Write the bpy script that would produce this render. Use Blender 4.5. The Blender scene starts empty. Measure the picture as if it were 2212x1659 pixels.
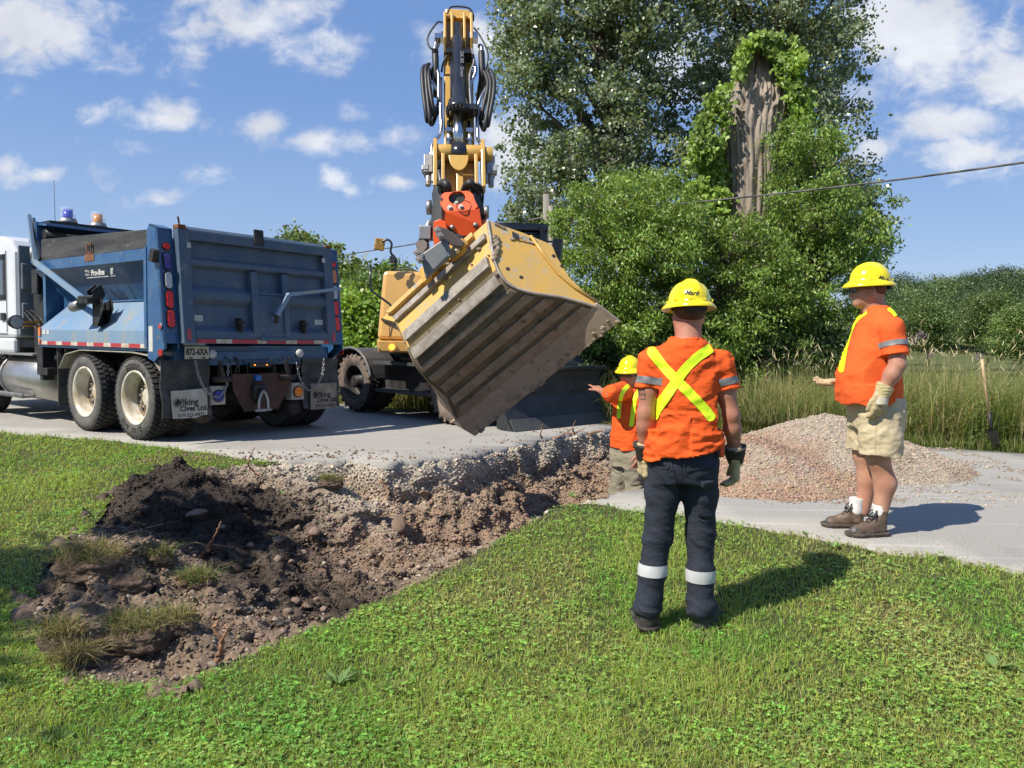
import bpy, bmesh, math, random
import numpy as np
from mathutils import Vector, Matrix, Euler
from mathutils.bvhtree import BVHTree
from mathutils.geometry import delaunay_2d_cdt
sc = bpy.context.scene
COL = sc.collection
R = math.radians
# ------------------------------------------------------------------ camera
FPX, CX, CY = 1662.0, 1106.0, 829.5          # focal length and centre in units of a 2212 px wide frame
CAMZ = 1.30
cam_d = bpy.data.cameras.new('camera'); cam = bpy.data.objects.new('camera', cam_d); COL.objects.link(cam)
cam_d.sensor_width = 36; cam_d.lens = 36*FPX/2212; cam_d.clip_start = 0.05; cam_d.clip_end = 3000
CAMR = Matrix.Rotation(R(90-3.26), 4, 'X') @ Matrix.Rotation(R(0.9), 4, 'Z')
cam.matrix_world = Matrix.Translation((0, 0, CAMZ)) @ CAMR
sc.camera = cam
CAMP = Vector((0, 0, CAMZ))
def ray(px, py):
    return CAMR.to_3x3() @ Vector(((px-CX)/FPX, -(py-CY)/FPX, -1.0))
def at(px, py, Y):
    d = ray(px, py); return CAMP + d*(Y/d.y)
def onz(px, py, z=0.0):
    d = ray(px, py); return CAMP + d*((z-CAMZ)/d.z)
def onplane(px, py, p0, n):
    d = ray(px, py); return CAMP + d*((Vector(p0)-CAMP).dot(n)/d.dot(n))
# ------------------------------------------------------------------ world and sun
SUN_EL = 49.0
SUNV = Vector((-0.815, -0.58, 0)).normalized()*math.cos(R(SUN_EL)) + Vector((0, 0, math.sin(R(SUN_EL))))
sc.view_settings.view_transform = 'Standard'; sc.view_settings.look = 'None'
sc.view_settings.exposure = 0.38; sc.view_settings.gamma = 1.0
sun_d = bpy.data.lights.new('sun', 'SUN'); sun_d.energy = 5.0; sun_d.angle = R(0.5); sun_d.color = (1.0, 0.93, 0.82)
sun = bpy.data.objects.new('sun', sun_d); COL.objects.link(sun)
sun.rotation_euler = (-SUNV).to_track_quat('-Z', 'Y').to_euler(); sun.location = (-6, -6, 12)
world = bpy.data.worlds.new('World'); sc.world = world; world.use_nodes = True
def build_world():
    nt = world.node_tree; N = nt.nodes; L = nt.links; N.clear()
    def nd(t, **k):
        n = N.new(t)
        for a, b in k.items(): setattr(n, a, b)
        return n
    def mth(op, a, b=None, c=None, clamp=False):
        n = nd('ShaderNodeMath', operation=op, use_clamp=clamp)
        for i, v in enumerate((a, b, c)):
            if v is None: continue
            if isinstance(v, (int, float)): n.inputs[i].default_value = v
            else: L.new(v, n.inputs[i])
        return n.outputs[0]
    sky = nd('ShaderNodeTexSky', sky_type='NISHITA', sun_disc=False)
    sky.sun_elevation = R(SUN_EL); sky.sun_rotation = math.atan2(SUNV.x, SUNV.y)
    sky.altitude = 100; sky.air_density = 1.0; sky.dust_density = 0.3; sky.ozone_density = 2.5
    hs = nd('ShaderNodeHueSaturation'); hs.inputs['Saturation'].default_value = 1.12; hs.inputs['Value'].default_value = 1.0
    L.new(sky.outputs[0], hs.inputs['Color'])
    tc = nd('ShaderNodeTexCoord'); sp = nd('ShaderNodeSeparateXYZ'); L.new(tc.outputs['Generated'], sp.inputs[0])
    # clear summer air: the low sky is pale blue instead of yellowish
    rp = nd('ShaderNodeValToRGB'); el = rp.color_ramp.elements
    el[0].position = 0.0; el[0].color = (.62, .76, .96, 1); el[1].position = .55; el[1].color = (.175, .325, .72, 1)
    e = el.new(.12); e.color = (.40, .58, .92, 1); e = el.new(.28); e.color = (.25, .43, .84, 1)
    L.new(sp.outputs[2], rp.inputs[0])
    sv = nd('ShaderNodeVectorMath', operation='SCALE'); L.new(rp.outputs[0], sv.inputs[0]); sv.inputs['Scale'].default_value = 5.7
    lowmix = nd('ShaderNodeMix', data_type='RGBA'); lowmix.inputs[0].default_value = .85
    L.new(hs.outputs[0], lowmix.inputs[6]); L.new(sv.outputs[0], lowmix.inputs[7])
    yy = mth('MAXIMUM', sp.outputs[1], 0.05)
    u = mth('DIVIDE', sp.outputs[0], yy); v = mth('DIVIDE', sp.outputs[2], yy)
    cb = nd('ShaderNodeCombineXYZ'); L.new(u, cb.inputs[0]); L.new(v, cb.inputs[1])
    # warped noise
    def noise(scale, det, rough, off, stretch=1.0, dist=0.0):
        mp = nd('ShaderNodeMapping'); mp.inputs['Location'].default_value = off
        mp.inputs['Scale'].default_value = (scale, scale*stretch, 1)
        L.new(cb.outputs[0], mp.inputs[0])
        n = nd('ShaderNodeTexNoise'); n.inputs['Scale'].default_value = 1.0
        n.inputs['Detail'].default_value = det; n.inputs['Roughness'].default_value = rough
        n.inputs['Distortion'].default_value = dist
        L.new(mp.outputs[0], n.inputs['Vector']); return n.outputs['Fac']
    n1 = noise(9.0, 9, 0.56, (3.1, 1.7, 0), 1.3, 0.25)
    n2 = noise(26.0, 8, 0.62, (9.1, 4.7, 0), 1.5, 0.8)
    # cloud banks: x, y (2212 wide frame), half width, half height, strength
    B = [(60, 60, 190, 120, 1.1), (150, 110, 150, 60, .75), (520, 60, 190, 90, .9), (620, 20, 160, 50, .8), (740, 90, 110, 60, .8), (430, 120, 90, 60, .7),
         (215, 240, 70, 45, .8), (350, 255, 120, 50, .95), (290, 310, 110, 28, .6), (580, 270, 75, 40, .85), (700, 300, 150, 40, 1.05), (850, 290, 60, 35, .7),
         (10, 365, 75, 60, 1.0), (95, 375, 45, 26, .8), (245, 370, 55, 30, .5), (715, 390, 50, 34, .8), (762, 415, 36, 24, .75),
         (870, 395, 60, 20, .75), (340, 430, 60, 20, .45), (930, 90, 70, 55, .6), (1060, 90, 80, 70, .9), (1100, 310, 95, 140, 1.05), (1075, 400, 60, 50, .8),
         (2050, 80, 330, 150, 1.35), (2180, 170, 200, 90, 1.2), (1860, 190, 160, 70, .9), (2030, 270, 220, 65, 1.1), (2130, 330, 260, 60, 1.15), (1900, 310, 120, 50, .8),
         (1500, 120, 200, 90, .8), (1350, 300, 150, 60, .8), (480, 375, 60, 18, .4), (260, 20, 90, 36, .5), (760, 250, 60, 30, .45), (-300, 200, 260, 120, 1.0), (2600, 250, 300, 160, 1.2)]
    fld = None; shade = None
    for x, y, w, h, s in B:
        d = ray(x, y); cu, cv = d.x/d.y, d.z/d.y
        a = mth('MULTIPLY', mth('SUBTRACT', u, cu), FPX/w); b = mth('MULTIPLY', mth('SUBTRACT', v, cv), FPX/h)
        r2 = mth('ADD', mth('MULTIPLY', a, a), mth('MULTIPLY', b, b))
        f = mth('MULTIPLY', mth('SUBTRACT', 1.0, mth('POWER', r2, 0.5)), s)
        fld = f if fld is None else mth('MAXIMUM', fld, f)
    t = mth('ADD', mth('ADD', mth('MULTIPLY', fld, 0.75), mth('MULTIPLY', mth('SUBTRACT', n1, 0.5), 2.5)), mth('MULTIPLY', mth('SUBTRACT', n2, 0.5), 1.0))
    mr = nd('ShaderNodeMapRange', interpolation_type='SMOOTHSTEP')
    mr.inputs['From Min'].default_value = -0.02; mr.inputs['From Max'].default_value = 0.82
    L.new(t, mr.inputs['Value'])
    front = nd('ShaderNodeMapRange'); front.inputs['From Min'].default_value = 0.05; front.inputs['From Max'].default_value = 0.2
    L.new(sp.outputs[1], front.inputs['Value'])
    dens = mth('MULTIPLY', mth('MULTIPLY', mr.outputs[0], front.outputs[0]), 0.88)
    # cloud brightness: thick parts a bit greyer
    n3 = noise(5.0, 4, 0.6, (1.3, 7.7, 0), 1.6)
    cr = nd('ShaderNodeMapRange'); cr.inputs['From Min'].default_value = 0.25; cr.inputs['From Max'].default_value = 0.75
    cr.inputs['To Min'].default_value = 4.6; cr.inputs['To Max'].default_value = 7.0
    L.new(n3, cr.inputs['Value'])
    cc = nd('ShaderNodeCombineColor'); L.new(mth('MULTIPLY', cr.outputs[0], 0.97), cc.inputs[0]); L.new(mth('MULTIPLY', cr.outputs[0], 0.985), cc.inputs[1]); L.new(mth('MULTIPLY', cr.outputs[0], 1.03), cc.inputs[2])
    mx = nd('ShaderNodeMix', data_type='RGBA'); L.new(dens, mx.inputs[0]); L.new(lowmix.outputs[2], mx.inputs[6]); L.new(cc.outputs[0], mx.inputs[7])
    bg = nd('ShaderNodeBackground'); bg.inputs['Strength'].default_value = 0.115; L.new(mx.outputs[2], bg.inputs[0])
    out = nd('ShaderNodeOutputWorld'); L.new(bg.outputs[0], out.inputs[0])
build_world()
world.cycles.sampling_method = 'MANUAL'; world.cycles.sample_map_resolution = 512
sc.cycles.max_bounces = 6; sc.cycles.diffuse_bounces = 3; sc.cycles.transparent_max_bounces = 12
sc.cycles.caustics_reflective = False; sc.cycles.caustics_refractive = False
try:
    sc.cycles.use_denoising = True; sc.cycles.denoiser = 'OPENIMAGEDENOISE'
except Exception: pass
# ------------------------------------------------------------------ helpers
rng = np.random.default_rng(7); random.seed(7)
WM = {}
def tag(o, label=None, cat=None, group=None, kind=None):
    if label: o['label'] = label
    if cat: o['category'] = cat
    if group: o['group'] = group
    if kind: o['kind'] = kind
    return o
def thing(name, label, cat, loc=(0, 0, 0), rotz=0.0, group=None, frame=None):
    o = bpy.data.objects.new(name, None); COL.objects.link(o); o.empty_display_size = 0.1
    m = frame if frame is not None else Matrix.Translation(loc) @ Matrix.Rotation(rotz, 4, 'Z')
    o.matrix_world = m; WM[o.name] = m.copy()
    return tag(o, label, cat, group)
def mesh_from(name, V, F, smooth=False, attrs=None):
    me = bpy.data.meshes.new(name)
    V = np.asarray(V, dtype=np.float32)
    if isinstance(F, np.ndarray):
        n, k = F.shape
        me.vertices.add(len(V)); me.vertices.foreach_set('co', V.ravel())
        me.loops.add(n*k); me.loops.foreach_set('vertex_index', F.astype(np.int32).ravel())
        me.polygons.add(n); me.polygons.foreach_set('loop_start', np.arange(0, n*k, k, dtype=np.int32))
        me.update(calc_edges=True)
    else:
        me.from_pydata(V.tolist(), [], F); me.update()
    me.validate()
    if smooth: me.polygons.foreach_set('use_smooth', np.ones(len(me.polygons), dtype=bool))
    if attrs:
        for k, a in attrs.items():
            a = np.asarray(a, dtype=np.float32)
            if a.ndim == 1:
                at_ = me.attributes.new(k, 'FLOAT', 'POINT'); at_.data.foreach_set('value', a)
            else:
                at_ = me.attributes.new(k, 'FLOAT_COLOR', 'POINT'); b = np.ones((len(a), 4), np.float32); b[:, :3] = a[:, :3]; at_.data.foreach_set('color', b.ravel())
    return me
def link(name, me, mat=None, parent=None, bevel=0, smooth_angle=None):
    """me is in world coordinates; moved into the parent's frame here"""
    root = parent
    while root is not None and root.parent is not None: root = root.parent
    o = bpy.data.objects.new(name, me); COL.objects.link(o)
    if root is not None:
        me.transform(WM[root.name].inverted()); o.parent = parent
    if mat is not None:
        for m in (mat if isinstance(mat, (list, tuple)) else [mat]): me.materials.append(m)
    if bevel:
        b = o.modifiers.new('bevel', 'BEVEL'); b.width = bevel; b.segments = 2; b.limit_method = 'ANGLE'; b.angle_limit = R(40); b.harden_normals = False
    if root is None or not o.name in WM: WM[o.name] = Matrix.Identity(4)
    return o
class MB:
    def __init__(s, frame=None): s.V = []; s.F = []; s.M = []; s.S = []; s.m = 0; s.fr = frame or Matrix.Identity(4)
    def add(s, V, F, smooth=False, mat=None):
        b = len(s.V); s.V += [tuple(s.fr @ Vector(v)) for v in V]
        for f in F: s.F.append([b+i for i in f]); s.M.append(s.m if mat is None else mat); s.S.append(smooth)
        return s
    def box(s, c, d, rot=None, taper=1.0, mat=None):
        c = Vector(c); hx, hy, hz = d[0]/2, d[1]/2, d[2]/2
        m = rot.to_matrix() if isinstance(rot, Euler) else (rot or Matrix.Identity(3))
        V = []
        for z in (-hz, hz):
            k = taper if z > 0 else 1.0
            for x, y in ((-hx, -hy), (hx, -hy), (hx, hy), (-hx, hy)): V.append(c + m @ Vector((x*k, y*k, z)))
        return s.add(V, [(3, 2, 1, 0), (4, 5, 6, 7), (0, 1, 5, 4), (1, 2, 6, 5), (2, 3, 7, 6), (3, 0, 4, 7)], mat=mat)
    def box2(s, a, b, mat=None):
        a, b = Vector(a), Vector(b); return s.box((a+b)/2, [abs(b[i]-a[i]) for i in range(3)], mat=mat)
    def hexa(s, P, mat=None):   # 8 points: bottom 4, top 4
        return s.add(P, [(3, 2, 1, 0), (4, 5, 6, 7), (0, 1, 5, 4), (1, 2, 6, 5), (2, 3, 7, 6), (3, 0, 4, 7)], mat=mat)
    def beam(s, p0, p1, w, h, up=(0, 0, 1), mat=None):
        p0, p1 = Vector(p0), Vector(p1); d = (p1-p0).normalized(); u = Vector(up); sd = d.cross(u)
        if sd.length < 1e-4: sd = d.cross(Vector((1, 0, 0)))
        sd.normalize(); u = sd.cross(d)
        P = [p + sd*(a*w/2) + u*(b*h/2) for p in (p0, p1) for a, b in ((-1, -1), (1, -1), (1, 1), (-1, 1))]
        return s.hexa(P, mat)
    def tube(s, pts, r, seg=8, cap=True, mat=None, smooth=True):
        pts = [Vector(p) for p in pts]; n = len(pts)
        rr = r if isinstance(r, (list, tuple)) else [r]*n
        V = []; prev = None
        for i, p in enumerate(pts):
            t = (pts[min(i+1, n-1)]-pts[max(i-1, 0)]).normalized()
            if prev is None: a = t.orthogonal().normalized()
            else:
                a = prev - t*prev.dot(t); a = a.normalized() if a.length > 1e-6 else t.orthogonal().normalized()
            prev = a; b = t.cross(a)
            for k in range(seg):
                th = 2*math.pi*k/seg; V.append(p + (a*math.cos(th)+b*math.sin(th))*rr[i])
        F = [(i*seg+k, i*seg+(k+1) % seg, (i+1)*seg+(k+1) % seg, (i+1)*seg+k) for i in range(n-1) for k in range(seg)]
        s.add(V, F, smooth, mat)
        if cap:
            b = len(s.V)-len(V)
            s.F.append([b+k for k in range(seg)][::-1]); s.M.append(s.m if mat is None else mat); s.S.append(False)
            s.F.append([b+(n-1)*seg+k for k in range(seg)]); s.M.append(s.m if mat is None else mat); s.S.append(False)
        return s
    def cyl(s, p0, p1, r0, r1=None, seg=20, mat=None): return s.tube([p0, p1], [r0, r0 if r1 is None else r1], seg, True, mat)
    def lathe(s, c, axis, prof, seg=32, mat=None, smooth=True, cap=False):  # prof: (along, radius)
        c = Vector(c); ax = Vector(axis).normalized(); a = ax.orthogonal().normalized(); b = ax.cross(a); V = []
        for h, r in prof:
            for k in range(seg):
                th = 2*math.pi*k/seg; V.append(c + ax*h + (a*math.cos(th)+b*math.sin(th))*max(r, 1e-4))
        n = len(prof)
        F = [(i*seg+k, i*seg+(k+1) % seg, (i+1)*seg+(k+1) % seg, (i+1)*seg+k) for i in range(n-1) for k in range(seg)]
        return s.add(V, F, smooth, mat)
    def prism(s, pts, off, mat=None, smooth=False):  # closed polygon extruded by the vector off
        pts = [Vector(p) for p in pts]; off = Vector(off); n = len(pts)
        V = pts + [p+off for p in pts]
        F = [list(range(n))[::-1], list(range(n, 2*n))] + [(i, (i+1) % n, n+(i+1) % n, n+i) for i in range(n)]
        return s.add(V, F, smooth, mat)
    def sphere(s, c, r, seg=16, ring=10, mat=None):
        c = Vector(c); r = Vector(r) if hasattr(r, '__len__') else Vector((r, r, r)); V = []
        for i in range(ring+1):
            ph = math.pi*i/ring
            for k in range(seg):
                th = 2*math.pi*k/seg; V.append(c + Vector((r.x*math.sin(ph)*math.cos(th), r.y*math.sin(ph)*math.sin(th), r.z*math.cos(ph))))
        F = [(i*seg+k, (i+1)*seg+k, (i+1)*seg+(k+1) % seg, i*seg+(k+1) % seg) for i in range(ring) for k in range(seg)]
        return s.add(V, F, True, mat)
    def build(s, name, mat=None, parent=None, bevel=0, fixn=True):
        me = bpy.data.meshes.new(name); me.from_pydata(s.V, [], s.F); me.update()
        me.polygons.foreach_set('material_index', s.M); me.polygons.foreach_set('use_smooth', s.S)
        if fixn:
            bm = bmesh.new(); bm.from_mesh(me); bmesh.ops.recalc_face_normals(bm, faces=bm.faces); bm.to_mesh(me); bm.free()
        return link(name, me, mat, parent, bevel)
def spline(pts, n=8):
    """Catmull-Rom through pts"""
    P = [Vector(p) for p in pts]; P = [P[0]*2-P[1]] + P + [P[-1]*2-P[-2]]; out = []
    for i in range(1, len(P)-2):
        for k in range(n):
            t = k/n; a, b, c, d = P[i-1], P[i], P[i+1], P[i+2]
            out.append(0.5*((2*b) + (c-a)*t + (2*a-5*b+4*c-d)*t*t + (3*b-a-3*c+d)*t**3))
    out.append(P[-2]); return out
def text_mesh(txt, size, M4, extrude=0.001, shear=0.0, bold=0.0, align='CENTER'):
    cu = bpy.data.curves.new('lettering', 'FONT'); cu.body = txt; cu.size = size; cu.extrude = extrude; cu.shear = shear; cu.offset = bold
    cu.align_x = align; cu.align_y = 'CENTER'; cu.resolution_u = 3
    o = bpy.data.objects.new('tmp_text', cu); COL.objects.link(o)
    dg = bpy.context.evaluated_depsgraph_get(); me = bpy.data.meshes.new_from_object(o.evaluated_get(dg))
    bpy.data.objects.remove(o); bpy.data.curves.remove(cu)
    me.transform(M4); return me
def basis(o, x, y):
    x = Vector(x).normalized(); y = Vector(y); y = (y-x*y.dot(x)).normalized(); z = x.cross(y)
    m = Matrix((x, y, z)).transposed().to_4x4(); m.translation = Vector(o); return m
# lattice noise
_T = np.random.default_rng(11).random((256, 256)).astype(np.float32)
_T3 = np.random.default_rng(12).random((64, 64, 64)).astype(np.float32)
def vn2(x, y):
    xi = np.floor(x).astype(int); yi = np.floor(y).astype(int); fx = x-xi; fy = y-yi
    fx = fx*fx*(3-2*fx); fy = fy*fy*(3-2*fy); g = lambda a, b: _T[a & 255, b & 255]
    return (g(xi, yi)*(1-fx)+g(xi+1, yi)*fx)*(1-fy)+(g(xi, yi+1)*(1-fx)+g(xi+1, yi+1)*fx)*fy
def fbm2(x, y, f, octs=4, gain=.5, off=0.0):
    s = 0; a = 1; t = 0
    for i in range(octs):
        s = s+a*(vn2(x*f+off+i*17.3, y*f+off*1.7+i*9.1)-.5); t += a; a *= gain; f *= 2.03
    return s/t*2
def vn3(x, y, z):
    xi = np.floor(x).astype(int); yi = np.floor(y).astype(int); zi = np.floor(z).astype(int); fx = x-xi; fy = y-yi; fz = z-zi
    fx = fx*fx*(3-2*fx); fy = fy*fy*(3-2*fy); fz = fz*fz*(3-2*fz); g = lambda a, b, c: _T3[a & 63, b & 63, c & 63]
    def pl(c): return (g(xi, yi, c)*(1-fx)+g(xi+1, yi, c)*fx)*(1-fy)+(g(xi, yi+1, c)*(1-fx)+g(xi+1, yi+1, c)*fx)*fy
    return pl(zi)*(1-fz)+pl(zi+1)*fz
# ------------------------------------------------------------------ materials
def newmat(name):
    m = bpy.data.materials.new(name); m.use_nodes = True; nt = m.node_tree; b = nt.nodes['Principled BSDF']; return m, nt, b
def mat(name, c, c2=None, rough=.6, metal=0.0, scale=6.0, contrast=(.35, .65), bump=0.0, bscale=40.0, coat=0.0, c3=None, scale3=25.0, con3=(.58, .68), detail=6, stretch=(1, 1, 1), emit=0.0, spec=.5, sub=0.0, alpha=None):
    m, nt, b = newmat(name); L = nt.links; N = nt.nodes
    tc = N.new('ShaderNodeTexCoord'); mp = N.new('ShaderNodeMapping'); mp.inputs['Scale'].default_value = stretch; L.new(tc.outputs['Object'], mp.inputs[0])
    col = None
    def nz(s, det=6, r=.6):
        n = N.new('ShaderNodeTexNoise'); n.inputs['Scale'].default_value = s; n.inputs['Detail'].default_value = det; n.inputs['Roughness'].default_value = r
        L.new(mp.outputs[0], n.inputs['Vector']); return n.outputs['Fac']
    def ramp(f, lo, hi):
        r = N.new('ShaderNodeMapRange'); r.interpolation_type = 'SMOOTHSTEP'; r.inputs['From Min'].default_value = lo; r.inputs['From Max'].default_value = hi; L.new(f, r.inputs['Value']); return r.outputs[0]
    if c2 is None: c2 = tuple(x*.8 for x in c)
    mx = N.new('ShaderNodeMix'); mx.data_type = 'RGBA'; L.new(ramp(nz(scale, detail), *contrast), mx.inputs[0])
    mx.inputs[6].default_value = (*c, 1); mx.inputs[7].default_value = (*c2, 1); col = mx.outputs[2]
    if c3 is not None:
        m3 = N.new('ShaderNodeMix'); m3.data_type = 'RGBA'; L.new(ramp(nz(scale3, 8, .7), *con3), m3.inputs[0]); L.new(col, m3.inputs[6]); m3.inputs[7].default_value = (*c3, 1); col = m3.outputs[2]
    L.new(col, b.inputs['Base Color']); b.inputs['Roughness'].default_value = rough; b.inputs['Metallic'].default_value = metal
    b.inputs['Coat Weight'].default_value = coat; b.inputs['Coat Roughness'].default_value = .08; b.inputs['Specular IOR Level'].default_value = spec
    if sub: b.inputs['Subsurface Weight'].default_value = sub; b.inputs['Subsurface Radius'].default_value = (.01, .004, .002); b.inputs['Subsurface Scale'].default_value = 1.0
    if bump:
        bp = N.new('ShaderNodeBump'); bp.inputs['Strength'].default_value = 1.0; bp.inputs['Distance'].default_value = bump; L.new(nz(bscale, 5, .65), bp.inputs['Height']); L.new(bp.outputs[0], b.inputs['Normal'])
    if emit: L.new(col, b.inputs['Emission Color']); b.inputs['Emission Strength'].default_value = emit
    return m
def mat_attr(name, rough=.8, transl=0.0, attr='Col', bump=0.0, bscale=60, noise=0.0, nscale=30, spec=.3, gl=0.0):
    m, nt, b = newmat(name); L = nt.links; N = nt.nodes
    a = N.new('ShaderNodeAttribute'); a.attribute_name = attr; col = a.outputs['Color']
    tc = N.new('ShaderNodeTexCoord')
    if noise:
        n = N.new('ShaderNodeTexNoise'); n.inputs['Scale'].default_value = nscale; n.inputs['Detail'].default_value = 6; L.new(tc.outputs['Object'], n.inputs['Vector'])
        r = N.new('ShaderNodeMapRange'); r.inputs['From Min'].default_value = .3; r.inputs['From Max'].default_value = .7; r.inputs['To Min'].default_value = 1-noise; r.inputs['To Max'].default_value = 1+noise; L.new(n.outputs['Fac'], r.inputs['Value'])
        v = N.new('ShaderNodeVectorMath'); v.operation = 'SCALE'; L.new(col, v.inputs[0]); L.new(r.outputs[0], v.inputs['Scale']); col = v.outputs[0]
    L.new(col, b.inputs['Base Color']); b.inputs['Roughness'].default_value = rough; b.inputs['Specular IOR Level'].default_value = spec
    if bump:
        n = N.new('ShaderNodeTexNoise'); n.inputs['Scale'].default_value = bscale; n.inputs['Detail'].default_value = 6; n.inputs['Roughness'].default_value = .7; L.new(tc.outputs['Object'], n.inputs['Vector'])
        bp = N.new('ShaderNodeBump'); bp.inputs['Distance'].default_value = bump; L.new(n.outputs['Fac'], bp.inputs['Height']); L.new(bp.outputs[0], b.inputs['Normal'])
    if transl:
        t = N.new('ShaderNodeBsdfTranslucent'); g = N.new('ShaderNodeMix'); g.data_type = 'RGBA'; g.blend_type = 'MULTIPLY'; g.inputs[0].default_value = 1
        L.new(col, g.inputs[6]); g.inputs[7].default_value = (1.5, 1.35, .55, 1); L.new(g.outputs[2], t.inputs[0])
        mx = N.new('ShaderNodeMixShader'); mx.inputs[0].default_value = transl
        L.new(b.outputs[0], mx.inputs[1]); L.new(t.outputs[0], mx.inputs[2]); L.new(mx.outputs[0], N['Material Output'].inputs[0])
    return m
# ------------------------------------------------------------------ ground, road, lawn, trench
DU = Vector((.793, -.609)); DV = Vector((.609, .793))          # along the road (towards right-near) and across it (away)
_eu = np.array([-60, -14, -12, -10.6, -9.4, -6.56, -3.17, -.36, 3, 40.]); _ev = np.array([2.2, 3.6, 3.8, 4.15, 4.62, 4.92, 5.38, 5.40, 5.42, 5.5])
_fu = np.array([-60, -20, -9.6, -5, -1.8, -.8, 3, 40.]); _fv = np.array([9.4, 9.5, 10.0, 10.7, 11.16, 11.4, 11.6, 11.8])
def uv_of(x, y): return x*DU.x+y*DU.y, x*DV.x+y*DV.y
def lawn_z(x, y):
    x = np.asarray(x, float); y = np.asarray(y, float); u, v = uv_of(x, y)
    s = np.clip(np.interp(u, _eu, _ev)-v, 0, 20)
    return -0.03 - 0.36*(1-np.exp(-s/2.3)) + 0.03*fbm2(x, y, .7, 2)
def gp(px, py, it=6):
    z = 0.0
    for _ in range(it):
        p = onz(px, py, z); u, v = uv_of(p.x, p.y)
        z = float(lawn_z(p.x, p.y)) if v < np.interp(u, _eu, _ev) else 0.0
    return p
FAR = [(85, 1290), (95, 1225), (150, 1185), (205, 1140), (240, 1082), (330, 1035), (450, 1018), (540, 1010), (640, 1003), (760, 992), (830, 1000), (1000, 985), (1130, 960), (1230, 937), (1340, 925), (1460, 932)]
NEAR = [(1500, 1040), (1345, 1062), (1310, 1086), (1200, 1100), (1090, 1160), (930, 1250), (700, 1350), (480, 1440), (380, 1480), (240, 1480), (120, 1440), (100, 1370)]
farp = [gp(*p) for p in FAR]; nearp = [gp(*p) for p in NEAR]
POLY = np.array([(p.x, p.y) for p in farp+nearp])
def jag(P, step, amp, seed):
    r = np.random.default_rng(seed); out = []
    for i in range(len(P)):
        a = P[i]; b = P[(i+1) % len(P)]; n = max(1, int(np.linalg.norm(b-a)/step))
        nn = np.array([-(b-a)[1], (b-a)[0]]); nn = nn/np.linalg.norm(nn)
        for k in range(n): out.append(a+(b-a)*k/n + nn*(r.normal()*amp if k else 0)*1.0)
    return np.array(out)
def inside(P, x, y):
    x = np.asarray(x); y = np.asarray(y); c = np.zeros(x.shape, bool); n = len(P); j = n-1
    for i in range(n):
        xi, yi = P[i]; xj, yj = P[j]
        m = ((yi > y) != (yj > y)) & (x < (xj-xi)*(y-yi)/(yj-yi+1e-12)+xi); c ^= m; j = i
    return c
def dist_pl(PL, x, y, closed=False):
    d = np.full(np.shape(x), 1e9); n = len(PL)
    for i in range(n if closed else n-1):
        a = PL[i]; b = PL[(i+1) % n]; ab = b-a; t = np.clip(((x-a[0])*ab[0]+(y-a[1])*ab[1])/(ab@ab+1e-12), 0, 1)
        d = np.minimum(d, np.hypot(x-a[0]-t*ab[0], y-a[1]-t*ab[1]))
    return d
PJ = jag(POLY, .07, .022, 3)
FARL = np.array([(p.x, p.y) for p in farp]); NEARL = np.array([(p.x, p.y) for p in nearp])
def ss(t): t = np.clip(t, 0, 1); return t*t*(3-2*t)
def gz(x, y):
    u, v = uv_of(x, y); return np.where(v < np.interp(u, _eu, _ev), lawn_z(x, y), 0.0)
def gauss(x, y, px, py, rx, ry, ang=0.0):
    p = gp(px, py); c, s = math.cos(ang), math.sin(ang); a = (x-p.x)*c+(y-p.y)*s; b = -(x-p.x)*s+(y-p.y)*c
    return np.exp(-(a/rx)**2-(b/ry)**2)
def dirt_z(x, y, fine=True):
    x = np.asarray(x, float); y = np.asarray(y, float)
    u, v = uv_of(x, y); road = ss((v-np.interp(u, _eu, _ev)+.25)/.4)
    df = dist_pl(FARL, x, y); dn = dist_pl(NEARL, x, y); ins = inside(POLY, x, y)
    # how deep: shallow at the lower-left end, deep in the road
    t = np.clip((v-1.7)/3.2, 0, 1)
    D = .03+.46*ss(t)+.42*road
    F = (1-road)*ss(df/1.25)+road*(.40*ss(df/(.10+.12*vn2(x*2.1, y*2.1)))+.60*ss((df-.04)/(.8+.7*vn2(x*1.3+5, y*1.3))))
    Nn = ss((dn-.01)/.22)
    dep = D*np.minimum(F, 1)*Nn
    z = gz(x, y)-.035-dep
    # heaps
    m = ins*1.0*ss(np.minimum(df, dn)/.12)
    z = z+m*(.54*gauss(x, y, 420, 1085, .66, .45, -.5)+.20*gauss(x, y, 600, 1060, .4, .35)+.30*gauss(x, y, 700, 1050, .35, .3)+.32*gauss(x, y, 200, 1260, .42, .26, -.2)+.28*gauss(x, y, 330, 1235, .3, .22)
             + .22*gauss(x, y, 290, 1375, .34, .17)+.2*gauss(x, y, 150, 1400, .2, .16)+.10*gauss(x, y, 540, 1150, .45, .3)+.12*gauss(x, y, 1000, 1120, .35, .3))
    if fine:
        k = ss(np.minimum(df, dn)/.1)*.85+.15
        flat = 1-.75*gauss(x, y, 330, 1440, .75, .22, -.1)
        rg = 1-np.abs(fbm2(x, y, 3.1, 4, .55, 5.))
        z = z+k*flat*(.12*fbm2(x, y, 1.6, 2)+.10*(rg-.75)+.11*fbm2(x, y, 7, 3, .6, 2.)+.030*np.abs(fbm2(x, y, 24, 3, .6, 8.))+.012*fbm2(x, y, 70, 2, .6, 1.))
    return z
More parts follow.
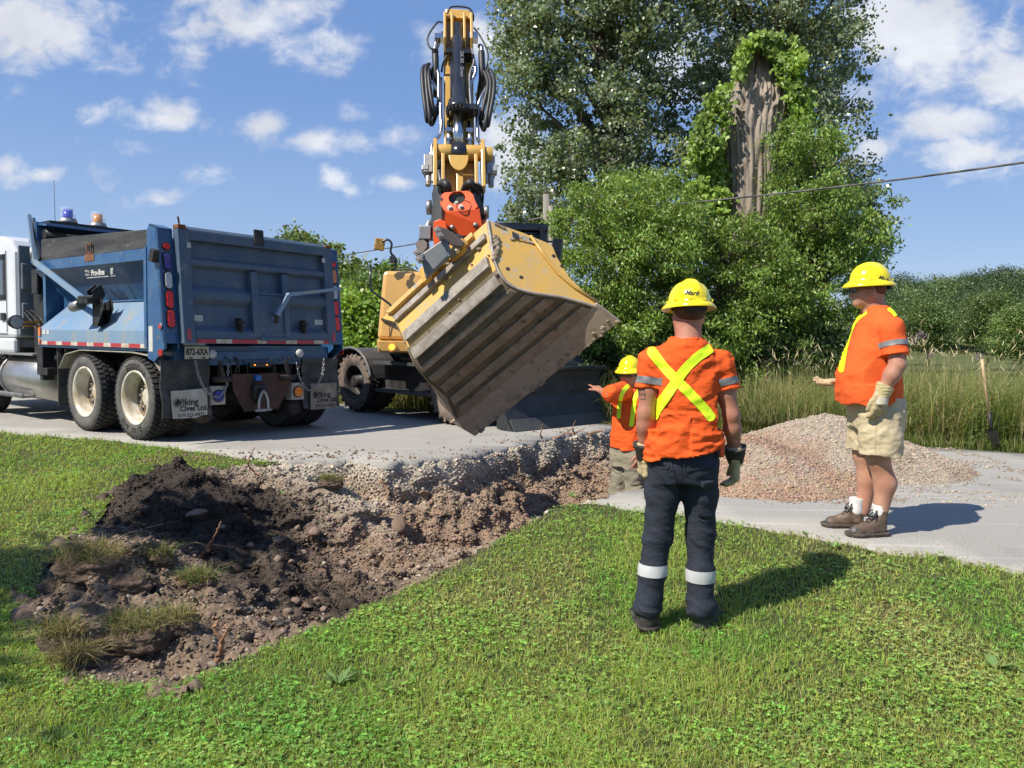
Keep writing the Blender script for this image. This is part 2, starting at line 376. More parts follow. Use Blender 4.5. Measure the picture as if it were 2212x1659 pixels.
# dirt mesh
st = .017
x0, x1, y0, y1 = POLY[:, 0].min()-.2, POLY[:, 0].max()+.2, POLY[:, 1].min()-.2, POLY[:, 1].max()+.2
gx, gy = np.meshgrid(np.arange(x0, x1, st), np.arange(y0, y1, st)); nyy, nxx = gx.shape
keep = inside(POLY, gx, gy) | (dist_pl(POLY, gx, gy, True) < .16)
kz = np.full(gx.shape, -1.0)
kz[keep] = dirt_z(gx[keep], gy[keep])
idx = np.full(gx.shape, -1); idx[keep] = np.arange(keep.sum())
q = np.stack([idx[:-1, :-1], idx[:-1, 1:], idx[1:, 1:], idx[1:, :-1]], -1).reshape(-1, 4); q = q[(q >= 0).all(1)]
DX, DY, DZ = gx[keep], gy[keep], kz[keep]
# sideways crumple so that steep walls break up
nx_ = .028*fbm2(DX+DZ*1.3, DY-DZ, 14, 3, .6, 3.); ny_ = .028*fbm2(DX-DZ, DY+DZ*1.3, 14, 3, .6, 6.)
def dirt_col(x, y, z):
    u, v = uv_of(x, y)
    top = np.clip(1.5*gauss(x, y, 430, 1090, 1.05, .70, -.45)+.62*gauss(x, y, 660, 1190, .9, .5)+.30*gauss(x, y, 230, 1270, .9, .5)+.38*gauss(x, y, 800, 1240, .7, .35), 0, 1)  # near-black topsoil; the dark area also paints in the shadow on the heap
    top = ss(top*1.1+.5*fbm2(x, y, 2.2, 4, .6, 4.)*np.clip(top*2, 0, 1))
    roadw = ss((v-4.0)/1.3+.25*fbm2(x, y, 1.5, 3))
    dep = gz(x, y)-z
    grey = roadw*ss(1.25-dep/.42+.5*fbm2(x, y, 3, 3, .6, 7.))
    brown = np.array([.215, .155, .108]); topc = np.array([.046, .035, .027]); greyc = np.array([.46, .40, .315]); red = np.array([.27, .185, .125])
    C = brown[None]*(1-roadw[:, None])+(red*.75+brown*.35)[None]*roadw[:, None]
    C = C*(1-grey[:, None])+greyc[None]*grey[:, None]
    C = C*(1-top[:, None])+topc[None]*top[:, None]
    return C*(1+.28*fbm2(x, y, 25, 3, .6, 9.))[:, None]
Mdirt = mat_attr('dirt', .95, bump=.012, bscale=55, noise=.35, nscale=45)
c3_ = 9.0
for f_, a_ in ((4.5, .16), (11, .075), (26, .032)):
    nx_ = nx_+a_*(vn3(DX*f_, DY*f_, DZ*f_*1.6+3)-.5); ny_ = ny_+a_*(vn3(DX*f_+31, DY*f_+7, DZ*f_*1.6)-.5); DZ = DZ+.35*a_*(vn3(DX*f_+13, DY*f_+3, DZ*f_)-.5)
inn = ss((np.minimum(dist_pl(FARL, DX, DY), dist_pl(NEARL, DX, DY)))/.12)*inside(POLY, DX, DY)
V = np.stack([DX+nx_*inn, DY+ny_*inn, DZ], 1)
o = link('trench', mesh_from('trench', V, q, True, {'Col': dirt_col(DX, DY, DZ)}), Mdirt); tag(o, kind='structure')
o['label'] = 'dug out trench of brown soil and pale gravel running from the lawn across the road'
# lawn and road as triangulated sheets with the trench left open
def sheet(outer, hole, zf, step, name, m, thick=0.0, extra=None):
    pts = [Vector(p) for p in outer]; n0 = len(pts); edges = [(i, (i+1) % n0) for i in range(n0)]
    xs, ys = outer[:, 0], outer[:, 1]
    X, Y = np.meshgrid(np.arange(xs.min(), xs.max(), step), np.arange(ys.min(), ys.max(), step)); X = X.ravel(); Y = Y.ravel()
    ok = inside(outer, X, Y) & ~inside(hole, X, Y); X, Y = X[ok], Y[ok]
    sel = dist_pl(outer, X, Y, True) > .05; X, Y = X[sel], Y[sel]
    pts += [Vector((a, b)) for a, b in zip(X, Y)]
    vs, es, fs, *_ = delaunay_2d_cdt(pts, edges, [], 0, 1e-5)
    vv = np.array([(p.x, p.y) for p in vs]); fs = [f for f in fs if len(f) == 3]
    F = np.array(fs); c = vv[F].mean(1); k = inside(outer, c[:, 0], c[:, 1]); F = F[k]
    z = zf(vv[:, 0], vv[:, 1]); V3 = np.column_stack([vv, z])
    if thick:
        n = len(V3); Vb = V3.copy(); Vb[:, 2] -= thick
        ed = {}
        for f in F:
            for a, b in ((f[0], f[1]), (f[1], f[2]), (f[2], f[0])): ed[(a, b)] = 1
        side = []
        for (a, b) in ed:
            if (b, a) not in ed: side += [(a, n+a, n+b), (a, n+b, b)]
        F = np.vstack([F, np.array(side)]); V3 = np.vstack([V3, Vb])
    o = link(name, mesh_from(name, V3, F), m); return o
# road: near edge polyline + trench notch
us = np.arange(-60, 40, .12)
near_e = np.array([[u*DU.x+v*DV.x, u*DU.y+v*DV.y] for u, v in zip(us, np.interp(us, _eu, _ev)+.03*np.sin(us*7)+.04*rng.normal(size=len(us))*.5)])
uf = np.arange(40, -60, -.5)
far_e = np.array([[u*DU.x+v*DV.x, u*DU.y+v*DV.y] for u, v in zip(uf, np.interp(uf, _fu, _fv)+.05*rng.normal(size=len(uf)))])
# split the trench outline where it crosses the road edge
def cut(poly, line):   # returns pieces of line outside poly
    return ~inside(poly, line[:, 0], line[:, 1])
keepn = cut(PJ, near_e); k0 = np.argmax(~keepn); k1 = len(keepn)-1-np.argmax(~keepn[::-1])
pu, pv = uv_of(PJ[:, 0], PJ[:, 1]); inroad = pv > np.interp(pu, _eu, _ev)
idr = np.where(inroad)[0]; br = np.where(np.diff(idr) > 1)[0]
seg = idr if len(br) == 0 else np.roll(idr, -(br[0]+1))
road_notch = PJ[seg]; lawn_notch_i = [i for i in range(len(PJ)) if not inroad[i]]
li = np.array(lawn_notch_i); br2 = np.where(np.diff(li) > 1)[0]; li = li if len(br2) == 0 else np.roll(li, -(br2[0]+1)); lawn_notch = PJ[li]
if np.linalg.norm(road_notch[0]-near_e[k0-1]) > np.linalg.norm(road_notch[-1]-near_e[k0-1]): road_notch = road_notch[::-1]
if np.linalg.norm(lawn_notch[0]-near_e[k0-1]) > np.linalg.norm(lawn_notch[-1]-near_e[k0-1]): lawn_notch = lawn_notch[::-1]
road_poly = np.vstack([near_e[:k0], road_notch, near_e[k1+1:], far_e])
EMPTY_HOLE = np.array([[900., 900.], [901, 900], [901, 901]])
def road_mat():
    m, nt, b = newmat('road_chipseal'); N = nt.nodes; L = nt.links; tc = N.new('ShaderNodeTexCoord')
    def nz(s, d=6, r=.6, st=(1, 1, 1), ty='ShaderNodeTexNoise'):
        mp = N.new('ShaderNodeMapping'); mp.inputs['Rotation'].default_value = (0, 0, math.atan2(DU.y, DU.x)*-1); mp.inputs['Scale'].default_value = st; L.new(tc.outputs['Object'], mp.inputs[0])
        n = N.new(ty); n.inputs['Scale'].default_value = s
        if ty == 'ShaderNodeTexNoise': n.inputs['Detail'].default_value = d; n.inputs['Roughness'].default_value = r
        L.new(mp.outputs[0], n.inputs['Vector']); return n.outputs[0]
    def mixc(f, a, b_, lo, hi):
        r = N.new('ShaderNodeMapRange'); r.inputs['From Min'].default_value = lo; r.inputs['From Max'].default_value = hi; L.new(f, r.inputs['Value'])
        x = N.new('ShaderNodeMix'); x.data_type = 'RGBA'; L.new(r.outputs[0], x.inputs[0])
        for i, c in ((6, a), (7, b_)):
            if isinstance(c, tuple): x.inputs[i].default_value = (*c, 1)
            else: L.new(c, x.inputs[i])
        return x.outputs[2]
    c = mixc(nz(60, 5, .85), (.215, .205, .182), (.52, .495, .44), .34, .66)
    c = mixc(nz(1.3, 5, .55, (.25, 1, 1)), c, (.37, .355, .325), .42, .75)
    c = mixc(nz(5, 6, .6, (.06, 1.6, 1)), c, (.50, .485, .45), .57, .70)
    c = mixc(nz(.8, 6, .7), c, (.21, .195, .175), .55, .9)
    L.new(c, b.inputs['Base Color']); b.inputs['Roughness'].default_value = .9; b.inputs['Specular IOR Level'].default_value = .25
    bp = N.new('ShaderNodeBump'); bp.inputs['Distance'].default_value = .008; L.new(nz(95, 4, .75), bp.inputs['Height']); L.new(bp.outputs[0], b.inputs['Normal'])
    return m
Mroad = road_mat()
o = sheet(road_poly, EMPTY_HOLE, lambda x, y: 0.008*fbm2(x, y, .8, 3), .6, 'road', Mroad, .07); tag(o, 'pale grey chip-sealed road cut through by the trench', kind='structure')
# lawn
Mlawn = mat('lawn_soil', (.045, .060, .018), (.075, .070, .030), rough=1, scale=3, bump=.02, bscale=60, c3=(.10, .08, .05), scale3=9, con3=(.6, .75))
ul = np.arange(24, -40, -1.2)
back_e = np.array([[u*DU.x+v*DV.x, u*DU.y+v*DV.y] for u, v in zip(ul, np.full(len(ul), -9.0))])
us_in = (us > -40) & (us < 24); i0 = np.argmax(us_in); i1 = len(us)-np.argmax(us_in[::-1])
lawn_poly = np.vstack([near_e[i0:k0]+DV*.03, lawn_notch, near_e[k1+1:i1]+DV*.03, back_e])
o = sheet(lawn_poly, EMPTY_HOLE, lambda x, y: lawn_z(x, y), .22, 'lawn', Mlawn); tag(o, 'mown lawn with grass and clover in front of the road', kind='structure')
# far ground sheet
gu = np.concatenate([[-900, -500, -250, -120, -80], np.arange(-60, 61, 4), [80, 120, 250, 500, 900]]); gv = np.concatenate([[-400, -60, -12, 0, 4, 7.2, 8.2], np.arange(9, 13, .25), np.arange(13.5, 30, 1.5), [34, 40, 50, 70, 100, 160, 300, 600, 1500]])
U, Vv = np.meshgrid(gu, gv); GX = U*DU.x+Vv*DV.x; GY = U*DU.y+Vv*DV.y
fvv = np.interp(U, _fu, _fv)
GZ = np.where(Vv < fvv-.35, -1.4, np.where(Vv < fvv+.3, -.04, -.05-.12*ss((Vv-fvv)/3)))
n1, n0 = U.shape; ii = np.arange(n1*n0).reshape(n1, n0); q = np.stack([ii[:-1, :-1], ii[:-1, 1:], ii[1:, 1:], ii[1:, :-1]], -1).reshape(-1, 4)
Mground = mat('field_ground', (.060, .085, .022), (.11, .12, .035), rough=1, scale=.6, bump=.03, bscale=8, c3=(.12, .09, .05), scale3=2, con3=(.6, .8))
o = link('ground', mesh_from('ground', np.stack([GX.ravel(), GY.ravel(), GZ.ravel()], 1), q), Mground); tag(o, kind='structure')
# ------------------------------------------------------------------ dump truck
TA = R(52.5)                              # the truck points this far left of straight ahead
TF = Matrix.Translation((-4.03, 8.93, 0)) @ Matrix.Rotation(TA, 4, 'Z')      # local: x right, y forward, z up; origin under the rear left corner of the body
PI = math.pi
Mblue = mat('truck_blue_paint', (.020, .080, .21), (.04, .115, .235), rough=.34, scale=3, c3=(.13, .15, .17), scale3=9, con3=(.54, .70), coat=.3, bump=.002, bscale=6)
Mblue_side = mat('truck_blue_paint_scuffed', (.17, .28, .42), (.22, .31, .41), rough=.38, scale=2, c3=(.30, .31, .27), scale3=4.5, con3=(.50, .66), coat=.2, stretch=(1, 1, .5))
Mgate = mat('tailgate_faded_blue', (.060, .105, .165), (.095, .13, .175), rough=.55, scale=2.5, c3=(.17, .19, .22), scale3=6, con3=(.55, .72), bump=.003, bscale=14)
Mwood = mat('sideboard_plank', (.030, .031, .034), (.07, .07, .07), rough=.8, scale=8, stretch=(1, .15, 1), c3=(.13, .12, .1), scale3=14)
Mrust = mat('rust', (.12, .045, .02), (.24, .11, .05), rough=.9, scale=12, bump=.004, bscale=60)
Mrustd = mat('rust_dark', (.055, .030, .022), (.09, .045, .03), rough=.85, scale=9, c3=(.03, .025, .022), scale3=14, bump=.003)
Mwhite = mat('cab_white_paint', (.74, .76, .78), (.68, .69, .70), rough=.25, scale=2, coat=.5)
Mgrey = mat('cab_back_grey', (.26, .29, .31), (.20, .22, .24), rough=.5, scale=3)
Mblack = mat('black_steel', (.012, .012, .013), (.035, .03, .027), rough=.55, scale=6, c3=(.09, .05, .03), scale3=12, con3=(.6, .75))
Mdark = mat('dark_undercarriage', (.018, .015, .013), (.05, .036, .028), rough=.8, scale=7, c3=(.10, .045, .025), scale3=10, con3=(.55, .7), bump=.004)
Mrubber = mat('tyre_rubber', (.020, .020, .021), (.045, .042, .038), rough=.85, scale=9, bump=.003, bscale=60)
Mtyrewall = mat('tyre_sidewall', (.085, .083, .078), (.13, .122, .108), rough=.9, scale=5, c3=(.04, .04, .04), scale3=9, con3=(.55, .7), bump=.002, bscale=50)
Mrim = mat('rim_white', (.62, .59, .50), (.40, .31, .19), rough=.45, scale=4, con3=(.52, .70), c3=(.14, .08, .045), scale3=7, contrast=(.4, .7))
Mrimd = mat('rim_disc_rust_shade', (.28, .22, .15), (.15, .10, .06), rough=.8, scale=8, c3=(.45, .40, .32), scale3=9, con3=(.58, .7))  # rust and dirt, with the shadow inside the deep dish put into the colour
Mflap = mat('mud_flap_rubber', (.045, .044, .042), (.095, .092, .085), rough=.9, scale=5, c3=(.15, .14, .12), scale3=16, con3=(.6, .8), bump=.004, bscale=30)
Mredl = mat('lamp_red', (.55, .012, .012), (.30, .004, .004), rough=.2, scale=60, coat=.6)
Mamber = mat('lamp_amber', (.85, .25, .02), (.6, .13, .01), rough=.2, scale=50, coat=.6)
Mbluel = mat('lamp_blue', (.03, .05, .35), (.02, .03, .2), rough=.2, scale=50, coat=.6)
Mclear = mat('lamp_clear', (.65, .66, .66), (.4, .4, .42), rough=.15, scale=60, coat=.6)
Mlit = mat('lamp_lit_amber', (1, .45, .05), (1, .30, .02), rough=.2, emit=3.0)
Mlitr = mat('lamp_lit_red', (.72, .02, .02), (.25, .006, .006), rough=.2, scale=70, contrast=(.46, .56), emit=.10)
Mchrome = mat('bare_metal', (.62, .62, .62), (.5, .5, .5), rough=.22, metal=1.0)
Mgalv = mat('galvanised', (.42, .42, .41), (.3, .3, .3), rough=.5, metal=.7, c3=(.2, .15, .1), scale3=10)
Mtank = mat('brushed_tank', (.56, .55, .52), (.48, .46, .42), rough=.33, metal=.85, scale=2)
Mglass = mat('dark_glass', (.012, .02, .018), (.02, .03, .025), rough=.05, coat=1.0)
Mtapered = mat('tape_red', (.50, .035, .05), (.36, .05, .05), rough=.4, scale=12)
Mtapew = mat('tape_white', (.62, .58, .52), (.45, .34, .22), rough=.4, scale=8)
Mplate = mat('plate_cream', (.52, .50, .40), (.42, .38, .27), rough=.5, scale=9)
Mink = mat('black_ink', (.02, .02, .02), (.03, .03, .03), rough=.7)
Msticker = mat('sticker_white', (.6, .6, .56), (.5, .5, .45), rough=.6)
Mcable = mat('hose_black', (.018, .018, .018), (.03, .03, .03), rough=.5)
def wheel(parent, F, c, axis, r=.52, w=.28, rim_m=None, tyre_m=None, name='wheel', letter=True, recess=.20, lugs=44, rimr=.325, tread='block', hub_m=None, hubout=None):
    """wheel with its outer face towards axis"""
    c = Vector(c); ax = Vector(axis).normalized()
    mb = MB(F); h = w/2
    mb.lathe(c, ax, [(-h*.72, rimr), (-h*.98, rimr+.04), (-h, r*.80), (-h*.88, r*.94), (-h*.72, r-.022), (0, r-.014), (h*.72, r-.022), (h*.88, r*.94), (h, r*.80), (h*.98, rimr+.04), (h*.72, rimr)], 56, mat=1)
    for i, f in enumerate(mb.F[:]):
        k = i//56
        if k in (3, 4, 5, 6): mb.M[i] = 0
    a = ax.orthogonal().normalized(); b = ax.cross(a)
    rj = random.Random(5)
    for k in range(lugs):
        th = 2*PI*k/lugs
        for side in ((-1, 1) if tread == 'block' else (-1, 1)):
            if tread == 'block':
                for (o1, o2, dz) in ((.10, .42, .0), (.50, .93, .5)):
                    t0 = th+2*PI/lugs*(dz+(.25 if side > 0 else 0)); dt = 2*PI/lugs*.33
                    P = []
                    for rr in (r-.030, r+.003):
                        for (t, oo) in ((t0-dt, o1), (t0+dt, o1), (t0+dt, o2), (t0-dt, o2)):
                            P.append(c+ax*side*h*oo+(a*math.cos(t)+b*math.sin(t))*(rr-(.018 if oo > .9 else 0)))
                    mb.hexa(P, mat=0)
            else:
                sg = 1 if side > 0 else -1
                t0 = th+(PI/lugs if side > 0 else 0); P = []
                for rr in (r*.93, r+.028):
                    for (t, oo) in ((t0-.045, .02), (t0+.035, .02), (t0+.20, .97), (t0+.10, .97)):
                        P.append(c+ax*side*h*oo+(a*math.cos(t)+b*math.sin(t))*(rr-(.03 if oo > .9 else 0)))
                mb.hexa(P, mat=0)
                P = []
                for rr in (r*.86, r*.985):
                    for (t, oo) in ((t0+.10, .985), (t0+.20, .985), (t0+.20, 1.03), (t0+.10, 1.03)):
                        P.append(c+ax*side*h*oo+(a*math.cos(t)+b*math.sin(t))*rr)
                mb.hexa(P, mat=1)
    if name == 'wheel':
        tyre = MB(F); tyre.V = mb.V; tyre.F = mb.F; tyre.M = mb.M; tyre.S = mb.S
        wo = MB(F)
        rc = h-recess
        wo.lathe(c, ax, [(h*.80, rimr+.02), (h*.92, rimr+.012), (h*.9, rimr-.012), (h*.5, rimr-.035), (rc+.02, rimr-.05), (rc, rimr-.075), (rc+.012, .17), (rc+.03, .15), (rc+.03, .115), (rc+.035 if hubout is None else h+hubout, .105), (rc+.04 if hubout is None else h+hubout+.01, .085), (rc+.04 if hubout is None else h+hubout+.01, .0)], 40)
        for i in range(len(wo.M)):
            if 4*40 <= i < 9*40: wo.M[i] = 1
        w_ = wo.build('wheel', [rim_m or Mrim, rim_m or Mrimd], parent)
        if not rim_m:
            ho = MB(F)
            for k in range(10):
                th = 2*PI*(k+.5)/10; p = c+(a*math.cos(th)+b*math.sin(th))*.205; ho.cyl(p+ax*(rc+.005), p+ax*(rc+.018), .028, seg=12)
            ho.build('rim_holes', Mblack, w_)
        for k in range(10):
            th = 2*PI*k/10; p = c+(a*math.cos(th)+b*math.sin(th))*.135
            nb = MB(F) if k == 0 else nb
            nb.cyl(p+ax*(rc+.02), p+ax*(rc+.055), .015, .012, 6)
        nb.build('wheel_nuts', hub_m or Mgalv, w_)
        t_ = tyre.build('tyre', [Mrubber, tyre_m or Mtyrewall], w_)
        if letter:
            for word, a0 in (('GOODYEAR', letter), ('G182 RSD', letter+PI)):
                n = len(word)
                for i, ch in enumerate(word):
                    if ch == ' ': continue
                    th = a0-(i-(n-1)/2)*.16
                    er = (a*math.cos(th)+b*math.sin(th)); p = c+er*(r*.755)+ax*(h+.001)
                    me = text_mesh(ch, .085, F @ basis(p, ax.cross(er)*-1 if False else er.cross(ax)*-1, er), .0025, bold=.002)
                    link('lettering', me, Mrubber, w_)
        return w_
truck = thing('dump_truck', 'blue tandem axle dump truck with a white cab, rear turned to the camera', 'dump truck', frame=TF)
def B(): return MB(TF)
W2 = 2.60
# --- body: floor, side panels, bulkhead
ZB, ZT = 1.13, 2.58        # bottom edge of the side skirt, top of steel side
Lb = 3.52
b = B()
# lower side skirt (vertical strip), sloping apron, curved upper side
for sx, X in ((1, 0.0), (-1, W2)):
    def X_(d): return X+sx*d
    prof = [(0.0, 1.13), (0.0, 1.36), (.30, 1.80)]
    y0, y1 = .36, Lb
    for i in range(2):
        (da, za), (db, zb) = prof[i], prof[i+1]
        y1a = y1-(0 if i == 0 else 0); y1b = y1-(.0 if i == 0 else .42)
        b.add([(X_(da), y0, za), (X_(da), y1 if i == 0 else y1, za), (X_(db), y1b, zb), (X_(db), y0, zb)], [(0, 1, 2, 3)], mat=1)
    # curved belly
    cp = []
    for k in range(11):
        t = k/10; cp.append((.30*(1-t)**1.0*(1-t)+.05*t+.28*t*(1-t)*1.3 - (0), 1.80+(2.30-1.80)*t))
    for k in range(10):
        (da, za), (db, zb) = cp[k], cp[k+1]
        yf = lambda z: Lb-.26+.42*ss((z-1.8)/.5)*1.0
        b.add([(X_(da), y0, za), (X_(da), float(yf(za)), za), (X_(db), float(yf(zb)), zb), (X_(db), y0, zb)], [(0, 1, 2, 3)], smooth=True)
    # ledge rails
    b.box2((X_(-.0), y0, 2.30), (X_(.10), Lb, 2.45))
    b.box2((X_(.27), y0, 1.785), (X_(.33), Lb-.28, 1.81))
    b.box2((X_(.10), y0, 2.30), (X_(.13), Lb, 2.46))
b.box2((.02, .3, 1.10), (W2-.02, Lb-.02, 1.16))
# inner box floor/bulkhead
b.box2((.08, Lb-.08, 1.4), (W2-.08, Lb, 2.72)); b.box2((.1, .3, 1.45), (W2-.1, Lb, 1.5))
body = b.build('body', [Mblue, Mblue_side], truck)
# open throat of the apron behind the curved side: dark front end plates
b = B()
for X in (.30, W2-.30): b.prism([(X, Lb-.28, 1.80), (X, Lb-.03, 1.36), (X, Lb-.03, 1.8), (X, Lb-.05, 2.3)], (.012, 0, 0))
b.build('end_plate', Mblue, body)
# sideboards
for X in (.02, W2-.07):
    b = B(); b.hexa([(X, .36, 2.455), (X+.05, .36, 2.455), (X+.05, Lb-.1, 2.455), (X, Lb-.1, 2.455), (X, .36, 2.70), (X+.05, .36, 2.70), (X+.05, Lb-.12, 2.79), (X, Lb-.12, 2.79)])
    b.build('sideboard', Mwood, truck, bevel=.006)
# rusted bracket
b = B()
for (a_, c_) in (((-.012, 1.80, 2.47), (-.002, 1.94, 2.49)), ((-.012, 1.80, 2.60), (-.002, 1.94, 2.62)), ((-.012, 1.80, 2.47), (-.002, 1.82, 2.62)), ((-.012, 1.92, 2.47), (-.002, 1.94, 2.62))): b.box2(a_, c_)
b.box2((-.006, 1.74, 2.36), (-.001, 2.0, 2.46)); b.build('bracket', Mrust, body)
# rear posts holding the lights
for sx, X in ((1, 0.0), (-1, W2)):
    b = B()
    def xx(d): return X+sx*d
    # side plate of the post: trapezoid wider at the bottom, ending in a point
    P = [(.36, 1.02), (.36, 2.66), (.30, 2.76), (.12, 2.70), (-.02, 1.22), (-.02, 1.14), (.22, .98)]
    b.prism([(xx(-.02), y, z) for y, z in P], (sx*.03, 0, 0))
    b.prism([(xx(.15), y, z) for y, z in P], (sx*.012, 0, 0))
    # rear light panel
    b.hexa([(xx(-.02), -.02, 1.2), (xx(.155), -.02, 1.2), (xx(.155), .02, 1.2), (xx(-.02), .02, 1.2), (xx(-.02), .125, 2.70), (xx(.155), .125, 2.70), (xx(.155), .16, 2.70), (xx(-.02), .16, 2.70)])
    b.prism([(xx(-.02), .30, 2.76), (xx(-.02), .12, 2.70), (xx(.155), .12, 2.70), (xx(.155), .30, 2.76)], (0, 0, -.02))
    post = b.build('rear_post', Mblue, truck)
    b = B(); b.box2((xx(-.03), .36, 1.14), (xx(-.005), .42, 2.46)); b.build('post_trim', Mblue, post)
    # lamp strip
    lz = [(2.46, .05, Mlitr, 0), (2.27, .10, Mbluel if sx > 0 else Mamber, 1), (2.02, .10, Mclear, 1), (1.77, .105, Mlitr, 1), (1.52, .105, Mlitr, 1)]
    for z, hh, m_, oval in lz:
        y = -.02+(z-1.2)/1.5*.145
        ax = Vector((0, -1, .097)).normalized(); up = Vector((0, .097, 1)).normalized(); cx = xx(.075)
        def ovalpts(rx, rz, off):
            out = []
            for k in range(28):
                th = 2*PI*k/28; q_ = Vector((math.cos(th)*rx, 0, 0))+up*(math.sin(th)*rx+(0 if not oval else math.copysign(rz-rx, math.sin(th)) if abs(math.sin(th)) > .01 else 0))
                out.append(Vector((cx, y, z))+ax*off+q_)
            return out
        b = B(); b.prism(ovalpts(.052, hh+.022, .002), ax*.012); lo = b.build('tail_light', Mblack, truck)
        b = B(); b.prism(ovalpts(.040, hh+.006, .014), ax*.012); b.build('lens', m_, lo, bevel=.003)
    for (yy_, zz, rx) in (((.05, 1.42, .032)),):
        b = B(); b.cyl((xx(-.021), yy_, zz), (xx(-.037), yy_, zz), rx, seg=18); b.build('side_marker', Mredl, post)
        b = B(); b.tube([(xx(-.03), yy_+math.cos(t)*(rx+.004), zz+math.sin(t)*(rx+.004)) for t in np.linspace(0, 2*PI, 17)], .006, 6); b.build('marker_ring', Mgalv, post)
    b = B(); b.prism([(xx(-.03), .04+math.cos(t)*.05, 1.09+math.sin(t)*.045) for t in np.linspace(0, 2*PI, 9)[:-1]], (-sx*.012, 0, 0)); b.build('reflector', Mredl, post, bevel=.003)
b = B(); b.box((-.06, .12, 2.33), (.07, .10, .16), Euler((R(20), 0, 0))); b.build('latch_hook', Mblack, body, bevel=.006)
b = B(); b.box2((-.0225, .24, 1.10), (-.0205, .33, 1.42)); st_ = b.build('sticker', Msticker, body)
# reflective tape on the left skirt
def tape(fn, xs, cols, parent):
    b = B(); V = []; F = []
    for x in xs: V += fn(x)
    for k in range(len(xs)-1): F.append((2*k, 2*k+2, 2*k+3, 2*k+1))
    b.add(V, F); b.M = list(cols); return b.build('reflective_tape', [Mtapered, Mtapew], parent, fixn=False)
xs_ = [.38]; cs_ = []
while xs_[-1] < Lb-.1: cs_.append(len(cs_) % 2 ^ 1); xs_.append(min(xs_[-1]+(.28 if cs_[-1] == 0 else .19), Lb-.04))
tape(lambda x: [(-.004, x, 1.135), (-.004, x, 1.185)], xs_, cs_, body)
b = B(); b.box2((-.02, Lb-.12, 1.26), (-.001, Lb-.05, 1.40)); b.build('side_marker', Mamber, body, bevel=.004)
b = B(); b.cyl((-.001, Lb-.08, 1.19), (-.02, Lb-.08, 1.19), .028); b.build('side_marker', Mamber, body)
b = B(); b.box2((-.004, Lb-.26, 1.29), (-.001, Lb-.16, 1.36)); b.box2((-.004, Lb-.38, 1.29), (-.001, Lb-.30, 1.36)); b.build('sticker', Msticker, body)
# "Pro-line II" nameplate
for word, yc, sz in (('Pro-line', 1.72, .115), ('II', 1.34, .12)):
    m4 = TF @ basis((.035, yc, 2.19), (0, -1, 0), (.0, 0, 1)); link('lettering', text_mesh(word, sz, m4, .006, bold=.004), Msticker, body)
b = B(); b.box2((.045, 1.46, 2.125), (.055, 2.06, 2.135)); b.box2((.045, 1.28, 2.125), (.055, 1.40, 2.135)); b.build('badge_line', Msticker, body)
link('lettering', text_mesh('Viking\nCives', .05, TF @ basis((.035, 2.02, 2.20), (0, -1, 0), (0, 0, 1)), .004), Msticker, body)
# --- tarp arm, tarp roller and head board at the front of the body
b = B(); b.box2((.0, Lb-.02, 2.3), (W2, Lb+.03, 2.88)); b.hexa([(.02, Lb-.30, 2.80), (W2-.02, Lb-.30, 2.80), (W2-.02, Lb+.25, 2.86), (.02, Lb+.25, 2.86), (.02, Lb-.30, 2.83), (W2-.02, Lb-.30, 2.83), (W2-.02, Lb+.25, 2.90), (.02, Lb+.25, 2.90)])
b.prism([(0, Lb-.05, 2.3), (0, Lb+.2, 2.3), (0, Lb+.26, 2.88), (0, Lb+.1, 2.95), (0, Lb-.0, 2.8)], (.03, 0, 0)); b.build('head_board', Mblue, truck, bevel=.004)
b = B(); b.cyl((.06, Lb-.12, 2.70), (W2-.06, Lb-.12, 2.70), .075, seg=16); b.cyl((-.03, Lb+.12, 2.62), (.08, Lb+.12, 2.62), .05)
b.build('tarp_roller', Mcable, truck)
b = B(); pv = Vector((-.10, 1.72, 1.70)); el_ = Vector((-.07, 3.40, 2.30)); tp = Vector((-.03, Lb+.16, 2.98))
b.beam(pv, el_, .05, .075); b.beam(el_, tp, .05, .075); arm = b.build('tarp_arm', Mblue_side, truck, bevel=.006)
b = B(); b.beam((.02, 3.45, 2.35), (.0, Lb+.10, 2.92), .03, .05); b.cyl((-.08, 3.47, 2.34), (-.08, 3.47, 2.50), .022); b.build('arm_strut', Mgalv, arm)
b = B(); b.cyl((-.15, 2.02, 1.64), (-.15, 1.78, 1.67), .065, seg=18); b.build('motor', Mgalv, arm)
b = B()
for yy_ in (1.48, 1.62): b.prism([(-.15, yy_, 1.84), (-.04, yy_, 1.93), (.02, yy_, 1.80), (-.02, yy_, 1.72), (-.12, yy_, 1.74)], (0, .018, 0))
b.box2((-.2, 1.500, 1.680), (-.05, 1.840, 1.740)); b.cyl((-.14, 1.450, 1.760), (-.14, 1.860, 1.760), .025)
b.prism([(-.06, 1.680, 1.400), (-.06, 1.550, 1.400), (-.06, 1.380, 1.620), (-.06, 1.420, 1.740), (-.06, 1.480, 1.740), (-.06, 1.680, 1.680)], (.012, 0, 0)); b.prism([(.06, 1.680, 1.400), (.06, 1.550, 1.400), (.06, 1.380, 1.620), (.06, 1.420, 1.740), (.06, 1.680, 1.680)], (.012, 0, 0)); b.box2((-.06, 1.660, 1.400), (.1, 1.680, 1.680)); b.box2((-.06, 1.550, 1.390), (.1, 1.680, 1.405))
b.build('arm_bracket', Mblack, arm, bevel=.004)
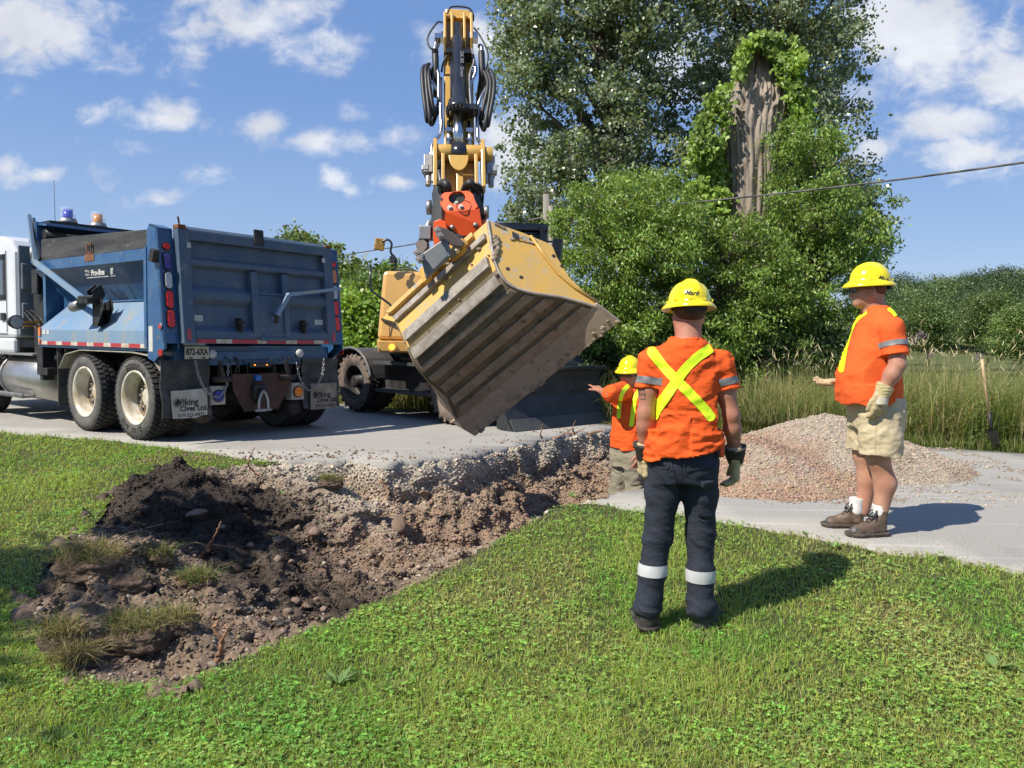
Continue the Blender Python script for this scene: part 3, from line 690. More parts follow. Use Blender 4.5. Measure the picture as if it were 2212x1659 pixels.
# --- tailgate
b = B(); gx0, gx1, gt, gb = .17, W2-.17, 2.70, 1.20
def gy_(z, d=0): return -.035+(z-1.2)/1.5*.13-d
def gbar(x0, x1, z0, z1, d0, d1, mat=None):      # slab on the sloping gate between two depths
    b.hexa([(x0, gy_(z0, d1), z0), (x1, gy_(z0, d1), z0), (x1, gy_(z0, d0), z0), (x0, gy_(z0, d0), z0), (x0, gy_(z1, d1), z1), (x1, gy_(z1, d1), z1), (x1, gy_(z1, d0), z1), (x0, gy_(z1, d0), z1)], mat)
def grib(x0, x1, z0, z1, d):                     # trapezoid rib
    k = (z1-z0)*.30
    P = [(z0, 0), (z0+k, d), (z1-k, d), (z1, 0)]
    b.prism([(x0, gy_(z, dd), z) for z, dd in P], (x1-x0, 0, 0))
gbar(gx0, gx1, gb, gt, -.03, 0)
gbar(gx0, gx0+.15, gb, gt, 0, .085); gbar(gx1-.15, gx1, gb, gt, 0, .085)
gbar(gx0+.15, gx1-.15, gt-.13, gt, 0, .085)
b.hexa([(gx0, gy_(gt, .085), gt), (gx1, gy_(gt, .085), gt), (gx1, gy_(gt, -.03), gt), (gx0, gy_(gt, -.03), gt), (gx0+.03, gy_(gt, .04), gt+.05), (gx1-.03, gy_(gt, .04), gt+.05), (gx1-.03, gy_(gt, -.03), gt+.05), (gx0+.03, gy_(gt, -.03), gt+.05)])
grib(gx0+.15, gx1-.15, 2.20, 2.36, .075); grib(gx0+.15, gx0+1.03, 1.72, 1.98, .075); grib(gx1-.80, gx1-.15, 1.72, 1.98, .075)
grib(gx0+.15, gx1-.15, 1.20, 1.44, .085)
cx0, cx1 = gx0+1.03, gx0+1.40
b_ = b; gbar(cx0-.10, cx0, 1.30, 2.22, 0, .10); gbar(cx1, cx1+.09, 1.30, 2.22, 0, .10)
gate = b.build('tailgate', Mgate, truck, bevel=.008)
b = B(); gbar(cx0, cx1, 1.27, 1.90, .05, .075); gbar(cx0-.02, cx1+.02, 1.25, 1.29, .03, .11); gbar(cx0, cx1, 1.90, 1.94, .02, .09); ch = b.build('coal_chute_door', Mgate, gate, bevel=.005)
b = B(); b.beam((cx0+.22, -.17, 1.64), (cx0+.37, -.20, 1.92), .03, .06, up=(1, 0, 0)); b.beam((cx0+.37, -.20, 1.92), (W2-.06, -.06, 2.08), .03, .05, up=(0, 0, 1)); b.cyl((cx0+.37, -.23, 1.92), (cx0+.37, -.16, 1.92), .03)
b.cyl((cx0+.22, -.2, 1.64), (cx0+.22, -.1, 1.64), .028); b.build('lever', Mblue_side, gate)
b = B(); b.beam((cx0+.22, -.16, 1.66), (cx0+.20, -.15, 1.50), .03, .04, up=(1, 0, 0)); b.build('lever_link', Mdark, gate)
b = B(); gbar(gx0+1.02, gx0+1.16, gt-.10, gt+.13, .075, .10); b.build('lifting_eye', Mblack, gate, bevel=.01)
for xx_ in (gx0+.72, gx0+1.68):
    b = B(); gbar(xx_, xx_+.035, 1.36, 1.56, .02, .14); b.cyl((xx_-.03, -.13, 1.5), (xx_+.07, -.13, 1.5), .02); b.build('hook', Mdark, gate, bevel=.01)
for xx_ in (gx0+.16, gx1-.30):
    b = B(); gbar(xx_, xx_+.14, 1.50, 1.58, .0, .003); b.build('sticker', Msticker, gate)
b = B()
for xx_ in (gx0+.02, gx1-.10): gbar(xx_+.02, xx_+.07, 1.25, 1.39, .086, .092)
b.build('reflector', Mredl, gate)
for xx_ in (gx0+.10, gx1-.18): 
    b = B(); gbar(xx_, xx_+.05, 2.46, 2.53, .085, .094); b.build('latch_plate', Msticker, gate)
xs_ = [gx0+.16]; cs_ = []
for wd, cc_ in ((.25, 0), (.21, 1), (.36, 0), (.13, 1), (.30, 0), (.17, 1), (.28, 0), (.16, 1), (.30, 0), (.08, 1)):
    xs_.append(min(xs_[-1]+wd, gx1-.155)); cs_.append(cc_)
tape(lambda x: [(x, gy_(1.205, .0895), 1.205), (x, gy_(1.262, .0895), 1.262)], xs_, cs_, gate)
b = B(); b.beam((.24, .1, 2.78), (.18, .02, 2.86), .02, .03); b.box2((.17, .0, 2.70), (.27, .12, 2.76)); b.build('top_hinge', Mrust, truck, bevel=.01)
b = B(); b.box2((W2-.28, .0, 2.70), (W2-.18, .10, 2.74)); b.build('top_hinge', Mrust, truck, bevel=.01)
# --- rear frame, hitch plate, lamps, flaps, chains
b = B(); b.box2((.16, .10, .93), (W2-.16, .20, 1.17)); b.box2((.60, .05, 1.0), (1.85, .09, 1.10)); b.build('rear_cross_member', Mblue, truck, bevel=.006)
b = B()
for X in (.85, 1.66): b.box2((X, .3, .72), (X+.09, 7.6, .98))
b.box2((.2, 1.0, .55), (W2-.2, 1.12, .66)); b.box2((.2, 2.45, .55), (W2-.2, 2.57, .66))
for y in (.5, 1.7, 3.0): b.box2((.4, y, .9), (W2-.4, y+.12, 1.12))
b.box2((.45, 1.3, .45), (W2-.45, 2.6, .8)); b.cyl((.5, .76, .52), (W2-.5, .76, .52), .10); b.cyl((.5, 2.12, .52), (W2-.5, 2.12, .52), .10); b.sphere((1.3, .76, .52), (.22, .25, .22)); b.box2((.7, 3.2, .5), (1.7, 7.4, .95))
b.box2((.35, .9, 1.02), (W2-.35, Lb, 1.10))
frame_ = b.build('chassis_frame', Mdark, truck, bevel=.008)
b = B(); b.prism([(.86, .0, .82), (1.74, .0, .82), (1.72, .0, .62), (1.54, .0, .34), (1.04, .0, .34), (.88, .0, .62)], (0, .02, 0)); hp = b.build('hitch_plate', Mrustd, truck, bevel=.004)
b = B(); b.box2((1.12, -.10, .50), (1.30, 0, .68)); b.box2((1.17, -.16, .44), (1.26, 0, .60)); b.sphere((1.22, -.14, .60), .045); b.build('pintle_hook', Mblack, hp, bevel=.01)
b = B(); b.tube(spline([(1.13, -.17, .36), (1.14, -.17, .50), (1.20, -.17, .60), (1.26, -.17, .50), (1.27, -.17, .36)], 5), .018, 8); b.cyl((1.08, -.17, .36), (1.32, -.17, .36), .018); b.build('shackle', Mgalv, hp)
b = B(); b.box2((1.17, -.06, .73), (1.25, 0, .80)); b.build('trailer_socket', mat('socket_blue', (.02, .14, .45), (.02, .1, .35), rough=.4), hp, bevel=.006)
for X in (.66, 1.62):
    b = B(); b.beam((X, -.05, .98), (X+.07, -.05, .74), .02, .05, up=(1, 0, 0)); b.cyl((X-.08, -.05, .76), (X+.16, -.05, .76), .035)
    b.build('hinge_pin', Mdark, truck)
for X in (.54, 1.86):
    b = B(); b.lathe((X, .05, .33), (0, 1, 0), [(0, 0), (0, .07), (.03, .11), (.2, .12), (.3, .09)], 20); b.build('air_chamber', Mdark, truck)
for X, m_ in ((.66, Mbluel), (1.84, Mamber)):
    b = B(); b.box2((X-.10, -.02, .45), (X+.10, .12, .68)); lb = b.build('rear_lamp', mat('lamp_box', (.40, .38, .33), (.28, .24, .2), rough=.7, scale=10), truck, bevel=.006)
    b = B(); b.cyl((X, -.019, .56), (X, -.03, .56), .078); b.build('lamp_ring', Mblack, lb)
    b = B(); b.cyl((X, -.029, .56), (X, -.045, .56), .064); b.build('lens', m_, lb, bevel=.004)
for X in (.62, 1.92):
    b = B(); b.lathe((X, .07, 1.075), (0, -1, 0), [(0, .05), (.02, .06), (.05, .052), (.055, 0)], 20); 
    for i in range(len(b.V)): pass
    b.build('work_light', Mclear, truck)
b = B(); b.box2((1.12, .0, .90), (1.44, .04, .96)); mk = b.build('marker_bar', Mblack, truck)
for X in (1.18, 1.36):
    b = B(); b.box2((X, -.006, .925), (X+.018, -.001, .935)); b.build('marker_lamp', Mlit, mk)
# plate
b = B(); b.box2((.235, -.012, 1.015), (.545, 0, 1.165)); pl_ = b.build('licence_plate', Mplate, truck, bevel=.004)
link('lettering', text_mesh('872-6XA', .092, TF @ basis((.39, -.014, 1.097), (1, 0, 0), (0, 0, 1)) @ Matrix.Diagonal((.82, 1.15, 1, 1)), .0015, bold=.0025), Mink, pl_)
b = B(); b.box2((.29, -.016, 1.022), (.33, -.012, 1.036)); b.box2((.46, -.016, 1.022), (.50, -.012, 1.036)); b.build('plate_bolts', Mink, pl_)
# mud flaps with the maker's panel
Mpanel = mat('flap_panel', (.50, .49, .44), (.40, .36, .28), rough=.7, scale=5, c3=(.10, .09, .075), scale3=9, con3=(.60, .64), detail=8)
Mpanel2 = mat('flap_panel_dirty', (.34, .29, .22), (.22, .18, .13), rough=.8, scale=5, c3=(.08, .065, .05), scale3=9, con3=(.60, .66))
for X, pm, sn in ((-.03, Mpanel, 1), (1.97, Mpanel2, -1)):
    b = B(); n = 8; V = []
    fl = MB(TF)
    for i in range(9):
        z = 1.0-i*.085; wv = .018*math.sin(i*1.3+X)+.05*(i/8)**2*(1)
        V.append((z, .06-wv))
    fl.prism([(X, y, z) for z, y in V]+[(X, y+.012, z) for z, y in V[::-1]], (.62, 0, 0)); fo = fl.build('mud_flap', Mflap, truck)
    for k in range(6):
        pass
    px0 = X+.09 if X < 1 else X+.09
    b = B(); yb = .06-.05-.03
    b.prism([(px0, -.012, .64), (px0+.46, -.012, .66), (px0+.46, -.012, .34), (px0+.3, -.012, .31), (px0+.02, -.012, .315)] if X < 1 else [(px0, -.012, .66), (px0+.45, -.012, .66), (px0+.45, -.012, .30), (px0, -.012, .30)], (0, .004, 0)); po = b.build('flap_panel', pm, fo, bevel=.002)
    mi = Mink
    link('lettering', text_mesh('Viking', .105, TF @ basis((px0+.21, -.0135, .50), (1, 0, 0), (0, 0, 1)), .001, bold=.003), mi, fo)
    link('lettering', text_mesh('Cives Ltd.', .088, TF @ basis((px0+.285, -.0135, .425), (1, 0, 0), (0, 0, 1)), .001, bold=.003), mi, fo)
    link('lettering', text_mesh('519-323-4433', .06, TF @ basis((px0+.25, -.0135, .345), (1, 0, 0), (0, 0, 1)), .001, bold=.001), mi, fo)
    b = B()
    for k in range(8):
        th = PI*k/8; b.beam((px0+.075-math.cos(th)*.055, -.014, .50-math.sin(th)*.055), (px0+.075+math.cos(th)*.055, -.014, .50+math.sin(th)*.055), .008, .003)
    b.build('emblem', mi, fo)
# chains
def chain(parent, pts, F=None, r=.022, wr=.006, mt=None):
    P = spline(pts, 24); d = [0]
    for a_, c_ in zip(P[:-1], P[1:]): d.append(d[-1]+(c_-a_).length)
    b = MB(F or TF); n = int(d[-1]/(r*1.75)); 
    for i in range(n):
        s = d[-1]*(i+.5)/n; k = max(j for j in range(len(d)) if d[j] <= s); k = min(k, len(P)-2)
        p = P[k].lerp(P[k+1], (s-d[k])/max(d[k+1]-d[k], 1e-6)); t = (P[k+1]-P[k]).normalized(); a_ = t.orthogonal().normalized(); c_ = t.cross(a_)
        if i % 2: a_, c_ = c_, a_
        ring = [p+t*math.cos(th)*r*1.15+a_*math.sin(th)*r*.62 for th in np.linspace(0, 2*PI, 9)]
        b.tube(ring, wr, 5, False)
    return b.build('chain', mt or Mdark, parent)
chain(truck, [(.36, -.02, 1.0), (.40, -.03, .80), (.50, -.04, .62), (.64, -.05, .55), (.76, -.04, .68), (.80, -.02, .95)], mt=Mgalv)
chain(truck, [(2.28, -.02, 1.0), (2.24, -.03, .78), (2.12, -.04, .62), (1.98, -.05, .58), (1.86, -.04, .74), (1.82, -.02, .95)], mt=Mgalv)
b = B()
for i in range(9):
    r_ = random.Random(i); x_ = .6+r_.random()*1.3
    b.tube(spline([(x_, .1, 1.05), (x_+.05, .0, .9+r_.random()*.1), (x_+.15*r_.random(), .05, .75)], 5), .008, 6)
b.build('hose', Mcable, truck)
# wheels
for y in (.76, 2.12):
    wheel(truck, TF, (.14, y, .52), (-1, 0, 0), letter=2.2 if y < 2 else None)
    wheel(truck, TF, (.48, y, .52), (-1, 0, 0), letter=None)
    wheel(truck, TF, (W2-.14, y, .52), (1, 0, 0), letter=None)
    wheel(truck, TF, (W2-.48, y, .52), (1, 0, 0), letter=None)
for X, ax in ((.16, -1), (W2-.16, 1)): wheel(truck, TF, (X, 5.75, .52), (ax, 0, 0), letter=None)
# wheel arch guards (cream fenders)
Mfend = mat('fender_cream', (.42, .40, .33), (.30, .27, .21), rough=.6, scale=5)
for X in (.0, W2-.62):
    b = B(); pr = [(.12, .88), (.35, 1.05), (.8, 1.085), (2.2, 1.085), (2.65, 1.02), (2.85, .82)]
    P = [(X, y, z) for y, z in pr]+[(X, y-.0, z-.012) for y, z in pr[::-1]]
    b.prism(P, (.62, 0, 0)); b.build('fender', Mfend, truck)
b = B(); b.box2((.0, 2.88, .28), (.55, 2.895, 1.0)); b.box2((W2-.55, 2.88, .28), (W2, 2.895, 1.0)); b.build('front_mud_flap', Mflap, truck)
# gear on the frame between the body and the tank
b = B()
b.box2((.02, 3.430, .62), (.18, 3.630, 1.10)); b.box2((.0, 3.230, .70), (.12, 3.580, .80)); b.cyl((.12, 3.080, .9), (.12, 3.080, 1.12), .05); b.cyl((.2, 2.880, .8), (.3, 2.480, 1.0), .04); b.box2((.2, 2.380, .7), (.5, 3.380, .9))
for k in range(7): b.tube(spline([(.15+.06*k, 3.780+.02*k, 1.15), (.1+.05*k, 3.930, 1.45+.05*k), (.2+.05*k, 4.95+.05*(k % 3), 1.9-.03*k)], 6), .016, 6)
b.build('frame_gear', Mblack, truck, bevel=.004)
b = B(); b.hexa([(.3, 2.230, .35), (.5, 2.230, .35), (.5, 2.630, .5), (.3, 2.630, .5), (.3, 2.180, .85), (.5, 2.180, .85), (.5, 2.780, .85), (.3, 2.780, .85)]); b.build('spring_hanger', Mrust, truck)
b = B(); b.lathe((.34, 3.500, .62), (0, 1, 0), [(0, 0), (.0, .30), (.03, .335), (1.55, .335), (1.58, .30), (1.58, 0)], 40)
tank = b.build('fuel_tank', Mtank, truck)
b = B()
for y in (4.95, 5.75): b.tube([(.34+math.cos(t)*.342, y, .62+math.sin(t)*.342) for t in np.linspace(0, 2*PI, 33)], .022, 6)
b.build('strap', Mgalv, tank)
b = B(); b.box2((.02, 3.780, .96), (.36, 5.280, .99)); b.box2((-.05, 3.980, .33), (.12, 5.380, .37)); b.box2((-.05, 3.980, .33), (-.03, 5.380, .40)); b.build('step', Mgalv, tank, bevel=.004)
# cab
b = B(); cy0, cy1 = 4.48, 6.45
P = [(0, cy0, 1.22), (0, cy0-.0, 2.52), (0, cy0+.15, 2.70), (0, cy0+.6, 2.80), (0, cy0+1.45, 2.74), (0, cy1+.1, 1.95), (0, cy1+.15, 1.22)]
n = len(P); V = []
for X, ins in ((.05, .0), (.02, .05), (W2-.02, .05), (W2-.05, .0)): pass
b.prism([(.06, y, z) for _, y, z in P], (W2-.12, 0, 0)); b.prism([(.06, cy1-.4, .9), (.06, cy1+1.7, .9), (.06, cy1+1.7, 1.55), (.06, cy1+.1, 1.95), (.06, cy1-.4, 1.95)], (W2-.12, 0, 0)); b.box2((.10, cy0+.25, 1.05), (W2-.1, cy1, 1.22)); b.box2((.06, cy0+.1, .98), (.16, cy0+.9, 1.22))
cab = b.build('cab', Mwhite, truck, bevel=.07)
b = B(); b.box2((.10, cy0-.045, 1.25), (W2-.10, cy0-.005, 2.62)); b.box2((.13, cy0-.075, 1.35), (.34, cy0-.04, 1.75)); b.box2((.13, cy0-.075, 1.95), (.30, cy0-.04, 2.35)); b.build('cab_back_panel', Mgrey, cab, bevel=.02)
b = B(); b.box2((.054, cy0+.42, 1.88), (.0575, cy1-.35, 2.42)); dw = b.build('side_window', Mglass, cab)
b = B()
for q0, q1 in (((.045, cy0+.34, 1.80), (.056, cy0+.42, 2.50)), ((.045, cy0+.34, 2.42), (.056, cy1-.35, 2.50)), ((.045, cy0+.34, 1.80), (.056, cy1-.35, 1.88)), ((.045, cy1-.35, 1.80), (.056, cy1-.28, 2.50))): b.box2(q0, q1)
b.build('window_seal', Mblack, cab)
b = B(); b.box2((.044, cy0+.30, 1.30), (.055, cy0+.308, 2.55)); b.box2((.044, cy0+.3, 1.28), (.055, cy1-.2, 1.288)); b.build('door_seam', Mgrey, cab)
b = B(); b.box2((.03, cy0+.36, 1.48), (.056, cy0+.52, 1.60)); b.build('door_handle', Mblack, cab, bevel=.008)
# spotlight on amber bracket, hydraulics behind the cab
b = B(); b.lathe((-.14, 3.900, 1.48), (.25, -1, 0), [(-.12, .03), (-.08, .085), (0, .115), (.012, .115), (.012, 0)], 26); lo = b.build('work_light', Mblack, truck)
b = B(); b.cyl((-.137, 3.888, 1.48), (-.135, 3.880, 1.48), .095, seg=26); b.build('lens', Mclear, lo)
b = B(); b.beam((-.12, 3.940, 1.47), (.9, 3.830, 1.55), .05, .035); b.beam((-.12, 3.940, 1.42), (.6, 3.830, 1.42), .05, .03); b.build('light_bracket', mat('bracket_orange', (.75, .30, .04), (.55, .2, .03), rough=.5), truck)
b = B(); b.box2((.2, 3.860, .95), (W2-.2, 4.180, 2.2)); b.box2((.10, 3.780, 1.95), (.25, 3.980, 2.35)); b.cyl((.5, 3.880, 1.2), (.5, 3.880, 2.6), .1)
for k in range(7): b.box2((.09, 3.740, 1.98+k*.05), (.12, 3.800, 2.0+k*.05))
for k in range(14): b.cyl((.17, 3.810, 1.25+k*.045), (.21, 3.780, 1.25+k*.045), .014, seg=6)
b.build('hydraulic_valves', Mblack, truck, bevel=.004)
for k in range(3):
    b = B(); b.tube(spline([(.22, 3.780, 1.75-.05*k), (.18, 3.700-.1*k, 1.68), (.16, 3.620-.06*k, 1.4), (.25, 3.680-.1*k, 1.15)], 7), .018, 7); b.build('hose', Mgalv if k else Mcable, truck)
# beacons and antenna on the cab protector
Mdome = lambda n, c: mat(n, c, tuple(x*.7 for x in c), rough=.12, coat=1.0, scale=30)
def beacon(x, y, z, c, nm):
    b = B(); b.lathe((x, y, z), (0, 0, 1), [(0, .0), (0, .13), (.03, .13), (.05, .118), (.07, .115)], 28); o_ = b.build('beacon', Mgalv, truck)
    b = B(); b.lathe((x, y, z+.07), (0, 0, 1), [(0, .10), (.02, .108), (.15, .098), (.17, .088), (.175, 0)], 28)
    m_, nt, pb = newmat('beacon_dome_'+nm); pb.inputs['Base Color'].default_value = (.85, .88, .92, 1); pb.inputs['Alpha'].default_value = .18; pb.inputs['Roughness'].default_value = .1
    b.build('dome', m_, o_)
    b = B(); b.lathe((x, y, z+.07), (0, 0, 1), [(0, .07), (.13, .07), (.135, 0)], 24); b.build('lens', Mdome('beacon_lens_'+nm, c), o_)
p1 = (.62, Lb+.62, 2.86); b = B(); b.box2((.3, Lb+.3, 2.84), (1.6, Lb+.6, 2.965)); b.build('beacon_shelf', Mblack, truck)
beacon(.62, Lb+.45, 2.97, (.05, .07, .6), 'blue'); beacon(1.06, Lb+.45, 2.96, (.9, .38, .03), 'amber')
b = B(); b.tube([(.50, Lb+.6, 2.85), (.49, Lb+.6, 3.62)], .004, 5); b.build('antenna', Mblack, truck)

# the body stands a little lower than first laid out: bring everything of the body above its floor down
def lower_body(o):
    for c in o.children:
        if c.name.split('.')[0] in ('cab', 'wheel', 'chassis_frame', 'antenna', 'head_board', 'tarp_roller', 'tarp_arm', 'beacon', 'beacon_shelf'): 
            continue
        if c.type == 'MESH':
            n = len(c.data.vertices); a_ = np.empty(n*3, np.float32); c.data.vertices.foreach_get('co', a_); a_ = a_.reshape(-1, 3)
            m_ = a_[:, 2] > 1.2; a_[m_, 2] = 1.2+(a_[m_, 2]-1.2)*.895; c.data.vertices.foreach_set('co', a_.ravel()); c.data.update()
        lower_body(c)
bpy.context.view_layer.update(); lower_body(truck)
# ------------------------------------------------------------------ wheeled excavator
CC = Vector((-.98, 13.4, 0)); fw = Vector((.707, -.707, 0))
EF = Matrix.Translation(CC) @ Matrix.Rotation(R(-135), 4, 'Z')       # local x: its right side (left in the picture), y: forwards
Myel = mat('machine_yellow', (.60, .36, .085), (.52, .31, .07), rough=.38, scale=2, c3=(.34, .22, .08), scale3=6, con3=(.62, .8), coat=.2)
Myel2 = mat('machine_yellow_pale', (.72, .42, .13), (.66, .38, .11), rough=.35, scale=2, coat=.3)
Mcharc = mat('machine_charcoal', (.045, .047, .050), (.07, .07, .068), rough=.55, scale=4, c3=(.15, .13, .11), scale3=8, con3=(.6, .8))
Mblk = mat('cylinder_black', (.014, .015, .017), (.024, .025, .028), rough=.28, scale=5, coat=.4)
Morange = mat('rotator_orange', (.86, .115, .022), (.80, .095, .018), rough=.42, scale=3, c3=(.35, .06, .02), scale3=30, con3=(.66, .74))
Mgreyp = mat('coupler_grey', (.15, .17, .18), (.19, .20, .20), rough=.45, scale=4, c3=(.30, .30, .28), scale3=11, con3=(.64, .76))
Mbrownp = mat('coupler_brown', (.07, .055, .052), (.10, .075, .065), rough=.6, scale=6)
Mgreyn = mat('cast_grey', (.30, .28, .26), (.20, .18, .17), rough=.6, scale=12)
Mnut = mat('zinc_nut', (.45, .45, .42), (.34, .34, .3), rough=.4, metal=.8)
Mbk_y = mat('bucket_yellow_worn', (.66, .40, .085), (.58, .38, .13), rough=.5, scale=3.2, c3=(.36, .32, .27), scale3=6.5, con3=(.56, .64), detail=8, bump=.003, bscale=25)
Mbk_rib = mat('bucket_rib_scraped', (.40, .36, .31), (.25, .21, .17), rough=.5, scale=9, c3=(.15, .13, .11), scale3=30, con3=(.55, .75), bump=.001)
Mbk_dark = mat('bucket_mud_and_shade', (.12, .093, .058), (.19, .15, .10), rough=.75, scale=4, c3=(.06, .05, .032), scale3=8, con3=(.52, .66), bump=.005, bscale=30)  # mud on steel, coloured darker to give the lower shell its shade
Mbk_low = mat('bucket_low_bars', (.30, .235, .175), (.22, .17, .125), rough=.7, scale=6, c3=(.07, .055, .035), scale3=12, con3=(.55, .68), bump=.003)
Mbk_mud = mat('bucket_mud', (.33, .28, .21), (.20, .15, .10), rough=.9, scale=10, bump=.006)
Mexrub = mat('excavator_tyre', (.030, .027, .024), (.06, .048, .04), rough=.9, scale=6, bump=.003)
Mexwall = mat('excavator_tyre_wall', (.20, .155, .125), (.13, .10, .085), rough=.95, scale=5, c3=(.05, .045, .04), scale3=5, con3=(.55, .7))
exc = thing('wheeled_excavator', 'yellow wheeled excavator with raised arm, red orange rotator and black front blade', 'excavator', frame=EF)
def E(): return MB(EF)
_mr = Mrubber, Mtyrewall
Mrubber, Mtyrewall = Mexrub, Mexwall
for sx in (1, -1):
    for y in (-1.3, 1.3):
        w_ = wheel(exc, EF, (sx*1.12, y, .535), (sx, 0, 0), r=.51, w=.26, rim_m=Mblack, letter=None, recess=.20, lugs=22, rimr=.29, tread='lug', hub_m=Mcharc, hubout=-.03)
        w_ = wheel(exc, EF, (sx*.80, y, .535), (sx, 0, 0), r=.51, w=.26, rim_m=Mcharc, letter=None, recess=.10, lugs=22, rimr=.27, tread='lug', hub_m=Mcharc)
Mrubber, Mtyrewall = _mr
b = E(); b.box2((-.45, -2.0, .55), (.45, 2.1, 1.02)); b.box2((-.62, -.9, .50), (.62, .9, .98)); b.cyl((-.7, -1.3, .53), (.7, -1.3, .53), .13); b.cyl((-.7, 1.3, .53), (.7, 1.3, .53), .13)
b.cyl((0, 0, .95), (0, 0, 1.14), .62, seg=36); b.build('chassis', Mblack, exc, bevel=.01)
# steps with a locker on both sides
for sx in (1, -1):
    b = E(); b.box2((sx*.55, -.55, .42), (sx*1.05, .62, .92)); lk = b.build('tool_box', Mblack, exc, bevel=.01)
    b = E(); b.box2((sx*1.04, -.66, .86), (sx*1.28, .75, .915)); b.build('upper_step', Mcharc, lk, bevel=.006)
    b = E(); b.box2((sx*1.04, -.62, .40), (sx*1.26, .80, .455)); b.build('lower_step', Mcharc, lk, bevel=.006)
    b = E(); b.prism([(sx*1.0, -.66, .9), (sx*1.0, -.5, .9), (sx*1.0, -.42, .42), (sx*1.0, -.60, .42)], (sx*.05, 0, 0)); b.build('step_hanger', Mcharc, lk)
    # mudguard over the rear wheels
    pr = []
    for k in range(13):
        th = R(178-k*14.2); pr.append((-1.3-math.cos(th)*.64*-1*-1, .53+math.sin(th)*.60))
    pts = [(sx*.66, y, max(z, .62)) for y, z in pr]
    inner = [(sx*.66, -1.3+(y+1.3)*.955, .53+(max(z, .62)-.53)*.955) for y, z in pr]
    b = E()
    for k in range(12):
        b.hexa([pts[k], pts[k+1], inner[k+1], inner[k]]+[Vector(p)+Vector((sx*.66, 0, 0)) for p in (pts[k], pts[k+1], inner[k+1], inner[k])])
    fd = b.build('mudguard', Mcharc, exc)
    b = E(); b.tube([Vector(p)+Vector((sx*.655, 0, .0)) for p in pts], .022, 6); b.build('mudguard_rim', mat('guard_grey', (.13, .135, .14), (.17, .17, .165), rough=.5), fd)
# blade
b = E(); yb = 2.45
pf = [(-.02, .92), (-.10, .86), (-.15, .70), (-.15, .50), (-.10, .30), (-.02, .14), (.07, .03)]
for k in range(6):
    (ya, za), (yc, zc_) = pf[k], pf[k+1]
    b.add([(-1.1, yb+ya, za-.03), (1.1, yb+ya, za-.03), (1.1, yb+yc, zc_-.03), (-1.1, yb+yc, zc_-.03)], [(0, 1, 2, 3)], smooth=True)
    b.add([(-1.1, yb+ya-.03, za-.03), (1.1, yb+ya-.03, za-.03), (1.1, yb+yc-.03, zc_-.03), (-1.1, yb+yc-.03, zc_-.03)], [(0, 1, 2, 3)], smooth=True)
b.cyl((-1.1, yb-.03, .885), (1.1, yb-.03, .885), .035)
for X in (-1.1, 1.09): b.prism([(X, yb+y-.002, z-.03) for y, z in pf]+[(X, yb-.26, .02), (X, yb-.26, .60)], (.012, 0, 0))
Mblade = mat('blade_black', (.018, .021, .026), (.034, .037, .042), rough=.5, scale=3, c3=(.14, .13, .12), scale3=9, con3=(.6, .72), bump=.004, bscale=20)
bl = b.build('dozer_blade', Mblade, exc)
b = E(); b.hexa([(-1.1, yb-.015, .155), (1.1, yb-.015, .155), (1.1, yb+.10, .0), (-1.1, yb+.10, .0), (-1.1, yb+.0, .17), (1.1, yb+.0, .17), (1.1, yb+.12, .012), (-1.1, yb+.12, .012)]); b.build('cutting_edge', Mcharc, bl)
b = E()
for X in (-.42, .42): b.beam((X, yb-.15, .45), (X, 1.7, .75), .10, .14); b.beam((X, yb-.15, .78), (X, 1.8, .98), .09, .09); b.cyl((X-.1, yb-.22, .80), (X+.1, yb-.22, .80), .05)
b.hexa([(-.75, 1.5, .9), (.75, 1.5, .9), (.75, 2.15, .9), (-.75, 2.15, .9), (-.75, 1.6, 1.3), (.75, 1.6, 1.3), (.62, 2.05, 1.18), (-.62, 2.05, 1.18)])
for X in (-.9, .9): b.hexa([(X-.2, .95, .98), (X+.2, .95, .98), (X+.2, 2.0, .92), (X-.2, 2.0, .92), (X-.2, .95, 1.22), (X+.2, .95, 1.22), (X+.2, 1.75, 1.18), (X-.2, 1.75, 1.18)])
b.build('blade_arms', Mblade, exc, bevel=.02)
# ---- upper structure, turned towards the camera
tf_ = Vector((.077, -.997, 0)).normalized()
UF = Matrix.Translation(CC) @ Matrix.Rotation(math.atan2(-tf_.x, tf_.y), 4, 'Z')
def U_(): return MB(UF)
b = U_(); b.box2((-1.27, -1.7, 1.14), (1.27, 1.0, 1.28)); b.hexa([(-1.27, -2.0, 1.2), (1.27, -2.0, 1.2), (1.27, -1.2, 1.2), (-1.27, -1.2, 1.2), (-1.27, -2.0, 2.1), (1.27, -2.0, 2.1), (1.27, -1.2, 2.2), (-1.27, -1.2, 2.2)])
b.box2((-1.25, -1.2, 1.28), (-.36, -.1, 2.1)); up_ = b.build('upper_body', Myel, exc, bevel=.03)
b = U_(); b.hexa([(.50, -1.25, 1.28), (1.26, -1.25, 1.28), (1.26, 1.05, 1.28), (.50, 1.05, 1.28), (.50, -1.25, 2.30), (1.20, -1.25, 2.30), (1.18, .92, 2.38), (.50, .92, 2.38)]); hd = b.build('hood', Myel2, exc, bevel=.06)
b = U_(); b.box2((.52, 1.052, 1.30), (.525, 1.06, 2.30)); b.box2((1.06, 1.045, 1.31), (1.07, 1.058, 1.6)); b.build('hood_seam', Mblack, hd)
b = U_(); b.hexa([(.50, .9, 1.06), (1.26, .9, 1.06), (1.22, 1.12, 1.09), (.50, 1.12, 1.09), (.50, .9, 1.26), (1.27, .9, 1.26), (1.24, 1.14, 1.26), (.50, 1.14, 1.26)]); fb = b.build('front_skirt', Myel2, exc, bevel=.015)
b = U_(); b.cyl((1.02, 1.14, 1.16), (1.02, 1.155, 1.16), .075); li = b.build('lamp_bezel', Myel, fb)
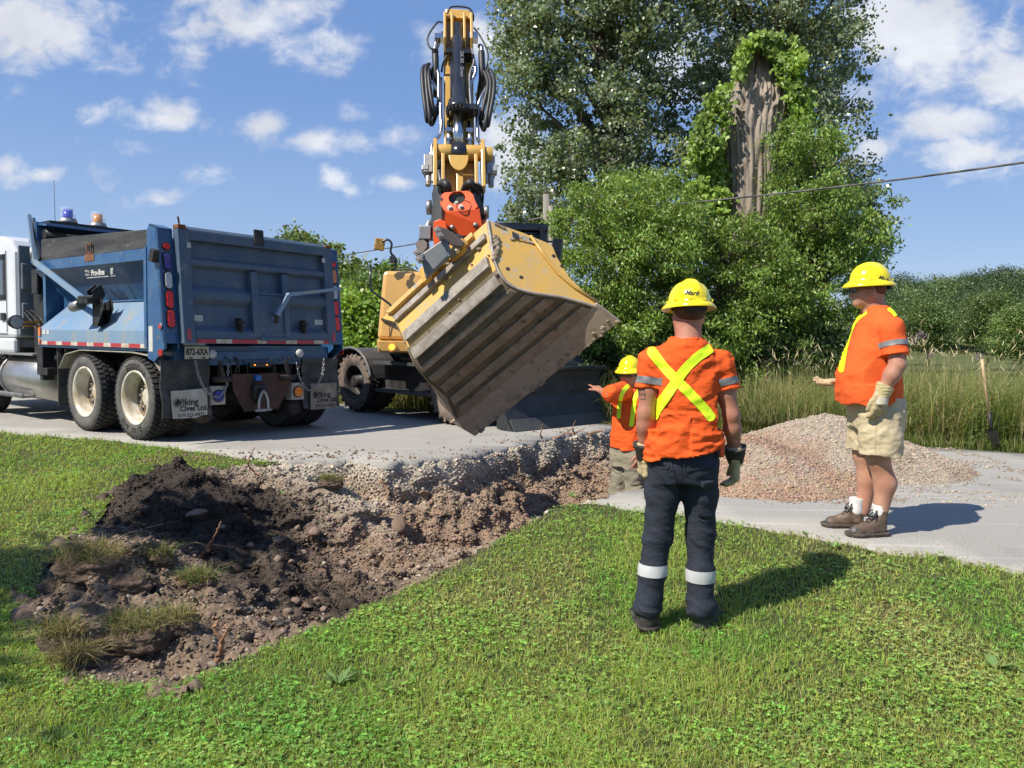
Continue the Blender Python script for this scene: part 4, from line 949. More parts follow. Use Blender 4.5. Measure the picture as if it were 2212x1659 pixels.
b = U_(); b.cyl((1.02, 1.15, 1.16), (1.02, 1.17, 1.16), .045); b.build('indicator', Mlit, fb)
b = U_(); b.tube(spline([(1.0, .4, 2.36), (1.0, .45, 2.44), (.75, .5, 2.44), (.62, .5, 2.38)], 6), .014, 7); b.box2((.40, .2, 1.9), (.52, .95, 2.22)); b.build('grab_rail', Mcharc, hd)
# cab
b = U_(); x0_, x1_ = -1.42, -.42
b.box2((x0_, -.4, 3.02), (x1_, 1.28, 3.14)); 
for X in (x0_, x1_-.07):
    for y in (-.4, 1.15): b.box2((X, y, 1.28), (X+.07, y+.09, 3.03))
b.box2((x0_, -.4, 1.28), (x1_, 1.25, 1.60)); b.box2((x0_+.02, 1.20, 2.72), (x1_-.02, 1.24, 3.02)); cb_ = b.build('cab', Mblk, exc, bevel=.02)
b = U_(); b.box2((x0_+.07, 1.19, 1.6), (x1_-.07, 1.20, 2.72)); b.box2((x1_-.03, -.3, 1.6), (x1_-.02, 1.15, 3.0)); b.box2((x0_+.02, -.3, 1.6), (x0_+.03, 1.15, 3.0)); b.box2((x0_+.1, -.36, 1.6), (x1_-.1, -.35, 3.0)); b.build('cab_glass', Mglass, cb_)
b = U_(); b.box2((-1.1, .2, 1.6), (-.65, .75, 2.0)); b.box2((-1.08, .1, 2.0), (-.68, .22, 2.7)); b.build('seat', Mblack, cb_, bevel=.03)
b = U_()
for k in range(3): b.tube([(x0_+.05, 1.29, 2.98-.05*k), (x1_-.05, 1.29, 2.98-.05*k)], .013, 6)
b.box2((x0_+.06, 1.26, 2.70), (x0_+.14, 1.34, 3.10)); b.tube(spline([(x0_+.1, 1.3, 3.0), (x0_+.16, 1.36, 2.85), (x0_+.2, 1.33, 2.7), (x0_+.3, 1.3, 2.6)], 6), .014, 6); b.build('wiper', Mcharc, cb_)
b = U_(); b.box2((-1.0, .3, 3.14), (-.86, .5, 3.17)); b.build('roof_beacon', Morange, cb_, bevel=.01)
b = U_(); b.tube([(-1.05, -.3, 3.1), (-1.05, -.3, 4.35)], .005, 5); b.build('antenna', Mblack, exc)
# mirrors and rails (placed where the arms stand out of the machine)
def pp(x, y, Y): return at(x, y, Y)
b = MB(); b.tube(spline([pp(1163, 536, 12.0), pp(1170, 524, 11.9), pp(1198, 522, 11.8), pp(1212, 528, 11.8), pp(1212, 545, 11.8)], 6), .014, 7); mo = b.build('mirror_arm', Mblk, exc)
b = MB(); b.box(pp(1203, 542, 11.78), (.16, .07, .36), Euler((0, R(4), R(-15)))); b.build('mirror', Mblk, mo, bevel=.025)
b = MB(); b.tube(spline([pp(853, 580, 12.2), pp(855, 560, 12.2), pp(844, 545, 12.2), pp(846, 527, 12.2), pp(838, 518, 12.2), pp(826, 522, 12.2)], 7), .018, 7); mo = b.build('mirror_arm', Mblk, exc)
b = MB(); b.box(pp(820, 528, 12.2), (.16, .05, .19), Euler((0, R(8), R(18)))); b.build('mirror', mat('mirror_back_amber', (.62, .33, .06), (.25, .16, .05), rough=.4, scale=14), mo, bevel=.02)
b = MB(); b.box(pp(848, 561, 12.2), (.09, .07, .11)); b.build('camera_box', Mblk, mo, bevel=.01)
b = MB(); b.tube([pp(800, 575, 11.9), pp(800, 620, 11.9), pp(804, 629, 11.9), pp(842, 657, 11.8), pp(847, 664, 11.8), pp(848, 690, 11.8)], .018, 8); b.build('hand_rail', Mblk, exc)
# ---- boom (behind the stick) and stick
A0 = UF @ Vector((.0, .55, 1.75)); A1 = Vector((-.93, 12.2, 4.4)); A2 = at(988, 48, 9.55)
b = MB()
def bx_beam(mb, p0, p1, w, h0, h1, side):
    p0, p1 = Vector(p0), Vector(p1); d = (p1-p0).normalized(); sd = Vector(side).normalized(); u = sd.cross(d)
    mb.hexa([p0-sd*w/2-u*h0/2, p0+sd*w/2-u*h0/2, p0+sd*w/2+u*h0/2, p0-sd*w/2+u*h0/2, p1-sd*w/2-u*h1/2, p1+sd*w/2-u*h1/2, p1+sd*w/2+u*h1/2, p1-sd*w/2+u*h1/2])
SD = Vector((.997, .077, 0))
bx_beam(b, A0, A1, .34, .42, .48, SD); bx_beam(b, A1, A2+(A2-A1).normalized()*.05, .30, .46, .30, SD)
bm_ = b.build('boom', Myel, exc, bevel=.02)
b = MB()
for s_ in (-.24, .24): b.cyl(UF @ Vector((s_, 1.0, 1.45)), A1+SD*s_*1.0+Vector((0, -.2, -.5)), .075); b.cyl(A1+SD*s_*1.0+Vector((0, -.2, -.5)), A1+SD*s_+Vector((0, 0, -.1)), .04)
b.build('boom_cylinder', Mblk, exc)
S0 = at(993, 418, 8.25); S1 = at(989, 30, 9.2)
sz = (S1-S0).normalized(); sx_ = SD-sz*SD.dot(sz); sx_.normalize(); sy_ = sz.cross(sx_)          # sy points away from the camera
if sy_.y < 0: sy_ = -sy_
LS = (S1-S0).length
def spt(x, d, z): return S0+sx_*x-sy_*d+sz*z      # x to picture right, d towards the camera, z along the stick
SM = Matrix((sx_, -sy_, sz)).transposed().to_4x4(); SM.translation = S0   # (x,d,z) frame, mirrored on purpose
def S_(): return MB(SM)
def zpx(y, x=990):   # height along the stick seen at this picture row
    best = min(np.linspace(-.3, LS+.3, 400), key=lambda t: abs(proj(spt(0, .1, t))[1]-y)); return float(best)
def proj(p):
    q = CAMR.to_3x3().inverted() @ (Vector(p)-CAMP); return CX+q.x/-q.z*FPX, CY-q.y/-q.z*FPX
b = S_(); z0_ = zpx(405)
b.hexa([(-.165, -.22, zpx(350)), (.165, -.22, zpx(350)), (.165, .03, zpx(350)), (-.165, .03, zpx(350)), (-.165, -.42, LS*.80), (.165, -.42, LS*.80), (.165, .03, LS*.80), (-.165, .03, LS*.80)])
b.hexa([(-.165, -.42, LS*.80), (.165, -.42, LS*.80), (.165, .03, LS*.80), (-.165, .03, LS*.80), (-.165, -.22, LS), (.165, -.22, LS), (.165, .03, LS), (-.165, .03, LS)])
b.hexa([(-.14, -.20, zpx(420)), (.14, -.20, zpx(420)), (.14, .0, zpx(420)), (-.14, .0, zpx(420)), (-.165, -.22, zpx(350)), (.165, -.22, zpx(350)), (.165, .025, zpx(350)), (-.165, .025, zpx(350))])
stick = b.build('stick', Myel, exc, bevel=.012)
b = S_()
for X in (-.165, -.085, .055, .135):
    b.prism([(X, -.1, zpx(118)), (X, .10, zpx(112)), (X, .20, zpx(95)), (X, .20, zpx(40)), (X, .10, zpx(26)), (X, -.1, zpx(28))], (.03, 0, 0))
b.box2((-.165, -.2, zpx(36)), (.165, .08, zpx(30)))
b.build('head_plates', Myel, stick, bevel=.008)
cx_ = -.01
b = S_(); b.lathe((cx_, .13, 0), (0, 0, 1), [(zpx(250), .0), (zpx(250), .095), (zpx(247), .135), (zpx(241), .138), (zpx(238), .12), (zpx(225), .108), (zpx(220), .088), (zpx(92), .088), (zpx(88), .07), (zpx(62), .07), (zpx(60), .0)], 32)
b.box2((cx_-.13, .06, zpx(128)), (cx_+.15, .20, zpx(120))); b.box2((cx_+.06, .06, zpx(248)), (cx_+.22, .2, zpx(236)))
bc = b.build('bucket_cylinder', Mblk, stick)
b = S_()
for k in range(18):
    th = 2*PI*k/18; b.cyl((cx_+math.cos(th)*.122, .13+math.sin(th)*.122, zpx(252)), (cx_+math.cos(th)*.122, .13+math.sin(th)*.122, zpx(247)), .012, seg=6)
b.build('gland_bolts', Mblack, bc)
b = S_(); b.cyl((cx_, .13, zpx(325)), (cx_, .13, zpx(248)), .055, seg=24); b.build('piston_rod', Mchrome, bc)
b = S_(); b.cyl((cx_-.075, .13, zpx(335)), (cx_+.075, .13, zpx(335)), .095, seg=28); b.box2((cx_-.07, .06, zpx(335)), (cx_+.07, .2, zpx(318))); b.build('rod_eye', Mblk, bc)
# link cross tube and plates
b = S_(); zc = zpx(334)
b.cyl((-.235, .13, zc), (-.085, .13, zc), .085, seg=26); b.cyl((.065, .13, zc), (.245, .13, zc), .085, seg=26)
for X, w_ in ((-.275, .04), (.225, .04)): b.prism([(X, -.05, zpx(345)), (X, .10, zpx(418)), (X, .24, zpx(418)), (X, .25, zpx(340)), (X, .20, zpx(312)), (X, .02, zpx(312))], (w_, 0, 0))
for X in (-.19, .155): b.prism([(X, .02, zpx(420)), (X, .19, zpx(420)), (X, .21, zpx(345)), (X, .06, zpx(345))], (.035, 0, 0))
b.prism([(-.115+.105*(1-math.cos(t)), .21, zpx(348)-.19*math.sin(t)) for t in np.linspace(0, PI, 13)], (0, -.02, 0))
b.box2((-.15, .02, zpx(420)), (.15, .05, zpx(345))); b.box2((-.035, .05, zpx(420)), (.035, .16, zpx(372))); b.cyl((.26, .13, zpx(338)), (.35, .13, zpx(338)), .085, seg=24)
lk = b.build('link', Myel, exc, bevel=.006)
b = S_()
for X in (-.115, .11): b.tube([(X, .06, zpx(258)), (X, .08, zpx(290)), (X, .08, zpx(322))], .022, 8); b.box((X, .09, zpx(282)), (.07, .05, .05)); b.box((X, .09, zpx(300)), (.06, .04, .03))
b.build('service_pipe', Mchrome, stick)
# side pipes, hoses
hs_ = S_(); pip = S_()
pip.tube(spline([(-.20, .06, zpx(165)), (-.20, .05, zpx(230)), (-.20, .05, zpx(280)), (-.29, .06, zpx(310)), (-.30, .06, zpx(360))], 7), .020, 8)
pip.tube(spline([(-.24, .06, zpx(88)), (-.245, .10, zpx(92)), (-.26, .10, zpx(104)), (-.26, .10, zpx(112))], 6), .028, 9)
pip.tube(spline([(-.35, .10, zpx(182)), (-.31, .10, zpx(150)), (-.27, .1, zpx(142)), (-.225, .08, zpx(158)), (-.22, .08, zpx(215))], 7), .020, 8)
pip.tube(spline([(-.36, .10, zpx(170)), (-.30, .10, zpx(178)), (-.23, .08, zpx(196))], 6), .018, 8)
pip.box((-.21, .12, zpx(87)), (.11, .09, .07))
b_ = pip.build('steel_pipe', Mchrome, stick)
pip = S_()
pip.tube(spline([(.20, .08, zpx(300)), (.20, .08, zpx(240)), (.23, .1, zpx(215)), (.33, .1, zpx(178)), (.36, .1, zpx(160))], 7), .020, 8)
pip.tube(spline([(.21, .08, zpx(225)), (.28, .10, zpx(200)), (.38, .10, zpx(190))], 6), .018, 8)
pip.tube(spline([(.16, .08, zpx(118)), (.19, .08, zpx(150)), (.13, .06, zpx(180)), (.14, .08, zpx(240))], 8), .020, 8)
pip.tube(spline([(.24, .08, zpx(95)), (.26, .10, zpx(100)), (.26, .10, zpx(112))], 6), .027, 9)
pip.tube(spline([(.2, .06, zpx(250)), (.2, .06, zpx(290)), (.255, .06, zpx(320)), (.27, .06, zpx(380))], 7), .020, 8)
pip.box((.17, .14, zpx(86)), (.10, .09, .09)); pip.build('steel_pipe', Mchrome, stick)
def hose(pts, r=.03, m=None, par=None, name='hose'):
    b = S_(); b.tube(spline(pts, 8), r, 9); return b.build(name, m or Mcable, par or stick)
hose([(-.26, .10, zpx(110)), (-.255, .09, zpx(140)), (-.25, .0, zpx(175)), (-.25, -.1, zpx(182))], .038)
hose([(.26, .10, zpx(110)), (.265, .05, zpx(150)), (.26, -.05, zpx(170))], .038)
for k, (xo, zt, zb) in enumerate(((-.33, 136, 264), (-.37, 140, 258), (-.30, 142, 244))):
    hose([(-.22, -.15, zpx(zt+30)), (xo+.03, .0, zpx(zt+6)), (xo, .06, zpx(zt)), (xo-.03, .12, zpx(zt+20)), (xo-.02, .14, zpx((zt+zb)/2)), (xo+.01, .12, zpx(zb-14)), (xo+.03, .05, zpx(zb)), (xo+.07, -.05, zpx(zb-30)), (-.22, -.1, zpx(zb-60))], .024)
for k, (xo, zt, zb) in enumerate(((.31, 150, 272), (.35, 148, 264), (.28, 152, 250))):
    hose([(.22, -.15, zpx(zt+30)), (xo-.03, .0, zpx(zt+6)), (xo, .06, zpx(zt-4)), (xo+.04, .12, zpx(zt+25)), (xo+.03, .14, zpx((zt+zb)/2)), (xo-.02, .12, zpx(zb-12)), (xo-.04, .05, zpx(zb)), (xo-.07, -.05, zpx(zb-30)), (.22, -.1, zpx(zb-60))], .024)
hose([(-.18, .1, zpx(50)), (-.24, .15, zpx(58)), (-.34, .16, zpx(90)), (-.32, .16, zpx(112)), (-.24, .14, zpx(112)), (-.18, .1, zpx(70))], .010)
hose([(.18, .12, zpx(62)), (.25, .15, zpx(85)), (.33, .14, zpx(120)), (.31, .1, zpx(146))], .010)
hose([(-.12, .1, zpx(30)), (-.09, .12, zpx(20)), (0, .12, zpx(17)), (.13, .12, zpx(20)), (.175, .1, zpx(32)), (.175, .1, zpx(44))], .010)
hose([(.145, .11, zpx(100)), (.17, .15, zpx(140)), (.12, .14, zpx(170)), (.13, .12, zpx(236))], .014, mat('hose_grey', (.15, .15, .15), (.2, .2, .2), rough=.4))
hose([(-.12, .16, zpx(128)), (-.17, .12, zpx(140)), (-.19, .05, zpx(150))], .012)
for sg, xx_ in ((-1, -.33), (1, .33)):
    b = S_(); b.box((xx_, .08, zpx(358)), (.09, .12, .22)); b.box((xx_+.03*sg, .1, zpx(368)), (.07, .1, .06)); b.cyl((xx_, .08, zpx(400)), (xx_, .08, zpx(345)), .03); b.cyl((xx_-.05*sg, .1, zpx(395)), (xx_-.05*sg, .1, zpx(330)), .022); b.build('valve_block', Mgalv, stick, bevel=.006)
link('lettering', text_mesh('OK RR   Green', .055, SM @ Matrix.Translation((.035, .226, zpx(155))) @ basis((0, 0, 0), (0, 0, -1), (1, 0, 0)) @ Matrix.Diagonal((1, 1, 1, 1)), .0005, shear=.25), Mgalv, exc)
# ---- rotator
def Rp(x, y, Y): return at(x, y, Y)
YR = 7.75
def plate(name, px, Y0, n, th, m, parent, bevel=.006, inset=None):
    """flat plate through at(px0,Y0) with normal n; outline given as it is seen"""
    n = Vector(n).normalized(); p0 = at(px[0][0], px[0][1], Y0); P = [onplane(x, y, p0, n) for x, y in px]
    mb = MB(); mb.prism(P, -n*th*(1 if n.dot(CAMP-p0) > 0 else -1)); return mb.build(name, m, parent, bevel)
# body of the rotator: upper sloping face and lower face
nU = Vector((-.05, -.86, .50)).normalized(); nL = Vector((-.05, -.97, -.22)).normalized()
pA = at(962, 458, YR)
up = [(950, 426), (959, 416), (1010, 412), (1021, 419), (1026, 434), (1035, 451), (962, 458), (951, 440)]
lo = [(962, 458), (1035, 451), (1041, 487), (1020, 509), (992, 509), (960, 482)]
U3 = [onplane(x, y, pA, nU) for x, y in up]; L3 = [onplane(x, y, pA, nL) for x, y in lo]
L3[0] = U3[6]; L3[1] = U3[5]
# hole in the upper plate: built as a ring of quads between outline and circle
hc = onplane(987, 427, pA, nU); e1 = (U3[5]-U3[6]).normalized(); e2 = nU.cross(e1).normalized()
b = MB(); n_ = 32; circ = [hc+e1*.085*math.cos(2*PI*k/n_)+e2*.085*math.sin(2*PI*k/n_) for k in range(n_)]
def raypoly(c, d, poly):
    best = None
    for i in range(len(poly)):
        a_, c_ = poly[i], poly[(i+1) % len(poly)]; ax_, ay_ = (a_-c).dot(e1), (a_-c).dot(e2); bx_, by_ = (c_-c).dot(e1), (c_-c).dot(e2)
        dx_, dy_ = d.dot(e1), d.dot(e2); den = dx_*(by_-ay_)-dy_*(bx_-ax_)
        if abs(den) < 1e-9: continue
        t = (ax_*(by_-ay_)-ay_*(bx_-ax_))/den; s_ = (ax_*dy_-ay_*dx_)/den
        if t > 0 and -1e-6 <= s_ <= 1+1e-6 and (best is None or t < best): best = t
    return c+d*(best or .1)
outr = [raypoly(hc, (p-hc).normalized(), U3) for p in circ]
for off in (Vector((0, 0, 0)), nU*-.03):
    b.add([p+off for p in circ+outr], [(k, (k+1) % n_, n_+(k+1) % n_, n_+k) for k in range(n_)])
b.add([p for p in circ]+[p-nU*.03 for p in circ], [(k, (k+1) % n_, n_+(k+1) % n_, n_+k) for k in range(n_)])
b.add([p for p in U3]+[p-nU*.03 for p in U3], [(k, (k+1) % 8, 8+(k+1) % 8, 8+k) for k in range(8)])
b.prism(L3, -nL*.03)
bk = Vector((0, .30, .0))
b.add([U3[6], L3[5], L3[5]+bk, U3[6]+bk, U3[7], U3[7]+bk], [(0, 1, 2, 3), (4, 0, 3, 5)]); b.add([U3[5], L3[2], L3[2]+bk, U3[5]+bk, U3[4], U3[4]+bk], [(0, 1, 2, 3), (4, 0, 3, 5)])
rot = b.build('rotator', Morange, exc)
b = MB()
for x, y, n_r, m_ in ((972, 452, nU, 0), (996, 450, nU, 0), (985, 434, nU, 1)):
    p = onplane(x, y-2, pA, nU)
    if m_: p = p-nU*.06
    b.cyl(p, p+nU*.010, .026, seg=20); b.cyl(p, p+nU*.03, .018, seg=6)
for x, y in ((977, 491), (1027, 486)): p = onplane(x, y, pA, nL); b.sphere(p+nL*.002, .026)
b.build('bolts', Mnut, rot)
b = MB(); p = onplane(1002, 446, pA, nU); b.tube([p+(e1*math.cos(t)*.072+e2*math.sin(t)*.072)+nU*.001 for t in np.linspace(.4, 2*PI+.1, 30)], .005, 5); b.build('marker_ring', Mink, rot)
b = MB(); lug = [(937, 478), (950, 473), (962, 480), (968, 500), (952, 520), (937, 532), (935, 500)]
plate('rotator_lug', lug, YR+.02, (-.15, -.97, -.05), .25, Morange, rot)
plate('rotator_lug', [(1035, 477), (1050, 474), (1050, 490), (1038, 500), (1030, 495)], YR+.12, (.2, -.95, -.1), .25, Morange, rot)
b = MB(); b.cyl(at(985, 495, YR+.28), at(985, 548, YR+.12), .17, seg=32); b.box(at(990, 465, YR+.30), (.34, .3, .38)); b.build('tilt_gear', Mcharc, rot)
# side brackets of the quick hitch (dark)
plate('hitch_side_plate', [(931, 470), (934, 437), (932, 418), (938, 400), (944, 402), (945, 418), (953, 428), (953, 500), (946, 520), (929, 518), (928, 480)], YR+.18, (-.75, -.6, .1), .05, Mcharc, exc)
plate('hitch_side_plate', [(1025, 434), (1022, 420), (1030, 412), (1034, 400), (1040, 402), (1041, 430), (1042, 446), (1051, 449), (1053, 474), (1045, 476), (1036, 470), (1032, 445)], YR+.16, (.6, -.75, .1), .06, Mcharc, exc)
b = MB(); b.cyl(at(922, 448, YR+.25), at(932, 448, YR+.25), .075, seg=20); b.build('hitch_pin', Mnut, exc); b = MB(); b.cyl(at(1046, 458, YR+.2), at(1056, 458, YR+.2), .065, seg=20); b.build('hitch_pin', Mnut, exc)
for a_ in ([(953, 418, 8.1), (951, 402, 8.05), (958, 395, 7.95), (966, 402, 7.9), (967, 418, 8.0)], [(1003, 414, 8.05), (1008, 402, 7.95), (1016, 396, 7.9), (1022, 404, 7.95), (1028, 415, 8.05)], [(1024, 400, 7.95), (1032, 410, 7.95), (1026, 418, 8.0)]):
    b = MB(); b.tube(spline([at(*p) for p in a_], 7), .042, 10); b.build('hose_sleeve', Mcable, exc)
b = MB(); b.tube(spline([at(1018, 400, 7.95), at(1030, 397, 7.9), at(1039, 404, 7.9), at(1043, 420, 7.95), at(1041, 450, 8.0)], 8), .013, 7); b.build('hose', Mcable, exc)
b = MB(); b.tube([at(928, 478, 7.95), at(921, 496, 7.9), at(918, 520, 7.9)], .03, 9); b.box(at(919, 503, 7.9), (.12, .09, .14)); b.box(at(933, 507, 8.0), (.14, .1, .1)); hz_ = b.build('tilt_fitting', Mgalv, exc, bevel=.01)
b = MB(); b.tube(spline([at(915, 512, 7.9), at(908, 528, 7.9), at(912, 545, 7.9), at(919, 525, 7.9), at(918, 512, 7.9)], 6), .035, 8); b.build('hose', Mcable, exc)
# ---- ditching bucket
Nw = Vector((.66, -.31, .68)).normalized()
Lpx = [(831, 690), (853, 716), (880, 750), (912, 792), (944, 838), (972, 893), (997, 926)]
Rpx = [(1053, 477), (1059, 512), (1069, 568), (1094, 610), (1142, 632), (1222, 645), (1300, 668)]
Nw = Vector((.72, -.32, .62)).normalized()          # across the bucket, left to right
q0_, q1_, q2_ = at(1053, 477, 7.60), at(1094, 610, 7.30), at(1300, 668, 7.48)
Ns = (q1_-q0_).cross(q2_-q0_).normalized()           # outward normal of the right side plate
if Ns.dot(Nw) < 0: Ns = -Ns
pR = q1_; R3 = [onplane(x, y, pR, Ns) for x, y in Rpx]
def wid_to(p, x, y):
    best = min(np.linspace(.6, 2.4, 361), key=lambda w: (proj(p-Nw*w)[0]-x)**2+(proj(p-Nw*w)[1]-y)**2); return float(best)
BW = [wid_to(p, x, y) for p, (x, y) in zip(R3, Lpx)]; pf_ = np.polyfit(range(7), BW, 2); BW = [float(np.polyval(pf_, i)) for i in range(7)]
L3b = [p-Nw*w for p, w in zip(R3, BW)]; print('bucket widths', [round(w, 2) for w in BW], 'side normal', Ns)
n = 6
RS = spline(R3, n); LSp = spline(L3b, n); NS = len(RS)
def bpt(t, w):   # t in profile stations 0..6, w 0 = left .. 1 = right
    f = t*n; i = min(int(f), NS-2); a = f-i; return LSp[i].lerp(LSp[i+1], a).lerp(RS[i].lerp(RS[i+1], a), w)
def bnrm(t):
    e = .02; d = bpt(min(t+e, 5.999), .5)-bpt(max(t-e, 0), .5); w = bpt(t, 1)-bpt(t, 0); q_ = w.cross(d).normalized()
    return q_ if q_.dot(CAMP-bpt(t, .5)) > 0 else -q_
b = MB(); ts = np.linspace(0, 6, 49); V = []; F = []
for t in ts: V += [bpt(t, 0), bpt(t, 1)]
for k in range(48): F.append((2*k, 2*k+2, 2*k+3, 2*k+1))
b.add(V, F, smooth=True); b.M = [0 if ts[k] < 2.2 else 1 for k in range(48)]
b.fr = Matrix.Identity(4); V2 = [bpt(t, w)-bnrm(t)*.02 for t in ts for w in (0, 1)]
b.add(V2, F, smooth=True, mat=1)
bucket = b.build('bucket', [Mbk_y, Mbk_dark], exc, fixn=False)
def rib(t0, t1, w0, w1, h, m, name='wear_bar', tap=.02):
    mb = MB(); k = 5; T = np.linspace(t0, t1, k); V = []
    for t in T:
        nn = bnrm(t); V += [bpt(t, w0)+nn*.001, bpt(t, w1)+nn*.001, bpt(t, w0)+nn*h, bpt(t, w1)+nn*h]
    F = []
    for i in range(k-1):
        a = 4*i; c = a+4
        F += [(a+2, a+3, c+3, c+2), (a, c, c+2, a+2), (a+1, a+3, c+3, c+1)]
    F += [(0, 2, 3, 1), (4*(k-1), 4*(k-1)+1, 4*(k-1)+3, 4*(k-1)+2)]
    mb.add(V, F); return mb.build(name, m, bucket, bevel=.004)
rib(.02, .34, .07, .88, .045, Mbk_y, 'top_bar'); rib(.72, 1.02, .03, .97, .045, Mbk_rib); rib(1.68, 2.06, .04, .96, .055, Mbk_rib); rib(2.52, 2.95, .05, .97, .06, Mbk_rib)
for t in (3.35, 3.95, 4.5, 5.05, 5.5): rib(t, t+.3, .03, .98, .022, Mbk_low)
# side plates
Dpx = [(1340, 693), (1300, 660), (1261, 630), (1228, 597), (1212, 570), (1203, 556), (1194, 533), (1181, 524), (1130, 503), (1070, 482), (1058, 477)]
SPR = R3+[onplane(x, y, pR, Ns) for x, y in Dpx[1:]]
SPL = L3b+[p-Nw*float(np.interp(i, [0, 9], [BW[6], BW[0]])) for i, p in enumerate([onplane(x, y, pR, Ns) for x, y in Dpx[1:]])]
def fan(name, P, nrm, th, m):
    n_ = len(P); P2 = [(p.dot(e_a), p.dot(e_b)) for p in P]
    r_ = delaunay_2d_cdt([Vector(p) for p in P2], [(i, (i+1) % n_) for i in range(n_)], [], 1, 1e-5)
    V = [P[min(range(n_), key=lambda j: (P2[j][0]-v.x)**2+(P2[j][1]-v.y)**2)] for v in r_[0]]; m_ = len(V); fs_ = [f for f in r_[2]]
    mb = MB(); mb.add(V+[v-nrm*th for v in V], [list(f) for f in r_[2]]+[[m_+i for i in f][::-1] for f in r_[2]] if m_ != n_ else [list(f) for f in r_[2]]+[[m_+i for i in f][::-1] for f in r_[2]]+[(i, (i+1) % n_, m_+(i+1) % n_, m_+i) for i in range(n_)])
    return mb.build(name, m, bucket)
e_a = Ns.orthogonal().normalized(); e_b = Ns.cross(e_a)
Mside = mat('bucket_side_yellow', (.60, .36, .075), (.52, .34, .11), rough=.45, scale=3.2, c3=(.42, .36, .28), scale3=7.5, con3=(.54, .66), detail=9, bump=.002, bscale=30)
sp_r = fan('side_plate', SPR, Ns, .03, Mside); sp_l = fan('side_plate', SPL, Ns, -.03, Mbk_mud)
def onside(x, y, off=.004): return onplane(x, y, pR, Ns)+Ns*off
# flange along the mouth, raised seam, rim along the shell
b = MB(); sea = [onside(x, y, .012) for x, y in ((1145, 511), (1175, 553), (1205, 592), (1240, 622), (1292, 655))]; b.tube(sea, .016, 6); b.build('weld_seam', Myel, bucket)
b = MB(); b.tube(spline([r_+Ns*.005 for r_ in R3], 5), .016, 6); b.build('edge_bead', Mbk_rib, bucket)
b = MB()
ee = (onside(1150, 520)-onside(1120, 512)).normalized(); uu = Ns.cross(ee).normalized()
if uu.z < 0: uu = -uu
b.prism([onside(1104, 503, .0), onside(1124, 510, .0), onside(1146, 521, 0), onside(1143, 526, 0), onside(1120, 520, 0), onside(1110, 518, 0)], Ns*.012); eb = b.build('emblem_plate', Myel, bucket, bevel=.003)
b = MB()
for k in range(4): b.beam(onside(1107+k*3.1, 503+k*1.8, .014), onside(1108.5+k*3.1, 515+k*1.4, .014), .018, .014, up=Ns)
b.build('emblem', Mink, eb)
link('lettering', text_mesh('JMC', .125, basis(onside(1131, 517, .013), ee, uu) @ Matrix.Diagonal((1.15, .75, 1, 1)), .004, bold=.004), Mbk_rib, eb)
b = MB()
for x, y in ((1097, 581), (1126, 599), (1196, 553), (1214, 575)):
    p = onside(x, y, .0); b.cyl(p, p+Ns*.003, .020, seg=16)
b.build('bolt_holes', Mink, bucket)
# lip
l0, l1 = bpt(6, 0), bpt(6, 1); q1 = onplane(1339, 693, pR, Ns); q0 = q1-Nw*wid_to(q1, 1030, 946)
th_ = bnrm(5.9)*.03; i0 = l0-Nw*.10; i1 = l1+Nw*.06
b = MB(); dn_ = (q0-l0)*.12
b.hexa([bpt(5.75, 0)-Nw*.05+th_*.3, bpt(5.75, 1)+Nw*.05+th_*.3, q1+th_*.3, q0+th_*.3, bpt(5.75, 0)-Nw*.05-th_, bpt(5.75, 1)+Nw*.05-th_, q1-th_, q0-th_])
b.build('cutting_edge', mat('lip_steel', (.30, .235, .175), (.36, .29, .22), rough=.6, scale=5, c3=(.14, .10, .07), scale3=14, con3=(.56, .68), bump=.003), bucket, bevel=.004)
b = MB(); rb_ = random.Random(4)
for k in range(60):
    w = rb_.random(); p = q0.lerp(q1, w)+th_*.4+(bpt(5.75, w)-q0.lerp(q1, w))*rb_.random()**2*.3; s_ = rb_.uniform(.006, .02); b.sphere(p, (s_*1.4, s_, s_), 6, 4)
for k in range(26):
    t = rb_.uniform(.1, 3.2); w = rb_.random(); p = bpt(t, w)+bnrm(t)*.012; s_ = rb_.uniform(.008, .022); b.sphere(p, (s_*1.5, s_, s_), 6, 4)
for k in range(14): p = onside(1066+rb_.uniform(0, 10), 515+k*3.6, .01); b.sphere(p, (.03, .02, rb_.uniform(.02, .035)), 7, 5)
for k in range(6): p = onside(1072+k*3, 486+k*1.5, .01); b.sphere(p, (.025, .012, .015), 7, 5)
o = b.build('mud_clods', Mbk_mud, bucket); o['kind'] = 'stuff'
# ears, coupler
for pts_, yy_ in (([(968, 560), (962, 520), (975, 517), (985, 530), (990, 524), (1003, 535), (992, 548), (975, 562)], 7.62), ([(905, 590), (905, 580), (912, 575), (921, 584), (926, 598), (914, 612)], 7.75)):
    plate('bucket_ear', pts_, yy_, (-.6, -.7, .25), .06, Myel, bucket, .01)
b = MB(); p = at(993, 533, 7.55); b.cyl(p, p+Vector((.05, -.03, .05)), .042, seg=20); b.build('bucket_pin', Myel, bucket)
b = MB(); b.cyl(at(985, 541, 7.52), at(989, 543, 7.50), .025, seg=8); b.build('pin_bolt', Mnut, bucket)
plate('coupler_arm', [(938, 496), (948, 489), (966, 494), (984, 508), (1004, 524), (998, 534), (975, 530), (960, 522), (952, 512), (942, 507)], 7.50, (-.08, -.97, .0), .05, Mbrownp, exc, .008)
plate('coupler_box', [(910, 548), (957, 516), (969, 554), (921, 600)], 7.46, (-.12, -.96, .02), .10, Mgreyp, exc, .015)
plate('coupler_rib', [(956, 517), (963, 514), (974, 552), (968, 556)], 7.44, (-.12, -.96, .02), .10, Mgreyp, exc, .008)
